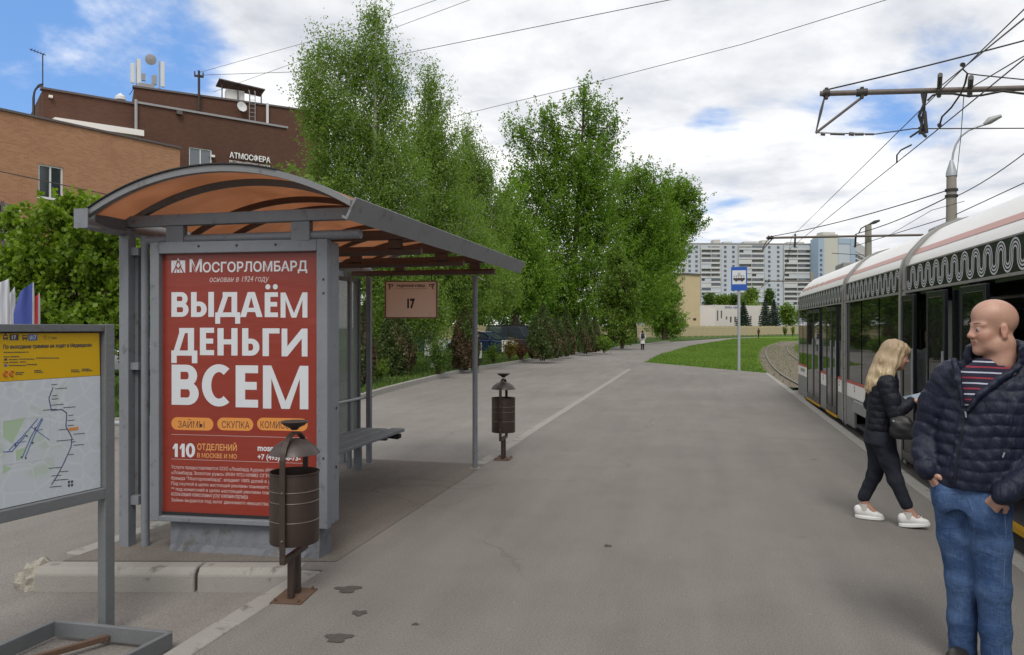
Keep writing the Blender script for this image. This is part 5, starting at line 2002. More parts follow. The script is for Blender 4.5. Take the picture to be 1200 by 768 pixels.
for k, pts in enumerate(([(10, 528), (26, 512), (44, 491)], [(3, 530), (14, 529), (30, 510)], [(26, 536), (36, 512), (49, 490)], [(29, 537), (40, 510), (50, 491)], [(36, 500), (58, 516)], [(16, 520), (30, 517)], [(40, 505), (50, 503)])):
    bline(pts, .9 if k < 4 else .6, M['map_blue'], 'map_street')
for (u, v) in ((25, 536), (30, 537), (38, 519), (31, 511), (41, 502), (18, 522)):
    brect(u - .8, u + .8, v - 1, v + 1, MI, mpp, -.0026)
for (u, v) in ((79.5, 565), (79.5, 569), (83, 564.5), (83, 568.5)):
    brect(u, u + 2.2, v - 1.4, v + 1.4, MI, mpp, -.002)
# steel tray under the board
tray = [W(v[0], v[1], z=-.09) for v in ((64, 737), (200, 750.5))]
zt_ = -.09 + .15
mbb = []
loc_inv = Matrix.Rotation(-angB, 3, 'Z')


def to_b(p):
    q = loc_inv @ Vector((p.x - org.x, p.y - org.y, 0))
    return Vector((q.x, q.y, .065))


tl, trr = to_b(tray[0]), to_b(tray[1])
bl_ = tl + (to_b(W(0, 766, z=-.09)) - tl) * 1.6
br_ = trr + (to_b(W(163, 770, z=-.09)) - trr) * 2.0
for (p, q, nm) in ((tl, trr, 'base_rail'), (tl, bl_, 'base_rail'), (trr, br_, 'base_rail'), (bl_, br_, 'base_rail')):
    MB().bar(p, q, .03, .09).build(nm, M['base_steel'], rb, bevel=.004)
pm_ = to_b(W(127, 745, z=-.09))
pm_.z = .05
MB().bar(pm_, pm_ + (br_ - trr) * .8 + (bl_ - br_) * .25, .03, .03).build('base_bar', M['rust'], rb)


# ------------------------------------------------------------------ litter bins
def bin_parts(root):
    """urn on two legs under a hoop with a domed hood and an ashtray"""
    k = 1.0
    prof = [(.0, .395), (.150, .395), (.152, .40), (.152, .555), (.1545, .558), (.1545, .562), (.152, .565), (.152, .690), (.1545, .693), (.1545, .697), (.152, .700), (.152, .765), (.1545, .768), (.1545, .772), (.152, .775),
            (.152, .885), (.157, .888), (.157, .896), (.149, .896), (.147, .60), (.146, .41), (0, .41)]
    MB().lathe(prof, 36).build('bucket', M['bin_brown'], root, smooth=35)
    for z in (.560, .695, .770):
        MB().lathe([(.1546, z - .0018), (.1556, z), (.1546, z + .0018)], 36).build('groove', M['bin_pale'], root, smooth=40)
    MB().lathe([(.0, 1.128), (.03, 1.128), (.085, 1.108), (.125, 1.075), (.150, 1.038), (.158, 1.022), (.153, 1.020), (.12, 1.062), (.08, 1.095), (.0, 1.115)], 32).build('hood', M['bin_dome'], root, smooth=50)
    ash = MB().lathe([(.0, 1.195), (.02, 1.19), (.030, 1.205), (.065, 1.225), (.088, 1.250), (.084, 1.252), (.05, 1.232), (.0, 1.225)], 24).build('ashtray', M['bin_dome'], root, smooth=50)
    pts = [(-.178, 0, .30), (-.178, 0, .60), (-.178, 0, .95)] + [(-.178 * math.cos(t_), 0, .98 + .19 * math.sin(t_)) for t_ in np.linspace(.12, math.pi - .12, 13)] + [(.178, 0, .95), (.178, 0, .60), (.178, 0, .30)]
    hp = MB()
    for a, b_ in zip(pts, pts[1:]):
        dv = (Vector(b_) - Vector(a)).normalized()
        nrm = Vector((-dv.z, 0, dv.x))
        hp.bar(Vector(a) - dv * .004, Vector(b_) + dv * .004, .034, .012, nrm)
    hp.build('hoop', M['bin_brown'], root)
    MB().bar((-.185, 0, .305), (.185, 0, .305), .034, .04).build('cross_bar', M['bin_brown'], root, bevel=.003)
    for x in (-.05, .05):
        MB().box(x - .018, x + .018, -.018, .018, .008, .285).build('leg', M['bin_brown'], root, bevel=.003)
    for s in (-1, 1):
        for z in (.45, .78):
            MB().lathe([(0, .009), (.007, .007), (.008, 0)], 8).build('rivet', M['bin_pale'], root, (s * .184, 0, z), (0, R_(90 * s), 0))
    MB().box(-.14, .14, -.10, .10, .0, .008).build('base_plate', M['rust'], root)
    for sx in (-1, 1):
        for sy in (-1, 1):
            MB().tube([(sx * .115, sy * .075, .0), (sx * .115, sy * .075, .03)], .009, 6).build('bolt', M['rust'], root)


pb = W(345, 699)
nb = thing('litter_bin', 'brown litter bin with a domed hood close in front of the red poster', 'litter bin', (pb.x, pb.y, 0), YAW + R_(62), 'brown litter bins')
bin_parts(nb)
nb.rotation_euler.z = YAW + math.radians(83)
pf = W(590, 538)
fb = dup(nb, (pf.x, pf.y, 0), YAW + R_(78), 'brown litter bin farther on, by the right front post of the shelter', 'brown litter bins')
nb.scale = (1.0, 1.0, .885)
fb.scale = (1.0, 1.0, .885)

# ------------------------------------------------------------------ tram stop sign
ps = W(866, 435)
ts = thing('stop_sign', 'blue tram stop sign with a white tram pictogram on a thin steel pole', 'sign', (ps.x, ps.y, -.03), ray_rot(866) + R_(4))
MB().tube([(0, .03, 0), (0, .03, 4.05)], .055, 12).build('pole', M['zinc'], ts, smooth=50)
M['sign_blue'] = mat('sign_blue', (0.010, 0.075, 0.36), .35)
MB().box(-.30, .30, -.045, -.03, 3.17, 4.10).build('plate', M['sign_blue'], ts, bevel=.01)
MB().box(-.255, .255, -.0475, -.0455, 3.42, 3.96).build('white_field', M['print_white'], ts)
pic = MB()
pic.prism([(-.22, 3.66), (.22, 3.66), (.22, 3.62), (.20, 3.58), (.16, 3.555), (-.16, 3.555), (-.20, 3.58), (-.22, 3.62)], -.049, -.0482, 'y')
pic.box(-.20, .20, -.049, -.0482, 3.735, 3.75)
for x in (-.19, -.10, -.005, .09, .18):
    pic.box(x - .008, x + .008, -.049, -.0482, 3.66, 3.735)
pic.bar((-.07, -.0486, 3.75), (0, -.0486, 3.81), .0008, .012).bar((.07, -.0486, 3.75), (0, -.0486, 3.81), .0008, .012).bar((-.05, -.0486, 3.83), (.0, -.0486, 3.87), .0008, .010).bar((.05, -.0486, 3.83), (.0, -.0486, 3.87), .0008, .010)
pic.bar((0, -.0486, 3.81), (-.05, -.0486, 3.83), .0008, .01).bar((0, -.0486, 3.81), (.05, -.0486, 3.83), .0008, .01)
for x in (-.11, .11):
    pic.prism([(x + .035 * math.cos(t_), 3.545 + .028 * math.sin(t_)) for t_ in np.linspace(0, 2 * math.pi, 12)[:-1]], -.0502, -.0492, 'y')
pic.build('pictogram', M['ink'], ts)
for z in (3.3, 3.95):
    MB().box(-.08, .08, -.03, .1, z - .025, z + .025).build('clamp', M['zinc'], ts)

# ================================================================== TRAM
XS, XE = 2.62, 5.12
XM = (XS + XE) / 2


def Yt(u, x=XS):
    q = (u - 600) / FPX
    return x * (CS + SN * q) / (-SN + CS * q)


tm = thing('tram', 'white articulated tram with a black ornament band standing along the platform edge', 'tram', (XM, 10.6, -.2))
TO = Vector((XM, 10.6, -.2))


def T(x, y, z):
    return (x - TO.x, y - TO.y, z - TO.z)


def tbox(mb, x0, x1, y0, y1, z0, z1, mi=0):
    a, b = T(x0, y0, z0), T(x1, y1, z1)
    return mb.box(a[0], b[0], a[1], b[1], a[2], b[2], mi)


M['tram_white'] = mat('tram_white', (0.72, 0.71, 0.69), 0.33, 0, .05, 1.2, (0.60, 0.585, 0.56), 0, 60, .5, (.58, .75))
M['tram_stripe'] = mat('tram_salmon', (0.46, 0.235, 0.20), 0.4, 0, .08, 2)
M['tram_black'] = mat('tram_black', (0.014, 0.015, 0.019), 0.25, 0, .2, 3)
M['tram_ring'] = mat('tram_ring_grey', (0.27, 0.265, 0.25), 0.45, .2, .15, 4, (.17, .16, .145), 0, 60, .5, (.6, .75))
M['tram_skirt'] = mat('tram_skirt_grey', (0.20, 0.205, 0.20), 0.5, 0, .12, 3, (.13, .125, .115), 0, 60, .4, (.55, .75))
M['tram_red'] = mat('tram_red', (0.40, 0.065, 0.045), 0.4)
M['tram_inner'] = mat('tram_interior_grey', (0.18, 0.18, 0.18), 0.6)
M['tram_inner_light'] = mat('tram_partition', (0.50, 0.49, 0.46), 0.5)
M['tram_floor'] = mat('tram_floor', (0.05, 0.05, 0.055), 0.7)
M['tram_yellow'] = mat('tram_yellow_step', (0.55, 0.30, 0.02), 0.5, 0, .15, 8)
M['tglass'] = glass_dark('tram_glass', (0.010, 0.012, 0.013), 0.22, 0.02)
M['tglass_dark'] = glass_dark('tram_glass_dark', (0.009, 0.010, 0.011), 0.06, 0.025)
M['seat_blue'] = mat('seat_cloth', (0.05, 0.06, 0.12), .8)
M['bellows'] = mat('bellows_rubber', (0.028, 0.028, 0.029), .7)

RP = [(XS, 2.47), (XS + .03, 2.56), (XS + .12, 2.69), (XS + .25, 2.84), (XS + .37, 2.94), (XS + .50, 3.00), (XS + .68, 3.05), (XM, 3.075)]
RP = RP + [(2 * XM - x, z) for x, z in RP[-2::-1]]


def shell(name, y0, y1, pts, m, parent, t=.04, smooth=35, grow=0.0):
    """sheet following a profile in (x, z), with thickness"""
    n = len(pts)
    mb = MB()
    vs = []
    for y in (y0, y1):
        for (x, z) in pts:
            dx_, dz_ = x - XM, z - 1.6
            l = math.hypot(dx_, dz_)
            vs.append(T(x + dx_ / l * grow, y, z + dz_ / l * grow))
            vs.append(T(x - dx_ / l * t, y, z - dz_ / l * t))
    fs = []
    for i in range(n - 1):
        a, b, c, d = 2 * i, 2 * i + 2, 2 * n + 2 * i, 2 * n + 2 * i + 2
        fs += [(a, b, d, c), (a + 1, c + 1, d + 1, b + 1), (a, a + 1, b + 1, b), (c, d, d + 1, c + 1)]
    fs += [(0, 2 * n, 2 * n + 1, 1), (2 * n - 2, 2 * n - 1, 4 * n - 1, 4 * n - 2)]
    mb.add(vs, fs)
    return mb.build(name, m, parent, smooth=smooth)


def rp_at(s):
    """point on the near roof flank, s = 0..1 over the first five profile points"""
    k = s * 5
    i = min(int(k), 4)
    a, b = RP[i], RP[i + 1]
    return (a[0] + (b[0] - a[0]) * (k - i), a[1] + (b[1] - a[1]) * (k - i))


def ornament(y0, y1, parent):
    """wavy triple line on the black band"""
    P = .30
    n = max(2, int((y1 - y0 - .10) / P))
    P = (y1 - y0 - .10) / n
    r, A = P / 4, .028
    # centre line: half circles joined by short straight flanks
    cl = []
    for k in range(2 * n):
        up = 1 if k % 2 == 0 else -1
        cx_ = r + k * 2 * r
        for i in range(13):
            a = math.pi - math.pi * i / 12
            cl.append((cx_ + r * math.cos(a), up * (A + r * math.sin(a))))
    cl = np.array(cl)
    d = np.gradient(cl, axis=0)
    d /= np.linalg.norm(d, axis=1, keepdims=True) + 1e-9
    nr = np.stack([-d[:, 1], d[:, 0]], 1)
    mb = MB()
    for off, wd in ((-.032, .0085), (0.0, .0085), (.032, .0085)):
        vs = []
        for p, q in zip(cl, nr):
            for w_ in (off - wd, off + wd):
                e = p + q * w_
                vs.append(T(XS - .0145, y0 + .05 + e[0], 2.316 + e[1]))
        mb.add(vs, [(2 * i, 2 * i + 1, 2 * i + 3, 2 * i + 2) for i in range(len(cl) - 1)])
    o = mb.build('ornament', M['orn_white'], parent, fix=False)
    o['kind'] = 'stuff'
    return o


M['orn_white'] = mat('ornament_white', (0.55, 0.555, 0.57), 0.4)


def section(y0, y1, stripe_dash=False, orn=True):
    rf = shell('roof', y0, y1, RP, M['tram_white'], tm)
    # salmon stripe, a hair proud of the roof skin
    seg = [rp_at(.285), rp_at(.345), rp_at(.40)]
    n = 1 if not stripe_dash else 9
    mb = MB()
    for i in range(n):
        a = y0 + (y1 - y0) * (i + .0) / n
        b = y0 + (y1 - y0) * (i + (1 if n == 1 else .8 if i > 2 else 1.0)) / n
        vs = []
        for y in (a, b):
            for (x, z) in seg:
                vs.append(T(x - .004, y, z + .003))
        mb.add(vs, [(0, 1, 4, 3), (1, 2, 5, 4)])
    o = mb.build('roof_stripe', M['tram_stripe'], rf)
    bd = tbox(MB(), XS - .012, XS + .03, y0, y1, 2.165, 2.465).build('band', M['tram_black'], tm)
    if orn:
        ornament(y0, y1, bd)
    tbox(MB(), XS - .022, XS + .03, y0, y1, 2.466, 2.482).build('cornice', M['tram_ring'], tm)
    tbox(MB(), XS - .030, XS + .03, y0, y1, 2.135, 2.163).build('cornice', M['tram_ring'], tm)
    # far side, ceiling, floor
    mb = MB()
    tbox(mb, XE - .03, XE + .01, y0, y1, 0.0, .80)
    tbox(mb, XE - .03, XE + .01, y0, y1, 2.10, 2.47)
    k = max(1, int((y1 - y0) / 1.5))
    for i in range(k + 1):
        y = y0 + (y1 - y0) * i / k
        tbox(mb, XE - .03, XE + .012, max(y0, y - .07), min(y1, y + .07), .801, 2.099)
    mb.build('far_side', M['tram_white'], tm)
    tbox(MB(), XE - .02, XE - .008, y0, y1, .80, 2.10).build('far_glass', M['tglass_dark'], tm)
    tbox(MB(), XS + .03, XE - .04, y0, y1, .02, .07).build('floor', M['tram_floor'], tm)
    tbox(MB(), XS + .05, XE - .05, y0, y1, 2.30, 2.34).build('ceiling', M['tram_inner'], tm)
    return rf


def low_panel(y0, y1, skirt0=0.0):
    tbox(MB(), XS - .010, XS + .03, y0, y1, .735, .782).build('red_line', M['tram_red'], tm)
    tbox(MB(), XS - .008, XS + .03, y0, y1, .50, .733).build('white_panel', M['tram_white'], tm, bevel=.004)
    tbox(MB(), XS - .012, XS + .03, y0, y1, skirt0, .497).build('skirt', M['tram_skirt'], tm, bevel=.006)


def wpane(y0, y1, z0=.785, z1=2.132, m='tglass_dark', frame=True, name='window'):
    o = tbox(MB(), XS + .0, XS + .02, y0 + .012, y1 - .012, z0, z1).build(name, M[m], tm)
    if frame:
        mb = MB()
        for y in (y0, y1):
            tbox(mb, XS - .004, XS + .03, y - .016, y + .016, z0, z1)
        mb.build('window_frame', M['tram_black'], o)
    return o


def leaf(y0, y1, out=0.0, m='tglass_dark', z0=.05, z1=2.10, name='door_leaf'):
    x = XS - out
    f = MB()
    w_ = .055
    tbox(f, x - .012, x + .03, y0, y0 + w_, z0, z1)
    tbox(f, x - .012, x + .03, y1 - w_, y1, z0, z1)
    tbox(f, x - .012, x + .03, y0 + w_, y1 - w_, z1 - .07, z1)
    tbox(f, x - .012, x + .03, y0 + w_, y1 - w_, z0, z0 + .12)
    o = f.build(name, M['tram_black'], tm, bevel=.006)
    tbox(MB(), x - .002, x + .012, y0 + w_, y1 - w_, z0 + .12, z1 - .07).build('pane', M[m], o)
    tbox(MB(), x - .03, x - .012, y0 + .015, y0 + .03, .75, 1.45).build('door_handle', M['zinc'], o)
    return o


def step(y0, y1):
    tbox(MB(), XS - .035, XS + .10, y0, y1, -.005, .045).build('door_step', M['tram_yellow'], tm)


# sections (y grows away from the camera)
S3 = (Yt(988), Yt(936))
S2 = (Yt(1055.5), Yt(993))
S1 = (.3, Yt(1064))
section(*S3, True)
section(*S2)
section(*S1)


def ring(y0, y1, g, m='tram_ring'):
    pts = [(XS - .005, .0), (XS - .008, 1.2), (XS - .006, 2.40)] + RP[1:-1] + [(XE + .006, 2.40), (XE + .008, 1.2), (XE + .005, .0)]
    return shell('joint_ring', y0, y1, pts, M[m], tm, .10, 30, g)


for (a, b) in ((S1[1], S2[0]), (S2[1], S3[0])):
    d = b - a
    ring(a + .005, a + d * .30, .035)
    ring(b - d * .30, b - .005, .025)
    pts = [(XS + .05, .05), (XS + .05, 1.2), (XS + .05, 2.40)] + RP[1:-1] + [(XE - .05, 2.40), (XE - .05, 1.2), (XE - .05, .05)]
    for i in range(3):
        shell('bellows', a + d * (.32 + .12 * i), a + d * (.42 + .12 * i), pts, M['bellows'], tm, .08, 30, .0 - .01 * (i % 2))
    for k_ in range(9):
        z = .25 + k_ * .24
        MB().tube([T(XS - .052, a + d * .17, z), T(XS - .040, a + d * .17, z)], .010, 8).build('bolt', M['iron'], tm)
# rear section
seg3 = [(936, 945.5), (947, 962), (962.5, 969.5), (970, 982), (982.5, 987.5)]
low_panel(Yt(946.8), Yt(936))
wpane(Yt(941), Yt(936.2))
wpane(Yt(946.8), Yt(941))
leaf(Yt(954.5), Yt(947.2), .02)
leaf(Yt(962), Yt(954.7), .02)
step(Yt(962), Yt(947))
low_panel(Yt(969.6), Yt(962.3))
wpane(Yt(969.6), Yt(962.3))
leaf(Yt(976), Yt(970), .02)
leaf(Yt(982), Yt(976.2), .02)
step(Yt(982), Yt(970))
low_panel(Yt(988), Yt(982.3))
wpane(Yt(988), Yt(982.3))
# little red marks under the red line
for u in (965.5, 969, 984, 1002):
    y = Yt(u)
    for z in (.69, .63):
        tbox(MB(), XS - .011, XS - .009, y - .03, y + .03, z - .02, z + .02).build('panel_mark', M['tram_red'], tm)
y = Yt(941)
tbox(MB(), XS - .0105, XS - .009, y - .35, y + .35, .60, .68).build('panel_mark', M['tram_ring'], tm)
# middle section with the bogie cut-out
y2a, y2b = S2
ym = Yt(1002)
low_panel(ym, y2b)
yn2 = y2a + .55
tbox(MB(), XS - .010, XS + .03, y2a, ym - .003, .735, .782).build('red_line', M['tram_red'], tm)
tbox(MB(), XS - .008, XS + .03, y2a, ym - .003, .50, .733).build('white_panel', M['tram_white'], tm, bevel=.004)
tbox(MB(), XS - .012, XS + .03, yn2, ym - .003, .29, .497).build('skirt', M['tram_skirt'], tm)
tbox(MB(), XS - .012, XS + .03, y2a, yn2 - .003, .0, .497).build('skirt', M['tram_skirt'], tm)
mb = MB()
mb.prism([(XS - .06 - TO.x, .30 - TO.z), (XS + .0 - TO.x, .30 - TO.z), (XS + .0 - TO.x, .48 - TO.z), (XS - .03 - TO.x, .46 - TO.z)], yn2 - TO.y, ym - .02 - TO.y, 'y')
mb.build('wheel_arch', M['tram_skirt'], tm)
for i in range(3):
    wpane(y2a + (y2b - y2a) * i / 3, y2a + (y2b - y2a) * (i + 1) / 3)
# front section: open doors
YA, YB, YC, YD, YE_, YF_ = Yt(1064.5), Yt(1079.5), Yt(1095), Yt(1117), Yt(1136), Yt(1167)
leaf(YB, YA - .02, .075, 'tglass')
leaf(YD, YC, .075, 'tglass')
wpane(YE_, YD, .785, 2.132, 'tglass_dark')
low_panel(YE_, YD)
leaf(YF_, YE_, .075, 'tglass')
YG = 6.15
leaf(YG - .62, YG, .075, 'tglass')
low_panel(3.7, YG - .02)
step(YC, YB)
step(YG, YF_)
tbox(MB(), XS - .02, XS + .06, YG, YF_, -.18, -.008).build('door_sill', M['tram_black'], tm)
for (a, b) in ((4.6, YG - .66), (3.7, 4.58)):
    wpane(a, b)
leaf(3.0, 3.66, .02)
leaf(2.32, 2.98, .02)
step(2.32, 3.66)
low_panel(.3, 2.3)
wpane(1.3, 2.3)
wpane(.3, 1.28)
for (a, b) in ((YB, YC), (YF_, YG)):
    lo_, hi_ = min(a, b), max(a, b)
    tbox(MB(), XS - .005, XS + .05, lo_, hi_, 2.10, 2.134).build('door_header', M['tram_black'], tm)
# inside
tbox(MB(), XS + .10, XS + .60, YB + .03, YB + .07, .07, 2.02).build('partition', M['tram_inner_light'], tm)
for (x, y) in ((XS + .45, YC + .02), (XS + .42, YG + .45), (XS + .5, YF_ - .25), (XM, 8.3), (XM, 5.2)):
    MB().tube([T(x, y, .07), T(x, y, 2.30)], .018, 8).build('hand_pole', M['zinc'], tm, smooth=50)
MB().tube([T(XS + .55, 4.2, 2.02), T(XS + .55, 10.2, 2.02)], .02, 8).build('hand_rail', M['tram_inner_light'], tm, smooth=50)
for y in (1.5, 3.2, 4.9, 6.6, 8.3, 9.6):
    for x in (XE - .35,):
        o = tbox(MB(), x - .22, x + .22, y - .21, y + .21, .45, .53)
        tbox(o, x - .22, x + .22, y - .24, y - .18, .50, 1.15)
        o.build('seat', M['seat_blue'], tm, bevel=.02)
# ends
for (y0, y1) in ((S3[1], S3[1] + .05), (S1[0] - .05, S1[0])):
    pts = [(XS, .0), (XS, 2.47)] + RP[1:] + [(XE, .0)]
    e = MB()
    e.prism([(x - TO.x, z - TO.z) for x, z in pts], y0 - TO.y, y1 - TO.y, 'y')
    e.build('end_wall', M['tram_white'], tm)
    s = 1 if y0 > 10 else -1
    yy = y1 if s > 0 else y0
    tbox(MB(), XS + .12, XE - .12, yy + (.002 if s > 0 else -.03), yy + (.03 if s > 0 else -.002), .9, 2.35).build('end_window', M['tglass_dark'], tm)
    for x in (XS + .3, XE - .3):
        MB().lathe([(0, .03), (.07, .025), (.085, 0)], 14).build('end_lamp', M['tram_red'], tm, T(x, yy, .6), (R_(-90 * s), 0, 0))
# rear corner post
tbox(MB(), XS - .006, XS + .06, S3[1] - .10, S3[1] - .003, .0, 2.13).build('corner_post', M['tram_ring'], tm)
# running gear
for yb in (S3[1] - 2.2, (y2a + y2b) / 2 - .1, 8.2, 3.0):
    b_ = tbox(MB(), XS + .35, XE - .35, yb - 1.1, yb + 1.1, -.02, .02).build('bogie', M['black'], tm)
    for dy in (-.75, .75):
        for (x, s) in ((3.09, 1), (4.61, -1)):
            MB().lathe([(0, -.06), (.24, -.06), (.27, -.05), (.285, .05), (.31, .055), (.31, .07), (.12, .07), (.10, .10), (0, .10)], 24).build('wheel', M['rail'], tm, T(x - .04 * 0, yb + dy, .19), (0, R_(90 * s), 0))
tbox(MB(), XS + .30, XE - .30, S1[0] + .2, S3[1] - .2, .022, .03).build('underframe', M['black'], tm)
tbox(MB(), XS + .12, XS + .16, S1[0] + .2, S3[1] - .1, -.10, .02).build('underframe', M['black'], tm)
# roof boxes
for (y0, y1, x0, x1, z) in ((y2a + .3, y2a + 1.5, 3.35, 4.5, 3.16), (S3[1] - 2.2, S3[1] - 1.2, 3.3, 4.5, 3.20), (S3[0] + .5, S3[0] + 2.2, 3.45, 4.4, 3.13), (2.5, 6.5, 3.5, 4.3, 3.14)):
    tbox(MB(), x0, x1, y0, y1, 3.03, z).build('roof_box', M['tram_skirt'], tm, bevel=.03)

# ================================================================== OVERHEAD LINE
def wire(pts, r, label, name='overhead_wire', sag=0.0, cat='wire', m='iron', group=None):
    P = [Vector(p) for p in pts]
    if len(P) == 2 and sag > 0:
        a, b = P
        P = [a.lerp(b, i / 16) - Vector((0, 0, sag * 4 * (i / 16) * (1 - i / 16))) for i in range(17)]
    o = MB().tube(P, r, 6).build(name, M[m], None, smooth=60)
    return tag(o, label, cat, group)


def plane_pt(u, v, Y):
    """photo pixel on the vertical cross plane at world Y"""
    q = (u - 600) / FPX
    Z = Y / (CS + SN * q)
    return W(u, v, Z)


YA1 = 16.5
XP = 8.5


def bracket(Y, a, b, strut_u, hang, group, label, rr):
    """cantilever: tube, strut, hanger, lower cross rod; a/b are end points"""
    a, b = Vector(a), Vector(b)
    t = thing('bracket_arm', label, 'bracket arm', a, 0, group)
    L = b - a
    MB().tube([(0, 0, 0), L], rr, 12).build('arm_tube', M['arm_steel'], t, smooth=50)
    s = L * strut_u
    low = Vector(hang) - a
    MB().tube([low, s + Vector((0, 0, -.10))], rr * .5, 8).build('strut', M['arm_steel'], t)
    MB().tube([Vector((.10, 0, -.02)), low.lerp(Vector((.1, 0, 0)), .55), low], [.012, .030, .012] if rr > .04 else .02, 8).build('hanger_insulator', M['insul'], t)
    for p, w_ in ((Vector((.12, 0, 0)), .12), (s, .20)):
        MB().tube([p - Vector((w_ / 2, 0, 0)), p + Vector((w_ / 2, 0, 0))], rr * 1.45, 12).build('clamp', M['iron'], t, smooth=50)
        MB().box(p.x - .03, p.x + .03, -.05, .05, p.z - rr * 2.2, p.z + rr * 1.9).build('bolt', M['iron'], t)
    return t


a1 = plane_pt(961, 110, YA1)
e1 = plane_pt(1200, 103.5, YA1)
b1 = a1 + (e1 - a1) * ((XP - a1.x) / (e1.x - a1.x))
h1 = plane_pt(956, 156, YA1)
su = (plane_pt(1010, 109, YA1).x - a1.x) / (b1.x - a1.x)
t1 = bracket(YA1, a1, b1, su, h1, 'brackets holding the tram wires', 'nearest bracket arm, large at the upper right above the tram', .055)
# cross rod with insulators under the arm
cr = [h1 + Vector((.05, 0, 0)), plane_pt(1025, 157.5, YA1), plane_pt(1070, 151, YA1), plane_pt(1200, 150.5, YA1)]
cr.append(Vector((XP, YA1, cr[-1].z + .05)))
rodc = MB().tube([p - a1 for p in cr], .012, 6).build('cross_rod', M['iron'], t1)
for (u0, u1, r) in ((962, 967, .035), (973, 990, .026), (995, 1001, .038), (1002, 1012, .030), (1014, 1024, .022)):
    MB().tube([plane_pt(u0, 157 if u0 < 1002 else 157.5, YA1) - a1, plane_pt(u1, 157.5, YA1) - a1], r, 10).build('insulator', M['insul'], t1, smooth=40)
# drop cluster and clamp to the contact wire
CWX, CWZ = 4.44, 5.43
hp_ = plane_pt(1083, 108, YA1)
ft = plane_pt(1081, 160, YA1)
for k_ in range(4):
    dx_ = random.uniform(-.05, .05)
    pts = [hp_ - a1 + Vector((dx_, 0, 0))] + [hp_.lerp(ft, s_) - a1 + Vector((dx_ + random.uniform(-.06, .06), random.uniform(-.1, .1), 0)) for s_ in (.3, .55, .8)] + [ft - a1 + Vector((dx_ * .5, 0, .05))]
    MB().tube(pts, .016 if k_ else .03, 6).build('drop_cable', M['iron'], t1, smooth=60)
for (p, q, r) in (((-.10, -.35, -.0), (.18, .45, .10), .03), ((-.14, -.30, .10), (.10, .40, .20), .022), ((-.20, .1, .02), (.12, .1, .24), .02), ((-.16, -.4, -.05), (-.12, -.4, .18), .02), ((.02, -.2, .02), (.0, -.15, .45), .035)):
    MB().tube([ft - a1 + Vector(p), ft - a1 + Vector(q)], r, 8).build('wire_clamp', M['iron'], t1)
MB().tube([plane_pt(1099, 104, YA1) - a1 + Vector((-.1, -.5, .12)), plane_pt(1099, 104, YA1) - a1 + Vector((.12, .35, -.05))], .045, 10).build('insulator', M['insul'], t1)
MB().tube([plane_pt(1136, 104, YA1) - a1 + Vector((-.1, -.4, .10)), plane_pt(1136, 104, YA1) - a1 + Vector((.10, .30, -.05))], .05, 10).build('insulator', M['insul'], t1)
cab = [plane_pt(u, v, YA1 - .1) - a1 for u, v in ((1087, 118), (1093, 112), (1100, 110), (1117, 110), (1135, 113), (1150, 112), (1175, 107), (1200, 110), (1240, 112))]
MB().tube(cab, .022, 6).build('feeder_cable', M['iron'], t1, smooth=60)
# stay to the mast
top1 = Vector((XP, YA1, 8.15))
sp = plane_pt(1200, 46, YA1)
st_end = a1 + (sp - a1) * ((XP - a1.x) / (sp.x - a1.x))
wire([a1 + Vector((.12, 0, .07)), st_end], .016, 'steel stay running from the tip of the nearest bracket up to its mast', 'stay_cable', .05)


def mast(x, y, h, label, r=.16, lamp=None):
    t = thing('line_mast', label, 'mast', (x, y, -.2), 0, 'masts behind the tram')
    MB().tube([(0, 0, 0), (0, 0, h)], [r * 1.25, r], 16).build('pole', M['pole_conc'], t, smooth=50)
    return t


mast(XP, YA1, 9.0, 'mast carrying the nearest bracket arm, out of sight beyond the right edge')
# lamp mast
pl_ = plane_pt(1115, 185, 28.4)
lm = thing('lamp_mast', 'concrete lamp mast with one curved arm rising over the tram roof', 'street lamp', (pl_.x, pl_.y, -.2), 0)
hz = plane_pt(1115, 206, 28.4).z + .2
MB().tube([(0, 0, 0), (0, 0, hz)], [.24, .15], 16).build('pole', M['pole_conc'], lm, smooth=50)
MB().tube([(0, 0, hz - .02), (0, 0, hz + .12), (0, 0, plane_pt(1115, 188, 28.4).z + .2)], [.175, .165, .05], 14).build('cap', M['zinc'], lm, smooth=30)
pts = [plane_pt(u, v, 28.4) - lm.location for u, v in ((1116, 188), (1117, 180), (1120, 170), (1126, 160), (1135, 153), (1146, 148.5), (1154, 146))]
MB().tube(pts, .035, 8).build('lamp_arm', M['zinc'], lm, smooth=60)
pts = [plane_pt(u, v, 28.4) - lm.location for u, v in ((1153, 146), (1160, 141.5), (1173, 136))]
MB().tube(pts, [.05, .12, .06], 10).build('lamp_head', M['parapet_grey'], lm, smooth=50)
for z_ in (223, 230):
    zz_ = plane_pt(1115, z_, 28.4).z + .2
    MB().tube([(0, 0, zz_ - .04), (0, 0, zz_ + .04)], .20, 14).build('collar', M['iron'], lm)
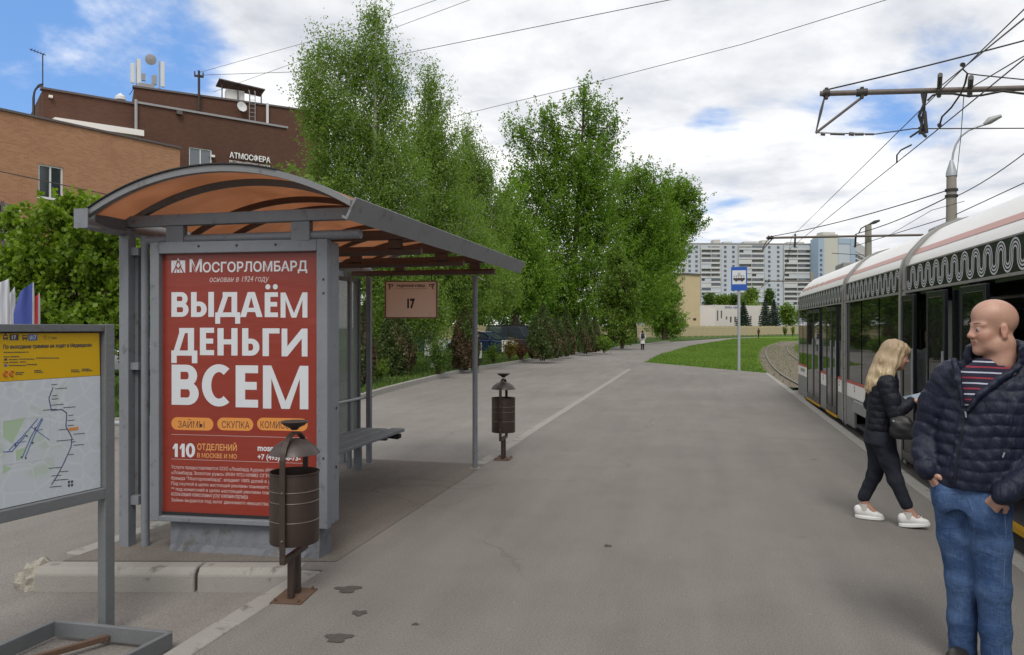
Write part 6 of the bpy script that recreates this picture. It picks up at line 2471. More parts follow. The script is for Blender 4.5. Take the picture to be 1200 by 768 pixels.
# second mast and bracket
YA2 = 41.2
a2 = plane_pt(898, 279, YA2)
e2 = plane_pt(1082, 275.5, YA2)
h2 = plane_pt(892, 295, YA2)
t2 = bracket(YA2, a2, e2, (plane_pt(904, 279, YA2).x - a2.x) / (e2.x - a2.x), h2, 'brackets holding the tram wires', 'second bracket arm, in front of the far apartment block', .06)
for u in (932, 1003):
    p = plane_pt(u, 278, YA2) - a2
    MB().tube([p + Vector((0, 0, .15)), p + Vector((.0, .2, -.5))], .05, 6).build('drop_cable', M['iron'], t2)
pm2 = plane_pt(1017.5, 264, YA2 + .3)
m2 = thing('lamp_mast', 'grey mast with a small lamp arm standing farther behind the tram roof', 'street lamp', (pm2.x, pm2.y, -.2), 0)
MB().tube([(0, 0, 0), (0, 0, pm2.z + .2)], [.22, .15], 14).build('pole', M['pole_conc'], m2, smooth=50)
pts = [plane_pt(u, v, YA2 + .3) - m2.location for u, v in ((1006, 274), (1009, 268), (1014, 265), (1019, 263), (1025, 260.5), (1031, 258.5))]
MB().tube(pts, [.03, .03, .03, .04, .09, .05], 8).build('lamp_arm', M['iron'], m2, smooth=60)
# third bracket, tiny
YA3 = 74
a3_, e3_ = plane_pt(896, 329.5, YA3), plane_pt(956, 329.5, YA3)
bracket(YA3, a3_, e3_, .08, plane_pt(892, 337, YA3), 'brackets holding the tram wires', 'smallest bracket arm, farthest along the track', .06)
mast(e3_.x - .3, YA3 + .3, e3_.z + 1.0, 'farthest mast, standing behind the rear end of the tram')

# contact and carrier wires along the track
cw = [(CWX, -12, CWZ), (CWX, YA1, CWZ), (a2.x + 1.2, YA2, a2.z - .55), (a3_.x + 1.5, YA3, a3_.z - .6)]
wire(cw, .0105, 'lower trolley wire running along the track above the tram roof', group=None)
mw = [(4.25, -12, 5.98), (4.30, YA1, 5.97), (a2.x + 1.25, YA2, a2.z + .02), (a3_.x + 1.6, YA3, a3_.z + .02)]
wire(mw, .0095, 'upper carrier wire running along the track beside the trolley wire')
wire([plane_pt(1099, 104, YA1), W(1200, 22, 8.5)], .010, 'wire climbing steeply from the nearest arm to the upper right corner')
wire([plane_pt(1136, 104, YA1), W(1200, 66, 11.0)], .010, 'short wire from the nearest arm to the right edge')
p0 = W(1128, 76, 13.2)
wire([p0, W(1129, 82, 13.2), W(1134, 86.5, 13.3), W(1150, 88.5, 13.5), W(1205, 94, 14)], .012, 'thin wire curving from the upper clamp out to the right edge')
wire([W(1133.5, 87, 13.3), W(1131, 98, 13.5), W(1126, 110, 13.8), W(1115, 126, 14.2), W(1104, 137, 14.4), W(1101, 147, 14.6)], .018, 'bent jumper cable hanging between the two trolley wires', 'jumper_cable')
wire([W(1051, 191, 17.8), W(1051, 182, 17.6), W(1056, 176, 17.4), W(1068, 170, 17.0)], .018, 'short jumper loop left of the wire clamp', 'jumper_cable')
for (u, v, Z, lab) in ((1128, 76, 13.2, 'dark clamp on the upper wire above the jumper'), (1101, 147, 14.6, 'dark clamp where the jumper meets the lower wire')):
    p = W(u, v, Z)
    o = MB().tube([p - Vector((.03, .12, .04)), p + Vector((.03, .12, .04))], .04, 8).build('wire_clamp', M['iron'], None)
    tag(o, lab, 'clamp')
wire([W(1129.5, 112, 15), W(1126, 160, 18), W(1121, 208, 22)], .008, 'thin vertical wire dropping past the lamp mast')
# stays and feeders between the masts
S2_ = plane_pt(1111, 223, 28.4)
wire([a2 + Vector((.1, 0, .05)), S2_], .020, 'long stay from the tip of the second bracket up to the lamp mast', 'stay_cable', .15)
wire([plane_pt(1004, 274, YA2), plane_pt(1111, 231, 28.4)], .020, 'stay from the second mast up to the lamp mast', 'stay_cable', .12)
wire([plane_pt(1119, 231, 28.4), W(1212, 171, 20)], .015, 'wire from the lamp mast to the right edge, upper one', sag=.1)
wire([W(1000, 289, 40), plane_pt(1117, 253, 28.4), W(1212, 209, 22)], .015, 'wire passing behind the lamp mast to the right edge, lower one')
wire([W(1040, 277, 34), W(1092, 246.5, 27), W(1130, 236, 24)], .010, 'thin wire with small clips left of the lamp mast')
wire([W(1110, 262, 30), W(1212, 232, 24)], .010, 'lowest thin wire above the tram roof at the right edge')
wire([W(975, 297, 44), W(1030, 300, 46)], .02, 'faint cable in front of the blue edged block')

# long spans across the sky
wire([POLE_TOP, W(345, 84.5, 52), W(483, 61, 46), W(785, 0, 34), W(1000, -48, 30)], .017, 'long cable from the roof pole rising over the birches to the top edge', sag=0)
wire([POLE_TOP + Vector((0, 0, .2)), W(412, 35, 50), W(520, -3, 42), W(600, -34, 36)], .014, 'cable leaving the roof pole and passing the tallest birch, upper one')
wire([W(250, 108, 60), W(367, 66, 53), W(470, 30, 48), W(556, -2, 42), W(620, -26, 38)], .014, 'cable passing behind the tallest birch, lower one')
wire([W(430, 157, 52), W(535, 136, 44), W(700, 96, 38), W(870, 52, 33), W(1045, -2, 28), W(1150, -36, 26)], .013, 'long cable crossing the sky above the poplar')
wire([W(-60, 192, 30), W(0, 201, 30), W(60, 214, 29), W(125, 228, 28), W(200, 250, 27), W(300, 290, 26)], .022, 'dark slack cable hanging in front of the orange brick wall')

# ================================================================== FIGURES: soft blended volumes turned into one surface
class Vol:
    def __init__(s, lo, hi, h):
        s.lo = np.array(lo, np.float32)
        s.h = h
        n = np.ceil((np.array(hi) - s.lo) / h).astype(int) + 1
        s.n = n
        s.F = np.full(n, 1.0, np.float32)
        s.ax = [(s.lo[i] + np.arange(n[i]) * h).astype(np.float32) for i in range(3)]

    def sub(s, lo, hi):
        sl = []
        for i in range(3):
            a = int(np.floor((lo[i] - s.lo[i]) / s.h)) - 1
            b = int(np.ceil((hi[i] - s.lo[i]) / s.h)) + 2
            sl.append(slice(max(0, a), max(0, min(s.n[i], b))))
        X = s.ax[0][sl[0]][:, None, None]
        Y = s.ax[1][sl[1]][None, :, None]
        Z = s.ax[2][sl[2]][None, None, :]
        return tuple(sl), X, Y, Z

    def put(s, lo, hi, fn, k=.02, op='add'):
        m = k + .012
        sl, X, Y, Z = s.sub([a - m for a in lo], [a + m for a in hi])
        if 0 in s.F[sl].shape:
            return s
        b = fn(X, Y, Z)
        a = s.F[sl]
        if op == 'add':
            h_ = np.clip(.5 + .5 * (a - b) / k, 0, 1)
            s.F[sl] = a * (1 - h_) + b * h_ - k * h_ * (1 - h_)
        else:                                   # cut b away
            b = -b
            h_ = np.clip(.5 - .5 * (a - b) / k, 0, 1)
            s.F[sl] = a * (1 - h_) + b * h_ + k * h_ * (1 - h_)
        return s

    def ell(s, c, r, k=.02, R=None, op='add'):
        rm = max(r)
        c = np.array(c, float)

        def fn(X, Y, Z):
            x, y, z = X - c[0], Y - c[1], Z - c[2]
            if R is not None:
                x, y, z = (R[0][0] * x + R[1][0] * y + R[2][0] * z, R[0][1] * x + R[1][1] * y + R[2][1] * z, R[0][2] * x + R[1][2] * y + R[2][2] * z)
            k0 = np.sqrt((x / r[0]) ** 2 + (y / r[1]) ** 2 + (z / r[2]) ** 2) + 1e-6
            k1 = np.sqrt((x / r[0] ** 2) ** 2 + (y / r[1] ** 2) ** 2 + (z / r[2] ** 2) ** 2) + 1e-6
            return k0 * (k0 - 1) / k1
        return s.put(c - rm, c + rm, fn, k, op)

    def cap(s, a, b, ra, rb, k=.02, sy=1.0, rib=None, s0=0.0, op='add'):
        """tapered capsule; rib = (spacing, depth) gives quilted bulges along it"""
        a, b = np.array(a, float), np.array(b, float)
        d = b - a
        L = np.linalg.norm(d)
        rm = max(ra, rb) * max(1, sy) + .02
        lo, hi = np.minimum(a, b) - rm, np.maximum(a, b) + rm

        def fn(X, Y, Z):
            t = np.clip(((X - a[0]) * d[0] + (Y - a[1]) * d[1] + (Z - a[2]) * d[2]) / (L * L), 0, 1)
            q = np.sqrt((X - a[0] - d[0] * t) ** 2 + ((Y - a[1] - d[1] * t) / sy) ** 2 + (Z - a[2] - d[2] * t) ** 2)
            r = ra + (rb - ra) * t
            if rib:
                ph = (s0 + t * L) / rib[0] + .25 * np.sin(X * 23 + 1) * np.sin(Y * 19 + Z * 7)
                r = r + rib[1] * (np.abs(np.sin(np.pi * ph)) ** .36 - .75)
            return q - r
        return s.put(lo, hi, fn, k, op)

    def chain(s, pts, rs, k=.02, sy=1.0, rib=None, op='add'):
        s0 = 0.0
        for i in range(len(pts) - 1):
            s.cap(pts[i], pts[i + 1], rs[i], rs[i + 1], k, sy, rib, s0, op)
            s0 += float(np.linalg.norm(np.array(pts[i + 1], float) - np.array(pts[i], float)))
        return s

    def loft(s, secs, k=.03, p=2.3, rib=None, rot=0.0, wr=0.0, op='add', pivot=None):
        """secs rows: z, cx, cy, rx, ry; interpolated up the z axis"""
        S_a = np.array(sorted(secs), float)
        zlo, zhi = S_a[0, 0], S_a[-1, 0]
        rm = S_a[:, 3:].max() + .03
        lo = (S_a[:, 1].min() - rm, S_a[:, 2].min() - rm, zlo)
        hi = (S_a[:, 1].max() + rm, S_a[:, 2].max() + rm, zhi)
        c_, s_ = math.cos(rot), math.sin(rot)

        def fn(X, Y, Z):
            zc = np.clip(Z, zlo, zhi)
            g = [np.interp(zc.ravel(), S_a[:, 0], S_a[:, i]).reshape(zc.shape) for i in range(1, 5)]
            x, y = X - g[0], Y - g[1]
            x, y = c_ * x + s_ * y, -s_ * x + c_ * y
            rx, ry = g[2], g[3]
            q = (np.abs(x / rx) ** p + np.abs(y / ry) ** p) ** (1 / p)
            d = (q - 1) * np.minimum(rx, ry)
            if rib:
                ph = Z / rib[0] + .10 * np.sin(x * 11 + 2) + .07 * np.sin(x * 31 + y * 11 + Z * 9)
                d = d - rib[1] * (np.abs(np.sin(np.pi * ph)) ** .36 - .75)
            if wr:
                d = d - wr * np.sin(x * 40 + Z * 21) * np.sin(Z * 37 + y * 25 + x * 9)
            return np.maximum(d, np.maximum(zlo - Z, Z - zhi))
        return s.put(lo, hi, fn, k, op)

    def wrinkle(s, amp, fx, lo=None, hi=None):
        sl, X, Y, Z = s.sub(s.lo if lo is None else lo, s.lo + s.n * s.h if hi is None else hi)
        s.F[sl] = s.F[sl] + amp * fx(X, Y, Z)
        return s

    def surf(s):
        F, h = s.F, s.h
        F[0], F[-1], F[:, 0], F[:, -1], F[:, :, 0], F[:, :, -1] = 1, 1, 1, 1, 1, 1
        S_ = F < 0
        nx, ny, nz = F.shape
        cnt = np.zeros((nx - 1, ny - 1, nz - 1), np.int8)
        for i in (0, 1):
            for j in (0, 1):
                for k in (0, 1):
                    cnt += S_[i:nx - 1 + i, j:ny - 1 + j, k:nz - 1 + k]
        act = (cnt > 0) & (cnt < 8)
        idx = np.full(act.shape, -1, np.int32)
        I, J, K = np.nonzero(act)
        idx[I, J, K] = np.arange(len(I))
        acc = np.zeros((len(I), 3), np.float32)
        num = np.zeros(len(I), np.float32)
        cs = [(i, j, k) for i in (0, 1) for j in (0, 1) for k in (0, 1)]
        for a in cs:
            for ax in range(3):
                if a[ax]:
                    continue
                b = list(a)
                b[ax] = 1
                va = F[I + a[0], J + a[1], K + a[2]]
                vb = F[I + b[0], J + b[1], K + b[2]]
                cr = (va < 0) != (vb < 0)
                t = np.where(cr, va / np.where(cr, va - vb, 1), 0)
                p = np.array(a, np.float32)[None, :].repeat(len(I), 0)
                p[:, ax] += t
                acc += np.where(cr[:, None], p, 0)
                num += cr
        V = (acc / num[:, None] + np.stack([I, J, K], 1)) * h + s.lo
        Q = []
        for ax in range(3):
            sh = [slice(1, -1)] * 3
            sh[ax] = slice(0, -1)
            sh2 = list(sh)
            sh2[ax] = slice(1, None)
            A = S_[tuple(sh)]
            m = A != S_[tuple(sh2)]
            P = np.argwhere(m)
            P[:, [i for i in range(3) if i != ax]] += 1
            o1, o2 = [i for i in range(3) if i != ax]
            def cell(d1, d2):
                q = P.copy()
                q[:, o1] -= d1
                q[:, o2] -= d2
                return idx[q[:, 0], q[:, 1], q[:, 2]]
            q = np.stack([cell(1, 1), cell(0, 1), cell(0, 0), cell(1, 0)], 1)
            fl = A[m]
            if ax == 1:
                fl = ~fl
            q[~fl] = q[~fl][:, ::-1]
            Q.append(q)
        Q = np.concatenate(Q)
        return V, Q

    def mesh(s, name, mats, parent, relax=1, paint=None):
        V, Q = s.surf()
        for _ in range(relax):                      # light smoothing
            A = np.zeros_like(V)
            c = np.zeros(len(V), np.float32)
            for a, b in ((0, 1), (1, 2), (2, 3), (3, 0)):
                for p, q in ((a, b), (b, a)):
                    np.add.at(A, Q[:, p], V[Q[:, q]])
                    np.add.at(c, Q[:, p], 1)
            V = V * .5 + .5 * A / np.maximum(c, 1)[:, None]
        mi = None
        if paint is not None:
            mi = paint(V[Q].mean(1))
        return np_mesh(name, V, Q, mats, parent, True, None, (0, 0, 0), mi)

    def front(s, x, z):
        """first surface met coming from -y"""
        i = int(round((x - s.lo[0]) / s.h))
        k = int(round((z - s.lo[2]) / s.h))
        col_ = s.F[i, :, k]
        j = np.argmax(col_ < 0)
        return float(s.ax[1][j]) if (col_ < 0).any() else 0.0


def skin_mat(name, c0, c1, sss=.08):
    m, t, b = base_mat(name)
    co = t.new('ShaderNodeTexCoord').outputs['Object']
    c = t.mix(t.smooth(t.noise(co, 14, 5, .6), .35, .7), (*c0, 1), (*c1, 1))
    k = t.math('ADD', t.math('MULTIPLY', t.math('SUBTRACT', t.noise(co, 160, 3, .6), .5), .25), 1.0)
    hs = t.new('ShaderNodeHueSaturation', i_Color=c)
    t.put(hs.inputs['Value'], k)
    t.put(b.inputs['Base Color'], hs.outputs[0])
    b.inputs['Roughness'].default_value = .48
    b.inputs['Subsurface Weight'].default_value = sss
    b.inputs['Subsurface Radius'].default_value = (.012, .005, .003)
    bp = t.new('ShaderNodeBump', i_Strength=.12, i_Distance=.004, i_Height=t.noise(co, 220, 3, .6))
    t.put(b.inputs['Normal'], bp.outputs[0])
    return m


def cloth_mat(name, c0, c1, rough=.8, weave=900, sheen=.0, var=12, bump=.15, spec=.3):
    m, t, b = base_mat(name)
    co = t.new('ShaderNodeTexCoord').outputs['Object']
    c = t.mix(t.smooth(t.noise(co, var, 6, .65, .4), .35, .68), (*c0, 1), (*c1, 1))
    t.put(b.inputs['Base Color'], c)
    b.inputs['Roughness'].default_value = rough
    b.inputs['Specular IOR Level'].default_value = spec
    if sheen:
        b.inputs['Sheen Weight'].default_value = sheen
    bp = t.new('ShaderNodeBump', i_Strength=bump, i_Distance=.004, i_Height=t.noise(co, 45, 5, .65, .3))
    t.put(b.inputs['Normal'], bp.outputs[0])
    return m


M['skin'] = skin_mat('skin', (0.40, 0.225, 0.165), (0.46, 0.270, 0.200))
M['skin_red'] = skin_mat('skin_reddish', (0.41, 0.205, 0.150), (0.455, 0.240, 0.175))
M['lip'] = skin_mat('lip', (0.34, 0.14, 0.105), (0.37, 0.155, 0.12))
M['brow'] = mat('eyebrow_hair', (0.22, 0.125, 0.08), .9)
M['puffer'] = cloth_mat('navy_quilted_nylon', (0.0080, 0.0095, 0.0190), (0.0125, 0.0145, 0.0270), .52, bump=.5, var=9, spec=.30)
M['puffer_b'] = cloth_mat('dark_navy_nylon', (0.0065, 0.0075, 0.0140), (0.0100, 0.0115, 0.0200), .55, bump=.5, var=9, spec=.28)
m, t, b = base_mat('blue_denim')
co = t.new('ShaderNodeTexCoord').outputs['Object']
mp = t.new('ShaderNodeMapping', i_0=co)
mp.inputs['Scale'].default_value = (7, 7, 13)
cre = t.noise(mp.outputs[0], 1.6, 6, .62, 1.2)
mp2 = t.new('ShaderNodeMapping', i_0=co)
mp2.inputs['Scale'].default_value = (160, 160, 14)
slub = t.noise(mp2.outputs[0], 1.0, 3, .6)
fade = t.noise(co, 5.5, 5, .6, .5)
c = t.mix(t.smooth(fade, .36, .66), (0.032, 0.064, 0.150, 1), (0.066, 0.116, 0.228, 1))
c = t.mix(t.math('MULTIPLY', t.smooth(cre, .56, .74), .45), c, (0.095, 0.155, 0.290, 1))
c = t.mix(t.math('MULTIPLY', t.smooth(cre, .46, .30), .5), c, (0.022, 0.050, 0.130, 1))
hs = t.new('ShaderNodeHueSaturation', i_Color=c)
t.put(hs.inputs['Value'], t.math('ADD', t.math('MULTIPLY', t.math('SUBTRACT', slub, .5), .9), 1.0))
t.put(b.inputs['Base Color'], hs.outputs[0])
b.inputs['Roughness'].default_value = .88
b.inputs['Specular IOR Level'].default_value = .15
bp = t.new('ShaderNodeBump', i_Strength=.5, i_Distance=.016, i_Height=cre)
bp2 = t.new('ShaderNodeBump', i_Strength=.25, i_Distance=.002, i_Height=slub)
t.put(bp2.inputs['Normal'], bp.outputs[0])
t.put(b.inputs['Normal'], bp2.outputs[0])
M['jeans'] = m


def nylon(name, c0, c1, rough, spec):
    """thin quilted nylon: fine puckers along the seams"""
    m, t, b = base_mat(name)
    co = t.new('ShaderNodeTexCoord').outputs['Object']
    mp = t.new('ShaderNodeMapping', i_0=co)
    mp.inputs['Scale'].default_value = (34, 34, 9)
    pk = t.noise(mp.outputs[0], 1.0, 5, .62, .8)
    c = t.mix(t.smooth(t.noise(co, 9, 5, .6), .35, .68), (*c0, 1), (*c1, 1))
    t.put(b.inputs['Base Color'], c)
    t.put(b.inputs['Roughness'], t.math('ADD', t.math('MULTIPLY', t.math('SUBTRACT', pk, .5), .3), rough))
    b.inputs['Specular IOR Level'].default_value = spec
    bp = t.new('ShaderNodeBump', i_Strength=.9, i_Distance=.012, i_Height=pk)
    t.put(b.inputs['Normal'], bp.outputs[0])
    return m


M['puffer'] = nylon('navy_quilted_nylon', (0.0080, 0.0110, 0.0270), (0.0130, 0.0175, 0.0380), .50, .32)
M['puffer_b'] = nylon('dark_navy_nylon', (0.0060, 0.0070, 0.0135), (0.0095, 0.0110, 0.0190), .55, .30)
M['jeans_dark'] = cloth_mat('dark_denim', (0.016, 0.018, 0.026), (0.026, 0.029, 0.040), .85, bump=.3, var=9, spec=.2)
M['sneaker'] = mat('white_sneaker', (0.66, 0.66, 0.65), .5, 0, .06, 14)
M['sole'] = mat('white_sole', (0.72, 0.72, 0.70), .6)
M['bag_black'] = mat('black_leather', (0.008, 0.008, 0.010), .45, 0, .2, 12, None, .3, 80)
M['eye_white'] = mat('eye', (0.36, 0.32, 0.29), .3)
M['eye_dark'] = mat('iris', (0.03, 0.04, 0.05), .1)
M['shoe_brown'] = mat('dark_shoe', (0.022, 0.018, 0.016), .45, 0, .2, 12)
# striped knit
m, t, b = base_mat('striped_knit')
co = t.new('ShaderNodeTexCoord').outputs['Object']
sp_ = t.new('ShaderNodeSeparateXYZ', i_0=co)
zz = t.math('ADD', sp_.outputs[2], t.math('MULTIPLY', t.noise(co, 6, 3), .012))
f1 = t.math('FRACT', t.math('DIVIDE', t.math('SUBTRACT', zz, .000), .0525))
w1 = t.math('LESS_THAN', t.math('ABSOLUTE', t.math('SUBTRACT', f1, .25)), .065)
w2 = t.math('LESS_THAN', t.math('ABSOLUTE', t.math('SUBTRACT', f1, .75)), .070)
c = t.mix(w1, (0.013, 0.012, 0.030, 1), (0.44, 0.46, 0.55, 1))
c = t.mix(w2, c, (0.27, 0.024, 0.045, 1))
t.put(b.inputs['Base Color'], c)
b.inputs['Roughness'].default_value = .9
M['knit'] = m


def rot_z(a):
    c, s = math.cos(a), math.sin(a)
    return np.array([[c, -s, 0], [s, c, 0], [0, 0, 1]])


def head(V, c, yaw, pitch=0.0, sx=1.0, sz=1.0, male=True, ears=True):
    """head blended into V. local axes: f forward, l left, u up; yaw turns f in the xy plane"""
    f = np.array([math.cos(yaw) * math.cos(pitch), math.sin(yaw) * math.cos(pitch), math.sin(pitch)])
    l = np.array([-math.sin(yaw), math.cos(yaw), 0.0])
    u = np.cross(f, l)
    R = np.stack([f, l, u], 1)
    c = np.array(c, float)

    def P(a, b, d):
        return c + f * a * sx + l * b + u * d * sz

    def E(a, b, d, ra, rb, rd, k=.02, op='add'):
        V.ell(P(a, b, d), (ra * sx, rb, rd * sz), k, R, op)
    E(-.014, 0, .052, .100, .078, .094, .02)                 # skull
    E(.012, 0, .075, .082, .070, .068, .03)
    E(.040, 0, -.030, .058, .060, .088, .03)                 # face
    E(.030, 0, -.078, .055, .055, .042, .03)                 # jaw
    E(.074, 0, -.104, .022, .026, .020, .025)                # chin
    for s in (-1, 1):
        E(.060, s * .036, -.026, .030, .028, .030, .025)     # cheek
        E(.020, s * .050, -.080, .030, .016, .030, .025)     # jaw corner
        V.cap(P(.090, s * .014, .027), P(.070, s * .050, .026), .0105, .0085, .016)   # brow
        E(.100, s * .031, .004, .0165, .0155, .0115, .012, 'cut')  # eye hollow
        E(.0838, s * .031, .0042, .0125, .0135, .0105, .004)   # lids over the ball
        V.cap(P(.0945, s * .022, .0095), P(.0865, s * .042, .0085), .0030, .0028, .004)
        V.cap(P(.0930, s * .022, -.0030), P(.0865, s * .041, -.0025), .0026, .0024, .004)
    V.cap(P(.092, 0, .018), P(.110, 0, -.022), .0100, .0115, .016)    # nose
    E(.1105, 0, -.027, .0125, .0125, .0115, .012)
    for s in (-1, 1):
        E(.100, s * .0140, -.031, .011, .0085, .0085, .008)
        E(.107, s * .0065, -.0395, .004, .0035, .003, .004, 'cut')
    V.cap(P(.090, -.019, -.0575), P(.090, .019, -.0575), .0080, .0080, .010)    # lips
    E(.0940, 0, -.0560, .0070, .017, .0055, .008)
    E(.0925, 0, -.0690, .0075, .016, .0062, .008)
    V.cap(P(.1010, -.013, -.0618), P(.1010, .013, -.0618), .0020, .0020, .003, op='cut')
    for s in (-1, 1):
        V.cap(P(.1000, s * .013, -.0618), P(.0900, s * .026, -.0585), .0020, .0016, .003, op='cut')
        V.cap(P(.0960, s * .022, -.036), P(.0800, s * .037, -.060), .0022, .0016, .006, op='cut')
    if ears:
        for s in (-1, 1):
            E(-.010, s * .080, -.004, .019, .0095, .033, .008)
            E(-.002, s * .090, .000, .010, .0075, .019, .006, 'cut')
            E(-.008, s * .082, -.034, .009, .007, .010, .006)
    return P, R


def eyes(P, R, root):
    for s in (-1, 1):
        p = P(.0850, s * .031, .0025)
        bmx = bmesh.new()
        bmesh.ops.create_uvsphere(bmx, u_segments=16, v_segments=10, radius=.0118)
        fd = Vector(R[:, 0])
        me = bpy.data.meshes.new('eye')
        for f_ in bmx.faces:
            f_.smooth = True
            f_.material_index = 1 if f_.calc_center_median().normalized().dot(fd) > .74 else 0
        bmx.to_mesh(me)
        bmx.free()
        me.materials.append(M['eye_white'])
        me.materials.append(M['eye_dark'])
        o = bpy.data.objects.new('eye', me)
        COL.objects.link(o)
        o.parent = root
        o.location = p


def hand(V, wrist, d, palm_n, side, L=.185, curl=.5, spread=1.0, k=.007):
    """d: direction of the hand, palm_n: palm normal, side: +1/-1 where the thumb leaves"""
    d = np.array(d, float)
    d /= np.linalg.norm(d)
    n = np.array(palm_n, float)
    n -= d * n.dot(d)
    n /= np.linalg.norm(n)
    t = np.cross(d, n) * side                     # towards the thumb
    w = np.array(wrist, float)
    u = L / .185
    pe = w + d * .095 * u
    V.cap(w - d * .02, w + d * .02 * u, .026 * u, .027 * u, .012)
    for q, wd in ((-.028, .0165), (-.010, .0175), (.010, .0175), (.027, .0165)):
        V.cap(w + d * .015 * u + t * q * .7 * u, pe + t * q * u, wd * .95 * u, wd * .72 * u, .012)
    for q, ln, r in ((.030, .068, .0092), (.0105, .077, .0095), (-.0095, .072, .0090), (-.028, .056, .0080)):
        a = pe + t * q * u
        b = a + (d * math.cos(curl * .5) + n * math.sin(curl * .5) + t * q * 1.2 * spread) * ln * .48 * u
        c = b + (d * math.cos(curl * 1.3) + n * math.sin(curl * 1.3)) * ln * .32 * u
        e = c + (d * math.cos(curl * 2.0) + n * math.sin(curl * 2.0)) * ln * .26 * u
        V.chain([a, b, c, e], [r * u * 1.06, r * u, r * u * .92, r * u * .78], .004)
    a = w + d * .028 * u + t * .024 * u
    b = a + (d * .62 + t * .62 + n * .35) * .040 * u
    c = b + (d * .90 + t * .25 + n * .35) * .032 * u
    e = c + (d * .95 + n * .30) * .024 * u
    V.chain([a, b, c, e], [.0155 * u, .0125 * u, .0108 * u, .0088 * u], .008)


# ------------------------------------------------------------------ the man
ZM = 3.73
UM = 1150
pm_ = W(UM, None, ZM)
man = thing('person', 'bald man in a navy quilted jacket and blue jeans, hands in his pockets, looking left', 'person', (pm_.x, pm_.y, .002), ray_rot(UM))


def mx(u):
    return (u - UM) / 277.0


def mz(v):
    return (785 - v) / 236.0


HC = (mx(1164.0), .02, mz(387.0))
YAWH = math.pi + R_(27)
V = Vol((-.34, -.30, -.01), (.46, .30, 1.90), .0052)
P, R = head(V, HC, YAWH, R_(-2), 1.00, 1.0)
nk = [(HC[0] + .035, .02, HC[2] - .07), (HC[0] + .030, .03, HC[2] - .16), (.045, .03, 1.47)]
V.chain(nk, [.060, .064, .068], .03)
# trunk and limbs under the clothes
V.loft([(.90, -.02, .0, .140, .095), (1.1, 0, .0, .145, .095), (1.33, .035, .01, .155, .088), (1.43, .045, .02, .14, .062), (1.48, .045, .025, .08, .045)], .02)
HL0, HL1 = (-.232, -.055, .985), (-.195, -.075, .905)
V.chain([(-.13, .0, 1.44), (-.235, .06, 1.14), HL0], [.058, .042, .026], .02)
HR0 = (.085, -.165, .905)
V.chain([(.235, .01, 1.44), (.30, .05, 1.14), HR0], [.058, .042, .026], .02)
for pts, rs in (([(-.115, .02, .90), (-.084, .03, .44), (-.082, .05, .08)], [.075, .048, .034]), ([(.03, -.02, .90), (.050, -.035, .44), (.064, -.03, .08)], [.075, .048, .034])):
    V.chain(pts, rs, .03)
for x, y in ((-.09, .0), (.055, -.08)):
    V.chain([(x + .005, y + .06, .07), (x - .02, y - .08, .045)], [.036, .030], .03)
hand(V, HL0, (.42, .02, -.90), (.80, .45, .2), 1, .18, .30)
hand(V, HR0, (-.52, .42, -.75), (.15, 1, .1), 1, .18, .30)


def paint_man(C):
    p = (C - np.array(HC)) @ R / np.array([1.0, 1, 1.0])
    out = np.zeros(len(C), int)
    lip = (p[:, 0] > .090) & (np.abs(p[:, 1]) < .021) & (p[:, 2] < -.0515) & (p[:, 2] > -.0745)
    red = ((p[:, 0] > .098) & (p[:, 2] < .0) & (p[:, 2] > -.045)) | ((p[:, 0] > .045) & (np.abs(p[:, 1]) > .022) & (p[:, 2] < -.012) & (p[:, 2] > -.05)) | ((np.abs(p[:, 1]) > .079) & (p[:, 2] > -.05) & (p[:, 2] < .04))
    out[red] = 1
    out[lip] = 2
    return out


V.mesh('body', [M['skin'], M['skin_red'], M['lip']], man, 1, paint_man)
eyes(P, R, man)
mb = MB()
for s in (-1, 1):
    pts = [P(.1005 - .010 * (i / 5) ** 2 * 1.8, s * (.013 + .034 * i / 5), .0315 + .006 * math.sin(i / 5 * 2.6)) for i in range(6)]
    mb.tube([tuple(q) for q in pts], [.0014, .0024, .0028, .0026, .002, .001], 5)
mb.build('eyebrows', M['brow'], man, smooth=60)

# jeans
V = Vol((-.30, -.30, .02), (.34, .26, 1.02), .0058)
V.loft([(.80, -.045, .005, .158, .115), (.90, -.042, .005, .168, .120), (.985, -.035, .005, .165, .120)], .03, 2.4)
V.chain([(-.122, .025, .87), (-.106, .03, .64), (-.084, .035, .42), (-.082, .05, .22), (-.080, .055, .055)], [.098, .085, .071, .065, .064], .03)
V.chain([(.030, -.02, .87), (.040, -.03, .64), (.050, -.035, .42), (.058, -.03, .22), (.064, -.03, .045)], [.100, .088, .074, .067, .064], .028)
V.ell((-.160, -.085, .845), (.045, .042, .075), .03)            # hands inside the pockets
V.ell((.010, -.108, .785), (.060, .042, .085), .05)
V.cap((-.235, -.12, .93), (-.120, -.19, .865), .014, .014, .012, op='cut')
V.cap((.130, -.19, .845), (.005, -.195, .83), .010, .010, .010, op='cut')


def folds(X, Y, Z):
    a = np.exp(-((Z - .42) / .10) ** 2) + 1.3 * np.exp(-((Z - .10) / .09) ** 2) + .9 * np.exp(-((Z - .74) / .10) ** 2)
    return a * (np.sin(Z * 95 + X * 35 + 2.5 * np.sin(X * 20 + Y * 14)) * .6 + np.sin(Z * 60 - X * 55 + Y * 20) * .5) + .5 * np.sin(X * 46 + Z * 13) * np.sin(Z * 19 + Y * 30)


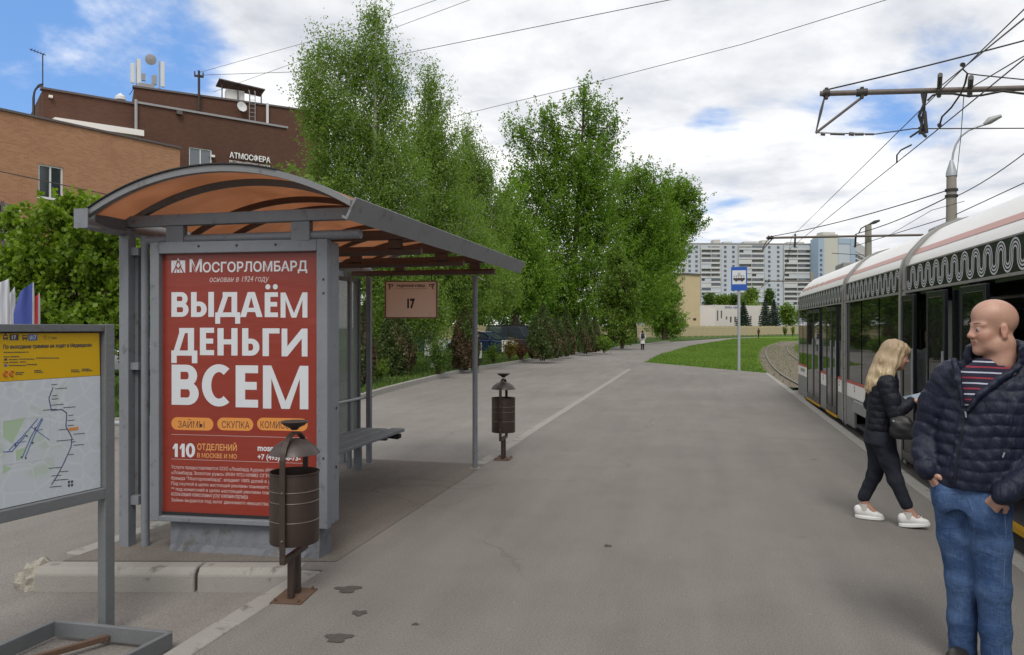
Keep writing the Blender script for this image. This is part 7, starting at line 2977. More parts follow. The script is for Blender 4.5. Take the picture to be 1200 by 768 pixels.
V.wrinkle(.0011, folds)
jo = V.mesh('jeans', M['jeans'], man, 1)
JV = V
M['stitch'] = mat('denim_seam', (0.085, 0.14, 0.27), .9)
mb = MB()
for i, pts in enumerate(([(x, z) for x, z in ((.095, .80), (.100, .70), (.095, .58), (.092, .46), (.092, .30), (.092, .12))], [(-.055, z) for z in (.955, .92, .88, .845)], [(-.003, z) for z in (.20, .14, .08)])):
    pp = []
    for x, z in pts:
        y = JV.front(x, z)
        pp.append((x, y - .002, z))
    mb.tube(pp, .0022, 5)
mb.build('seam', M['stitch'], man, smooth=60)
for pts in ([(-.195, .935), (-.17, .905), (-.135, .885), (-.10, .885)], [(.10, .90), (.06, .865), (.01, .85), (-.02, .86)], [(-.062, .93), (-.060, .88), (-.045, .84), (-.035, .815)], [(-.035, .81), (-.03, .74), (-.025, .68)]):
    mb = MB()
    mb.tube([(x, JV.front(x, z) - .0015, z) for x, z in pts], .0022, 5)
    mb.build('seam', M['stitch'], man, smooth=60)
# shoes
for (x, y) in ((-.09, .0), (.055, -.08)):
    Vs = Vol((x - .09, y - .24, -.005), (x + .09, y + .14, .13), .006)
    Vs.chain([(x, y + .06, .05), (x - .01, y - .06, .045), (x - .02, y - .15, .035)], [.046, .047, .040], .03)
    Vs.put((x - .1, y - .25, -.02), (x + .1, y + .15, .002), lambda X, Y, Z: Z + 0 * X + 0 * Y - .003, .004, 'cut')
    Vs.mesh('shoe', M['shoe_brown'], man, 1)

# striped shirt
V = Vol((-.20, -.20, 1.05), (.30, .20, 1.60), .006)
V.loft([(1.06, 0, .0, .165, .120), (1.35, .03, .01, .180, .118), (1.46, .045, .015, .165, .088), (1.515, .055, .02, .105, .080), (1.545, .06, .022, .086, .075)], .02)
V.cap((HC[0] + .03, .015, 1.50), (HC[0] + .02, -.01, 1.72), .069, .066, .006, op='cut')
V.wrinkle(.002, lambda X, Y, Z: np.sin(Z * 40 + X * 30) * np.sin(X * 50 + 1))
so = V.mesh('striped_shirt', M['knit'], man, 1)

# quilted jacket
V = Vol((-.40, -.32, .84), (.52, .30, 1.72), .0056)
RIB = (.056, .0085)
V.loft([(.905, -.022, .0, .180, .135), (.945, -.020, .0, .190, .143), (1.06, -.005, .0, .198, .148), (1.20, .010, .0, .203, .150), (1.34, .035, .006, .212, .148), (1.43, .045, .012, .208, .125), (1.495, .05, .016, .170, .095), (1.54, .055, .02, .115, .085)], .03, 2.3, RIB)
V.chain([(-.125, .010, 1.445), (-.195, .035, 1.31), (-.236, .055, 1.15), (-.243, .0, 1.06), (-.232, -.055, .985)], [.092, .080, .070, .062, .056], .022, 1.0, (.054, .0075))
V.cap((-.232, -.055, .992), (-.226, -.060, .972), .046, .044, .008)
V.chain([(.235, .015, 1.445), (.285, .04, 1.30), (.310, .045, 1.16), (.215, -.085, 1.02), (.095, -.160, .915)], [.092, .082, .074, .066, .056], .022, 1.0, (.054, .0075))
V.cap((.105, -.157, .922), (.088, -.166, .908), .047, .046, .008)
# collar: a padded ring, high at the back, open in front
for i in range(26):
    a0_, a1_ = [R_(-62 + i * 304 / 26), R_(-62 + (i + 1) * 304 / 26)]
    def cp(a):
        # a = 0 right (+x), 90 back (+y), 180 left, 270 front
        r = .108
        back = .5 + .5 * math.sin(a)
        return np.array([.055 + r * 1.06 * math.cos(a), .015 + r * .95 * math.sin(a), 1.515 + .045 * back + .012 * math.cos(a)])
    p, q = cp(a0_), cp(a1_)
    for dz, r_ in ((.0, .021), (.030, .019), (.058, .017)):
        V.cap(p + np.array([0, .004, dz]), q + np.array([0, .004, dz]), r_, r_, .010)
# open front: wedge cut away down to the zip
wed = [(mx(1121), mz(430)), (mx(1128), mz(450)), (mx(1130.5), mz(479)), (mx(1134.5), mz(479)), (mx(1147), mz(461)), (mx(1166), mz(447)), (mx(1190), mz(436)), (mx(1193), mz(395)), (mx(1121), mz(395))]


def wedge(X, Y, Z):
    x, z = np.broadcast_arrays(X + 0 * Z, Z + 0 * X)
    x, z = x[:, 0, :], z[:, 0, :]
    d = np.full(x.shape, 1e9)
    ins = np.zeros(x.shape, bool)
    n = len(wed)
    for i in range(n):
        (xa, za), (xb, zb_) = wed[i], wed[(i + 1) % n]
        ex, ez = xb - xa, zb_ - za
        t = np.clip(((x - xa) * ex + (z - za) * ez) / (ex * ex + ez * ez), 0, 1)
        d = np.minimum(d, np.hypot(x - xa - ex * t, z - za - ez * t))
        c = ((za > z) != (zb_ > z)) & (x < (xb - xa) * (z - za) / (zb_ - za + 1e-12) + xa)
        ins ^= c
    d = np.where(ins, -d, d)[:, None, :]
    return np.maximum(d, Y - .03)


V.put((-.15, -.30, mz(482)), (.20, .03, mz(394)), wedge, .008, 'cut')
# hollow neck hole
V.cap((.058, .02, 1.44), (.070, .01, 1.75), .082, .088, .008, op='cut')
# lapel folded outward on both sides of the opening
V.chain([(mx(1119), -.105, mz(424)), (mx(1124), -.135, mz(445)), (mx(1129), -.150, mz(474))], [.017, .015, .010], .012)
V.chain([(mx(1192), -.085, mz(428)), (mx(1170), -.118, mz(443)), (mx(1148), -.143, mz(461)), (mx(1135), -.150, mz(479))], [.017, .017, .015, .010], .012)
# zip placket
zp = []
for i in range(12):
    v = 480 + (563 - 480) * i / 11
    u = 1132 + (1119 - 1132) * (i / 11) ** .9
    x, z = mx(u), mz(v)
    zp.append((x, V.front(x, z), z))
for a, b_ in zip(zp, zp[1:]):
    V.cap((a[0] - .012, a[1] + .004, a[2]), (b_[0] - .012, b_[1] + .004, b_[2]), .011, .011, .008)
    V.cap((a[0] + .012, a[1] + .004, a[2]), (b_[0] + .012, b_[1] + .004, b_[2]), .011, .011, .008)
V.wrinkle(.0030, lambda X, Y, Z: np.sin(X * 55 + 18 * Z + 2 * np.sin(Y * 30)) * np.sin(Z * 48 + X * 22 + Y * 40) + .7 * np.sin(X * 95 + Y * 60 + Z * 30) * np.sin(Z * 70))
V.mesh('quilted_jacket', M['puffer'], man, 1)
M['zip_dark'] = mat('zip_tape', (0.006, 0.006, 0.008), .5)
MB().tube([(a[0], a[1] - .006, a[2]) for a in zp], .0045, 6).build('zip', M['zip_dark'], man, smooth=60)
MB().tube([(zp[0][0], zp[0][1] - .012, zp[0][2]), (zp[0][0] + .002, zp[0][1] - .014, zp[0][2] - .03)], [.005, .003], 8).build('zip_puller', M['zinc'], man)
x, z = mx(1176), mz(527)
y = V.front(x, z) if V.front(x, z) else -.15
MB().tube([(x, y - .004, z + .012), (x - .008, y - .004, z - .012)], .004, 6).build('pocket_zip', M['zinc'], man)

# ------------------------------------------------------------------ the woman
ZW = 6.5
UW = 1043
pw_ = W(UW, None, ZW)
wo = thing('person', 'woman with long blond hair, black jacket and white sneakers, walking right with a phone', 'person', (pw_.x, pw_.y, .002), ray_rot(UW))


def wx(u):
    return (u - UW) / 151.6


def wz(v):
    return (614 - v) / 135.4


HW_ = (wx(1050), .0, wz(418))
V = Vol((-.42, -.28, -.01), (.42, .30, 1.64), .0058)
YWH = R_(14)
Pw, Rw = head(V, HW_, YWH, R_(-14), .88, .86, False, False)
V.chain([(HW_[0] - .01, .0, HW_[2] - .06), (wx(1041), .0, wz(436)), (wx(1036), .0, wz(446))], [.045, .046, .07], .03)
V.loft([(wz(512), wx(1031), 0, .085, .110), (wz(480), wx(1033), 0, .075, .105), (wz(455), wx(1036), 0, .080, .13), (wz(443), wx(1037), 0, .07, .12)], .04)
ELB = (wx(1049), -.20, wz(482))
WRI = (wx(1068), -.15, wz(468.5))
V.chain([(wx(1040), -.155, wz(447)), ELB, WRI], [.045, .034, .022], .02)
ELB2 = (wx(1020), .20, wz(478))
WRI2 = (wx(1060), .07, wz(470))
V.chain([(wx(1036), .15, wz(447)), ELB2, WRI2], [.045, .034, .022], .02)
hand(V, WRI, (.80, .25, .25), (.1, .35, 1), -1, .165, .55)
hand(V, WRI2, (.80, -.15, .2), (.1, -.2, 1), 1, .165, .7)
HIPZ = wz(512)
AR, AF = (wx(1012), .10, wz(594)), (wx(1064.5), -.06, wz(594))
V.chain([(wx(1030), .065, HIPZ), (wx(1027), .09, wz(552)), AR], [.072, .046, .032], .02)
V.chain([(wx(1035), -.06, HIPZ), (wx(1047), -.07, wz(555)), AF], [.072, .046, .032], .02)
for a in (AR, AF):
    V.chain([a, (a[0] + .10, a[1] - .0, .04)], [.030, .026], .02)


def paint_w(C):
    p = (C - np.array(HW_)) @ Rw / np.array([.88, 1, .86])
    out = np.zeros(len(C), int)
    out[(p[:, 0] > .090) & (np.abs(p[:, 1]) < .019) & (p[:, 2] < -.0515) & (p[:, 2] > -.0745)] = 1
    return out


V.mesh('body', [M['skin'], M['lip']], wo, 1, paint_w)
eyes(Pw, Rw, wo)
# trousers
V = Vol((-.36, -.26, .09), (.36, .30, .92), .0062)
V.loft([(wz(520), wx(1030.5), 0, .120, .150), (wz(508), wx(1031), 0, .118, .148), (wz(498), wx(1032), 0, .105, .135)], .03)
V.chain([(wx(1027), .07, wz(517)), (wx(1029), .085, wz(538)), (wx(1024.5), .095, wz(560)), (wx(1011.5), .10, wz(588))], [.104, .080, .062, .052], .03)
V.chain([(wx(1035), -.06, wz(517)), (wx(1042), -.065, wz(538)), (wx(1049), -.07, wz(560)), (wx(1062), -.06, wz(588))], [.100, .078, .060, .050], .03)
V.wrinkle(.0016, lambda X, Y, Z: np.sin(Z * 70 + X * 30 + 2 * np.sin(Y * 25)) * .6 + np.sin(X * 40 + Z * 26) * np.sin(Z * 33 + Y * 30))
V.mesh('jeans', M['jeans_dark'], wo, 1)
# socks and sneakers
M['sock'] = mat('pale_sock', (0.50, 0.48, 0.46), .9)
for (a, pit) in ((AR, .0), (AF, .14)):
    MB().tube([(a[0] + .002, a[1], .075), (a[0] - .002, a[1], .132)], [.040, .040], 14).build('sock', M['sock'], wo, smooth=60)
    x, y = a[0], a[1]
    Vs = Vol((x - .12, y - .075, -.01), (x + .24, y + .075, .16), .0055)
    def lift(px_, pz_):
        return pz_ + max(0, (px_ - x + .04)) * pit
    Vs.chain([(x - .045, y, lift(x - .045, .058)), (x + .03, y, lift(x + .03, .056)), (x + .095, y - .006, lift(x + .095, .040)), (x + .132, y - .008, lift(x + .132, .036))], [.035, .034, .029, .023], .025)
    Vs.chain([(x - .050, y, .085), (x + .012, y, .090 + pit * .04)], [.031, .033], .02)
    Vs.cap((x + .002, y, .10), (x + .0, y, .20), .032, .034, .006, op='cut')
    Vs.mesh('sneaker', M['sneaker'], wo, 1)
    sl = MB()
    n = 22
    lo_, up_ = [], []
    for i in range(n):
        t_ = 2 * math.pi * i / n
        sx_ = x + .042 + .120 * math.cos(t_)
        sy_ = y - .004 + (.046 if math.cos(t_) > -.4 else .042) * math.sin(t_)
        zz_ = max(0, (sx_ - x + .04)) * pit
        lo_.append((sx_, sy_, zz_ + .001))
        up_.append((sx_, sy_, zz_ + .032))
    sl.add(lo_ + up_, [tuple(range(n))[::-1], tuple(range(n, 2 * n))] + [(i, (i + 1) % n, n + (i + 1) % n, n + i) for i in range(n)])
    sl.build('sole', M['sole'], wo, bevel=.006, smooth=50)
    lc = MB()
    for i in range(4):
        xx = x + .040 + i * .018
        zz_ = lift(xx, .106 - i * .0085)
        lc.tube([(xx - .006, y - .022, zz_ - .008), (xx, y, zz_ + .002), (xx + .006, y + .020, zz_ - .008)], .0035, 5)
    lc.build('laces', M['sole'], wo)
# jacket
V = Vol((-.36, -.32, .66), (.34, .32, 1.36), .006)
V.loft([(wz(505), wx(1032), 0, .116, .150), (wz(500), wx(1032), 0, .122, .156), (wz(480), wx(1033), 0, .116, .148), (wz(462), wx(1035), 0, .120, .165), (wz(448), wx(1036.5), 0, .112, .165), (wz(439), wx(1038), 0, .085, .125), (wz(433), wx(1041), 0, .06, .065)], .03, 2.2, (.058, .0065))
V.chain([(wx(1040), -.150, wz(448)), (wx(1045), -.185, wz(466)), ELB, (wx(1060), -.17, wz(474)), (WRI[0] - .01, WRI[1], WRI[2])], [.076, .066, .058, .050, .040], .02, 1.0, (.052, .006))
V.chain([(wx(1034), .150, wz(448)), (wx(1024), .185, wz(464)), ELB2, (wx(1042), .15, wz(474)), (WRI2[0] - .02, WRI2[1], WRI2[2])], [.076, .066, .058, .050, .042], .02, 1.0, (.052, .006))
V.chain([(wx(1036), .06, wz(434)), (wx(1034), 0, wz(433)), (wx(1037), -.06, wz(434)), (wx(1047), -.065, wz(436))], [.026, .028, .026, .022], .015)
V.wrinkle(.003, lambda X, Y, Z: np.sin(X * 55 + 18 * Z + 2 * np.sin(Y * 30)) * np.sin(Z * 48 + X * 22 + Y * 40))
V.mesh('quilted_jacket', M['puffer_b'], wo, 1)
# hair: one mass with combed grooves plus loose strands
m, t, b = base_mat('blond_hair')
co = t.new('ShaderNodeTexCoord').outputs['Object']
mp = t.new('ShaderNodeMapping', i_0=co)
mp.inputs['Rotation'].default_value = (0, R_(-27), 0)
mp.inputs['Scale'].default_value = (70, 60, 3)
n1 = t.noise(mp.outputs[0], 1.0, 4, .6)
sp_ = t.new('ShaderNodeSeparateXYZ', i_0=co)
root_f = t.smooth(t.math('ADD', sp_.outputs[2], t.math('MULTIPLY', n1, .12)), wz(436), wz(398))
c = t.mix(root_f, (0.56, 0.44, 0.275, 1), (0.30, 0.215, 0.130, 1))
c = t.mix(t.smooth(n1, .40, .66), c, (0.34, 0.25, 0.145, 1))
t.put(b.inputs['Base Color'], c)
b.inputs['Roughness'].default_value = .42
bp = t.new('ShaderNodeBump', i_Strength=.8, i_Distance=.006, i_Height=n1)
t.put(b.inputs['Normal'], bp.outputs[0])
M['hair'] = m
V = Vol((wx(1008), -.20, wz(464)), (wx(1068), .20, wz(392)), .005)
V.ell(tuple(Pw(-.022, 0, .052)), (.100, .092, .092), .02, Rw)
V.ell(tuple(Pw(.010, 0, .075)), (.085, .082, .062), .03, Rw)
V.chain([(wx(1045), 0, wz(410)), (wx(1038.5), -.01, wz(424)), (wx(1032), -.02, wz(438)), (wx(1026), -.03, wz(449)), (wx(1021), -.035, wz(456))], [.086, .090, .088, .076, .050], .03, 1.25)
V.chain([(wx(1052), -.065, wz(412)), (wx(1047), -.090, wz(425)), (wx(1040), -.105, wz(438)), (wx(1031), -.10, wz(450)), (wx(1026), -.09, wz(457))], [.040, .044, .050, .046, .028], .025)
V.chain([(wx(1048), .065, wz(414)), (wx(1040), .085, wz(430)), (wx(1030), .08, wz(446)), (wx(1024), .06, wz(454))], [.042, .045, .045, .030], .025)
V.chain([(wx(1054.5), -.055, wz(407)), (wx(1056), -.072, wz(417)), (wx(1052), -.082, wz(428))], [.020, .018, .016], .02)
V.put(Pw(.08, 0, -.03) - .12, Pw(.08, 0, -.03) + .12, lambda X, Y, Z: np.sqrt(((X - Pw(.095, 0, -.02)[0]) / 1.0) ** 2 + ((Y - Pw(.095, 0, -.02)[1]) / 1.0) ** 2 + ((Z - Pw(.095, 0, -.02)[2]) / 1.5) ** 2) - .052, .015, 'cut')
V.wrinkle(.0045, lambda X, Y, Z: np.sin((X * .86 - Z * .42) * 120 + 3 * np.sin(Z * 14) + Y * 50) * .5 + np.sin(Y * 150 + (X * .86 - Z * .42) * 60 + 2 * np.sin(Z * 11)) * .7)
V.mesh('hair', M['hair'], wo, 0)
mb = MB()
for i in range(150):
    a = random.uniform(-1, 1)
    b_ = random.uniform(-1, 1)
    w_ = random.uniform(.7, 1.08)
    pts = [(wx(1044) + a * .02, b_ * .085, wz(404) - abs(b_) * .02), (wx(1038) + a * .075 * w_, b_ * .105 * w_, wz(423)), (wx(1031.5) + a * .075 * w_, b_ * .10 * w_ - .02, wz(439)), (wx(1025) + a * .055, b_ * .08 - .03, wz(451)), (wx(1020.5) + a * .05, b_ * .06 - .035, wz(457 + random.uniform(-2, 3)))]
    mb.tube(pts, [.0035, .0045, .0045, .0035, .001], 4, cap=False)
mb.build('hair_strands', M['hair'], wo, smooth=70)['kind'] = 'stuff'
# phone, a thing of its own in her hand
pp = wo.matrix_basis @ Vector((wx(1071), -.115, wz(463.3)))
ph = thing('phone', 'pale smartphone held out by the woman in both hands', 'phone', pp, ray_rot(UW) + R_(16))
M['phone_body'] = mat('phone_body', (0.50, 0.53, 0.58), .3, .2)
M['phone_screen'] = glass_dark('phone_screen', (0.20, 0.24, 0.30), 0, .06)
pb_ = MB().box(-.078, .078, -.037, .037, -.004, .004).build('case', M['phone_body'], ph, (0, 0, 0), (R_(28), R_(-14), 0), bevel=.003)
MB().box(-.073, .073, -.034, .034, .0045, .0055).build('screen', M['phone_screen'], ph, (0, 0, 0), (R_(28), R_(-14), 0))
# shoulder bag, also a thing of its own
pp = wo.matrix_basis @ Vector((wx(1056), -.24, wz(510)))
bg_ = thing('shoulder_bag', 'black shoulder bag hanging at the hip of the blond woman', 'bag', pp, ray_rot(UW))
Vb = Vol((-.12, -.06, -.02), (.14, .08, .22), .006)
Vb.loft([(.0, .015, .0, .066, .034), (.03, .012, .0, .094, .048), (.09, .008, .0, .100, .052), (.14, .0, .0, .090, .044), (.18, -.01, .0, .070, .026), (.195, -.015, .0, .05, .012)], .02, 2.6)
Vb.wrinkle(.004, lambda X, Y, Z: np.sin(X * 40 + Z * 22) * np.sin(Z * 45 + X * 10))
Vb.mesh('pouch', M['bag_black'], bg_, 1)
st = [(wx(1049) - wx(1056), -.0, .15), (wx(1043) - wx(1056), .05, wz(488) - wz(510)), (wx(1036) - wx(1056), .10, wz(474) - wz(510)), (wx(1030) - wx(1056), .20, wz(462) - wz(510)), (wx(1028) - wx(1056), .27, wz(452) - wz(510)), (wx(1033) - wx(1056), .36, wz(442) - wz(510))]
mb = MB()
for a, b_ in zip(st, st[1:]):
    mb.bar(a, b_, .016, .005, (1, -.6, .4))
mb.build('strap', M['bag_black'], bg_)
MB().tube([(wx(1049) - wx(1056) - .02, -.03, .155), (wx(1049) - wx(1056) + .02, -.03, .135)], .006, 8).build('buckle', M['zinc'], bg_)


# ------------------------------------------------------------------ small figures
def small_person(name, u, v_feet, Z, h, label, coat, trousers, hair, yaw, step=.0, z0=0.0, coat_long=.0, pack=None, res=.012, pos=None, scarf=None):
    p = W(u, None, Z) if pos is None else Vector(pos)
    t = thing('person', label, 'person', (p.x, p.y, z0), yaw)
    k = h / 1.72
    V = Vol((-.34, -.30, -.01), (.34, .40, 1.76), res)
    head(V, (0, -.01, 1.585), R_(-90), 0, .95, .9)
    V.chain([(0, .01, 1.50), (0, .01, 1.40)], [.05, .07], .03)
    V.loft([(.88, 0, 0, .14, .095), (1.1, 0, 0, .125, .09), (1.32, 0, 0, .16, .095), (1.42, 0, 0, .12, .07)], .04)
    for s in (-1, 1):
        V.chain([(s * .17, 0, 1.38), (s * .22, .03, 1.10), (s * .20, -.05, .86)], [.045, .036, .026], .02)
        hand(V, (s * .20, -.05, .86), (0, -.1, -1), (-s, 0, 0), s, .17, .4)
        V.chain([(s * .085, 0, .88), (s * .09, s * step * .5 - .02, .48), (s * .09, s * step, .07), (s * .09, s * step - .13, .035)], [.08, .055, .036, .028], .03)
    V.mesh('body', M['skin'], t, 1)
    V = Vol((-.36, -.26, .0), (.36, .26, 1.52), res)
    V.loft([(.84 - coat_long, 0, 0, .17 + coat_long * .12, .125), (1.05, 0, 0, .155, .115), (1.32, 0, 0, .185, .12), (1.42, 0, 0, .14, .085), (1.46, 0, 0, .075, .07)], .03)
    for s in (-1, 1):
        V.chain([(s * .175, 0, 1.375), (s * .225, .03, 1.10), (s * .205, -.045, .88)], [.066, .056, .045], .02)
    V.mesh('coat', coat, t, 1)
    V = Vol((-.30, -.40, .0), (.30, .40, .95), res)
    for s in (-1, 1):
        V.chain([(s * .08, 0, .86), (s * .09, s * step * .5 - .02, .48), (s * .09, s * step, .11)], [.10, .072, .06], .03)
    V.mesh('trousers', trousers, t, 1)
    V = Vol((-.16, -.16, 1.44), (.16, .18, 1.76), res)
    V.ell((0, .015, 1.635), (.088, .105, .088), .02)
    V.ell((0, .05, 1.57), (.085, .07, .09), .02)
    V.ell((0, -.09, 1.57), (.07, .055, .085), .015, None, 'cut')
    V.mesh('hair', hair, t, 1)
    for s in (-1, 1):
        MB().box(s * .09 - .045, s * .09 + .045, s * step - .17, s * step + .07, .0, .075).build('shoe', M['shoe_brown'], t, bevel=.03)
    t.scale = (k, k, k)
    if pack is not None:
        q = t.matrix_basis @ Vector((0, .19, 1.05))
        o = MB().box(-.15, .15, -.08, .09, -.02, .40).box(-.11, .11, .09, .14, .02, .22).build('backpack', M['bag_black'], None, q, (0, 0, yaw), bevel=.05)
        o.scale = (k, k, k)
        tag(o, pack, 'backpack')
    return t


M['coat_white'] = cloth_mat('white_coat', (0.52, 0.51, 0.50), (0.58, 0.57, 0.55), .85)
M['coat_pattern'] = cloth_mat('pale_print_jacket', (0.40, 0.41, 0.42), (0.26, 0.29, 0.29), .8, var=26)
M['coat_red'] = cloth_mat('dark_red_jacket', (0.11, 0.028, 0.028), (0.07, 0.020, 0.022), .8)
M['dark_cloth'] = cloth_mat('black_cloth', (0.014, 0.014, 0.018), (0.022, 0.022, 0.028), .85)
M['hair_dark'] = mat('dark_hair', (0.020, 0.014, 0.011), .55)
M['hair_grey'] = mat('grey_hair', (0.20, 0.18, 0.17), .6)
small_person('person', 753, 409, 62, 1.62, 'pedestrian in a white coat with a black backpack walking away along the road', M['coat_white'], M['dark_cloth'], M['hair_dark'], YAW + R_(178), .12, -.15, .30, 'black backpack worn by the pedestrian in white on the road', .016)
small_person('person', 889, 393, 128, 1.68, 'tiny figure in dark red standing by the far fence', M['coat_red'], M['dark_cloth'], M['hair_dark'], YAW + R_(200), .08, -.06, 0, None, .02)
yp = Yt(1089)
small_person('person', 1090, 0, 9, 1.62, 'passenger in a pale patterned jacket standing inside the open tram door', M['coat_pattern'], M['dark_cloth'], M['hair_grey'], R_(-30), .05, .07, .05, None, .009, (2.86, Yt(1092, 2.86), .07))

# ================================================================== PARKED CARS AND BOARD BEHIND THE THUJAS
M['car_navy'] = mat('navy_car_paint', (0.020, 0.035, 0.075), .22, .3, .05, 1)
M['car_dark'] = mat('dark_grey_car_paint', (0.045, 0.048, 0.055), .22, .3, .05, 1)
M['car_white'] = mat('white_car_paint', (0.62, 0.63, 0.64), .25, 0, .03, 1)
M['car_silver'] = mat('silver_car_paint', (0.36, 0.38, 0.40), .25, .5, .03, 1)
M['car_glass'] = glass_dark('car_glass', (0.03, 0.04, 0.045), 0, .03)
M['tyre'] = mat('tyre', (0.016, 0.016, 0.017), .8)
M['rim'] = mat('rim', (0.40, 0.40, 0.41), .35, .8)
M['lamp_clear'] = glass_dark('head_lamp', (0.45, 0.46, 0.47), 0, .1)
M['lamp_red'] = mat('tail_lamp', (0.30, 0.02, 0.015), .2)


def car(label, u, Z, rz, paint, van=False, z=-.04):
    p = W(u, None, Z)
    t = thing('parked_car', label, 'car', (p.x, p.y, z), rz, 'cars parked behind the thujas')
    L, Wd, H_ = (4.3, 1.74, 1.50) if not van else (4.9, 1.86, 1.95)
    a, b = -L / 2, L / 2
    # side profile lofted over stations across the width
    low = [(a, .38), (a + .03, .62), (a + .15, .80), (a + 1.05, .93), (b - .55, .98), (b - .05, .86), (b, .5), (b - .1, .24), (a + .1, .22)]
    if van:
        cab = [(a + .75, .92), (a + 1.55, H_ - .10), (a + 2.2, H_), (b - .35, H_ - .04), (b - .10, 1.02)]
    else:
        cab = [(a + 1.0, .90), (a + 1.75, 1.36), (a + 2.2, H_ - .02), (b - 1.3, H_ - .04), (b - .35, .97)]

    def lofted(prof, ws):
        vs, fs = [], []
        n = len(prof)
        for (y, k) in ws:
            cxm = sum(q[0] for q in prof) / n
            czm = sum(q[1] for q in prof) / n
            vs += [(cxm + (x - cxm) * k, y, czm + (z_ - czm) * k) for x, z_ in prof]
        for i in range(len(ws) - 1):
            for j in range(n):
                fs.append((i * n + j, i * n + (j + 1) % n, (i + 1) * n + (j + 1) % n, (i + 1) * n + j))
        fs += [tuple(range(n))[::-1], tuple((len(ws) - 1) * n + j for j in range(n))]
        return MB().add(vs, fs)
    h = Wd / 2
    lofted(low, [(-h, .95), (-h + .10, 1), (h - .10, 1), (h, .95)]).build('body', paint, t, smooth=40, bevel=.03)
    cb = lofted(cab, [(-h + .20, .93), (-h + .12, 1), (h - .12, 1), (h - .20, .93)])
    co_ = cb.build('cabin', paint, t, smooth=40, bevel=.03)
    for s in (-1, 1):
        for (i0, i1) in ((.10, .48), (.52, .90)):
            x0_, x1_ = cab[0][0] + (cab[-1][0] - cab[0][0]) * i0, cab[0][0] + (cab[-1][0] - cab[0][0]) * i1
            top = H_ - .16
            MB().prism([(x0_ + .16, 1.0), (x1_ - .02, 1.0), (x1_ - .06, top), (x0_ + (.55 if i0 < .3 else .06), top)], s * (h - .135), s * (h - .118), 'y').build('side_window', M['car_glass'], co_)
        for x in (a + .78, b - .80):
            wl_ = MB().lathe([(0, -.09), (.29, -.09), (.32, -.06), (.32, .06), (.29, .09), (.0, .09)], 22).build('wheel', M['tyre'], t, (x, s * (h - .11), .32), (R_(90), 0, 0), smooth=40)
            MB().lathe([(.20, -.10), (.20, .10), (.05, .105), (.0, .105)], 16).build('rim', M['rim'], wl_)
        MB().box(a - .01, a + .12, s * h * .62 - .16, s * h * .62 + .16, .60, .74).build('headlight', M['lamp_clear'], t, bevel=.03)
        MB().box(b - .09, b + .01, s * h * .72 - .12, s * h * .72 + .12, .66, .84).build('tail_lamp', M['lamp_red'], t, bevel=.03)
        MB().box(a + 1.15, a + 1.30, s * (h + .10) - .09, s * (h + .10) + .09, .95, 1.08).build('mirror', paint, t, bevel=.03)
    fa, fb_ = cab[0], cab[1]
    MB().add([(fa[0] - .015, -h + .26, fa[1] + .06), (fa[0] - .015, h - .26, fa[1] + .06), (fb_[0] - .03, h - .32, fb_[1] - .02), (fb_[0] - .03, -h + .32, fb_[1] - .02)], [(0, 1, 2, 3)]).build('windscreen', M['car_glass'], t)
    MB().box(b - .02, b + .012, -.26, .26, .52, .63).build('number_plate', M['win_white'], t)
    MB().box(a - .012, a + .02, -.26, .26, .42, .53).build('number_plate', M['win_white'], t)
    return t


car('navy blue car parked behind the yellow bush', 569, 50, YAW + R_(150), M['car_navy'])
car('dark estate car with a pale roof rail parked right of the navy one', 607, 54, YAW + R_(165), M['car_dark'], True)
car('blue car half hidden by birch leaves behind the white board', 500, 47, YAW + R_(160), M['car_navy'])
car('silver car glimpsed between the map board and the shelter post', 135, 27, YAW + R_(200), M['car_silver'], True)
car('white car in the shade behind the maple leaves', 30, 33, YAW + R_(190), M['car_white'], True)
# white boards standing on the grass
for (u0, u1, v0, v1, Z, lab) in ((497.5, 522, 398, 417, 40, 'weathered white board standing on the grass behind the green bush'), (559, 564.5, 402, 420, 36, 'narrow white board beside the right front post of the shelter'), (588, 603, 399, 413, 45, 'white board behind the yellow and red bushes')):
    p = W((u0 + u1) / 2, None, Z)
    w_ = (u1 - u0) * Z / FPX
    zt_, zb_ = EYE + (HOR - v0) / FPX * Z, EYE + (HOR - v1) / FPX * Z
    t = thing('white_board', lab, 'board', (p.x, p.y, -.04), ray_rot((u0 + u1) / 2))
    MB().box(-w_ / 2, w_ / 2, -.03, .03, max(.03, zb_ + .04), zt_ + .04).build('panel', mat('board_white', (0.62, 0.62, 0.62), .6, 0, .06, 2, (0.05, 0.05, 0.06), 0, 60, .3, (.60, .63)) if Z == 40 else M['white_paint'], t, bevel=.01)
    for s in (-1, 1):
        MB().box(s * w_ * .42 - .03, s * w_ * .42 + .03, .031, .08, 0, zt_).build('post', M['iron'], t)

# ------------------------------------------------------------------ flags at left
M['flag_white'] = mat('flag_white', (0.55, 0.56, 0.60), .8)
M['flag_blue'] = mat('flag_blue', (0.045, 0.070, 0.28), .8)
M['flag_red'] = mat('flag_red', (0.42, 0.030, 0.030), .8)


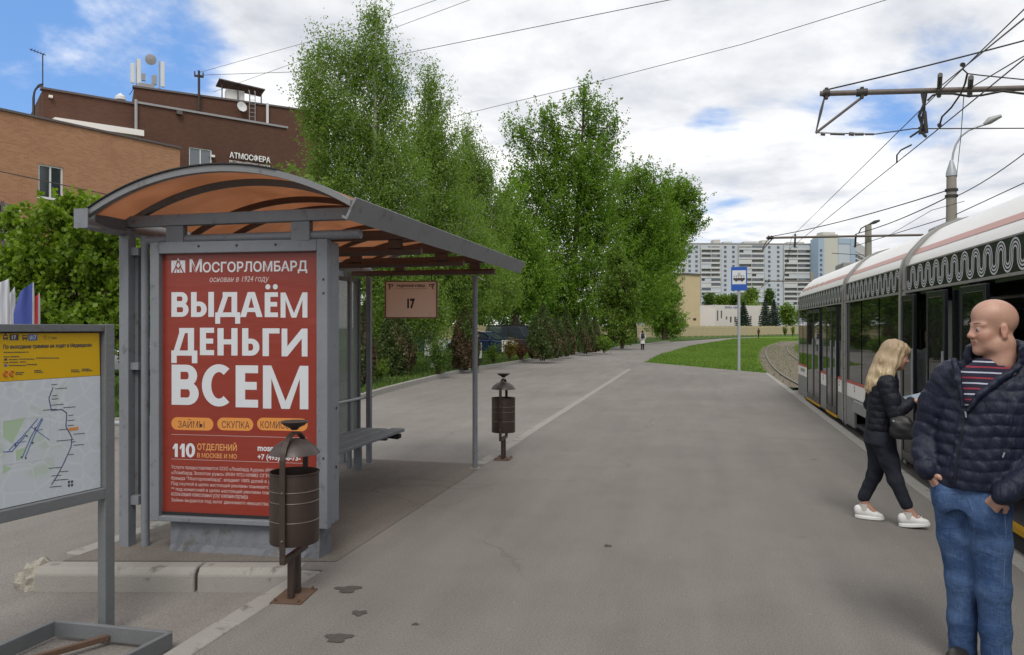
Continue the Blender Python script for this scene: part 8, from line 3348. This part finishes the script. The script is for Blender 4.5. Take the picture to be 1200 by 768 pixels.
def flag(u, v_top, Z, wpx, m, label, lean, hfall):
    """feather flag: curved pole with a slack cloth along it"""
    p = W(u, None, Z)
    ht = EYE + (HOR - v_top) / FPX * Z
    t = thing('flag', label, 'flag', (p.x, p.y, -.05), ray_rot(u), 'flags behind the map board')
    Wd = wpx * Z / FPX
    n = 14
    pole = [(lean * (s / n) ** 2 * Wd, 0, ht * s / n) for s in range(n + 1)]
    MB().tube(pole, [.018] * n + [.008], 6).build('pole', M['zinc'], t, smooth=60)
    vs, fs = [], []
    mcol = 8
    for i in range(n + 1):
        s = i / n
        z = ht * (1 - .72 * s)
        k = int((1 - .72 * s) * n)
        x0_ = lean * (1 - .72 * s) ** 2 * Wd
        for j in range(mcol + 1):
            r = j / mcol
            x = x0_ - Wd * r * (1 - .10 * s) * (.65 + .35 * min(1, s * 5))
            y = .06 * math.sin(r * 7 + s * 3) * r
            vs.append((x, y, z - hfall * r * ht * (1 - s)))
    for i in range(n):
        for j in range(mcol):
            a = i * (mcol + 1) + j
            fs.append((a, a + 1, a + mcol + 2, a + mcol + 1))
    MB().add(vs, fs).build('cloth', m, t, smooth=80)
    return t


flag(10, 323, 11.5, 16, M['flag_white'], 'large white flag at the left edge behind the map board', .0, .03)
flag(17, 333, 12.6, 8, M['flag_white'], 'narrow white flag between the large white one and the blue one', .0, .05)
flag(39, 327, 11.5, 20, M['flag_blue'], 'blue flag behind the map board', .0, .06)
flag(46, 340, 12.2, 12, M['flag_red'], 'red flag right of the blue one', .0, .05)
# low rail by the verge
p0, p1 = W(40, 505, z=-.1), W(131, 512, z=-.1)
t = thing('low_rail', 'low grey tube rail seen between the map board and the shelter post', 'rail', (p1.x, p1.y, -.12))
MB().tube([p0 - p1 + Vector((0, 0, .25)), (0, 0, .25), (.55, -.05, .25)], .04, 8).build('rail', M['zinc'], t)
for k_ in (.0, .45, .9):
    q = (p0 - p1) * k_
    MB().tube([q, q + Vector((0, 0, .25))], .03, 8).build('leg', M['zinc'], t)
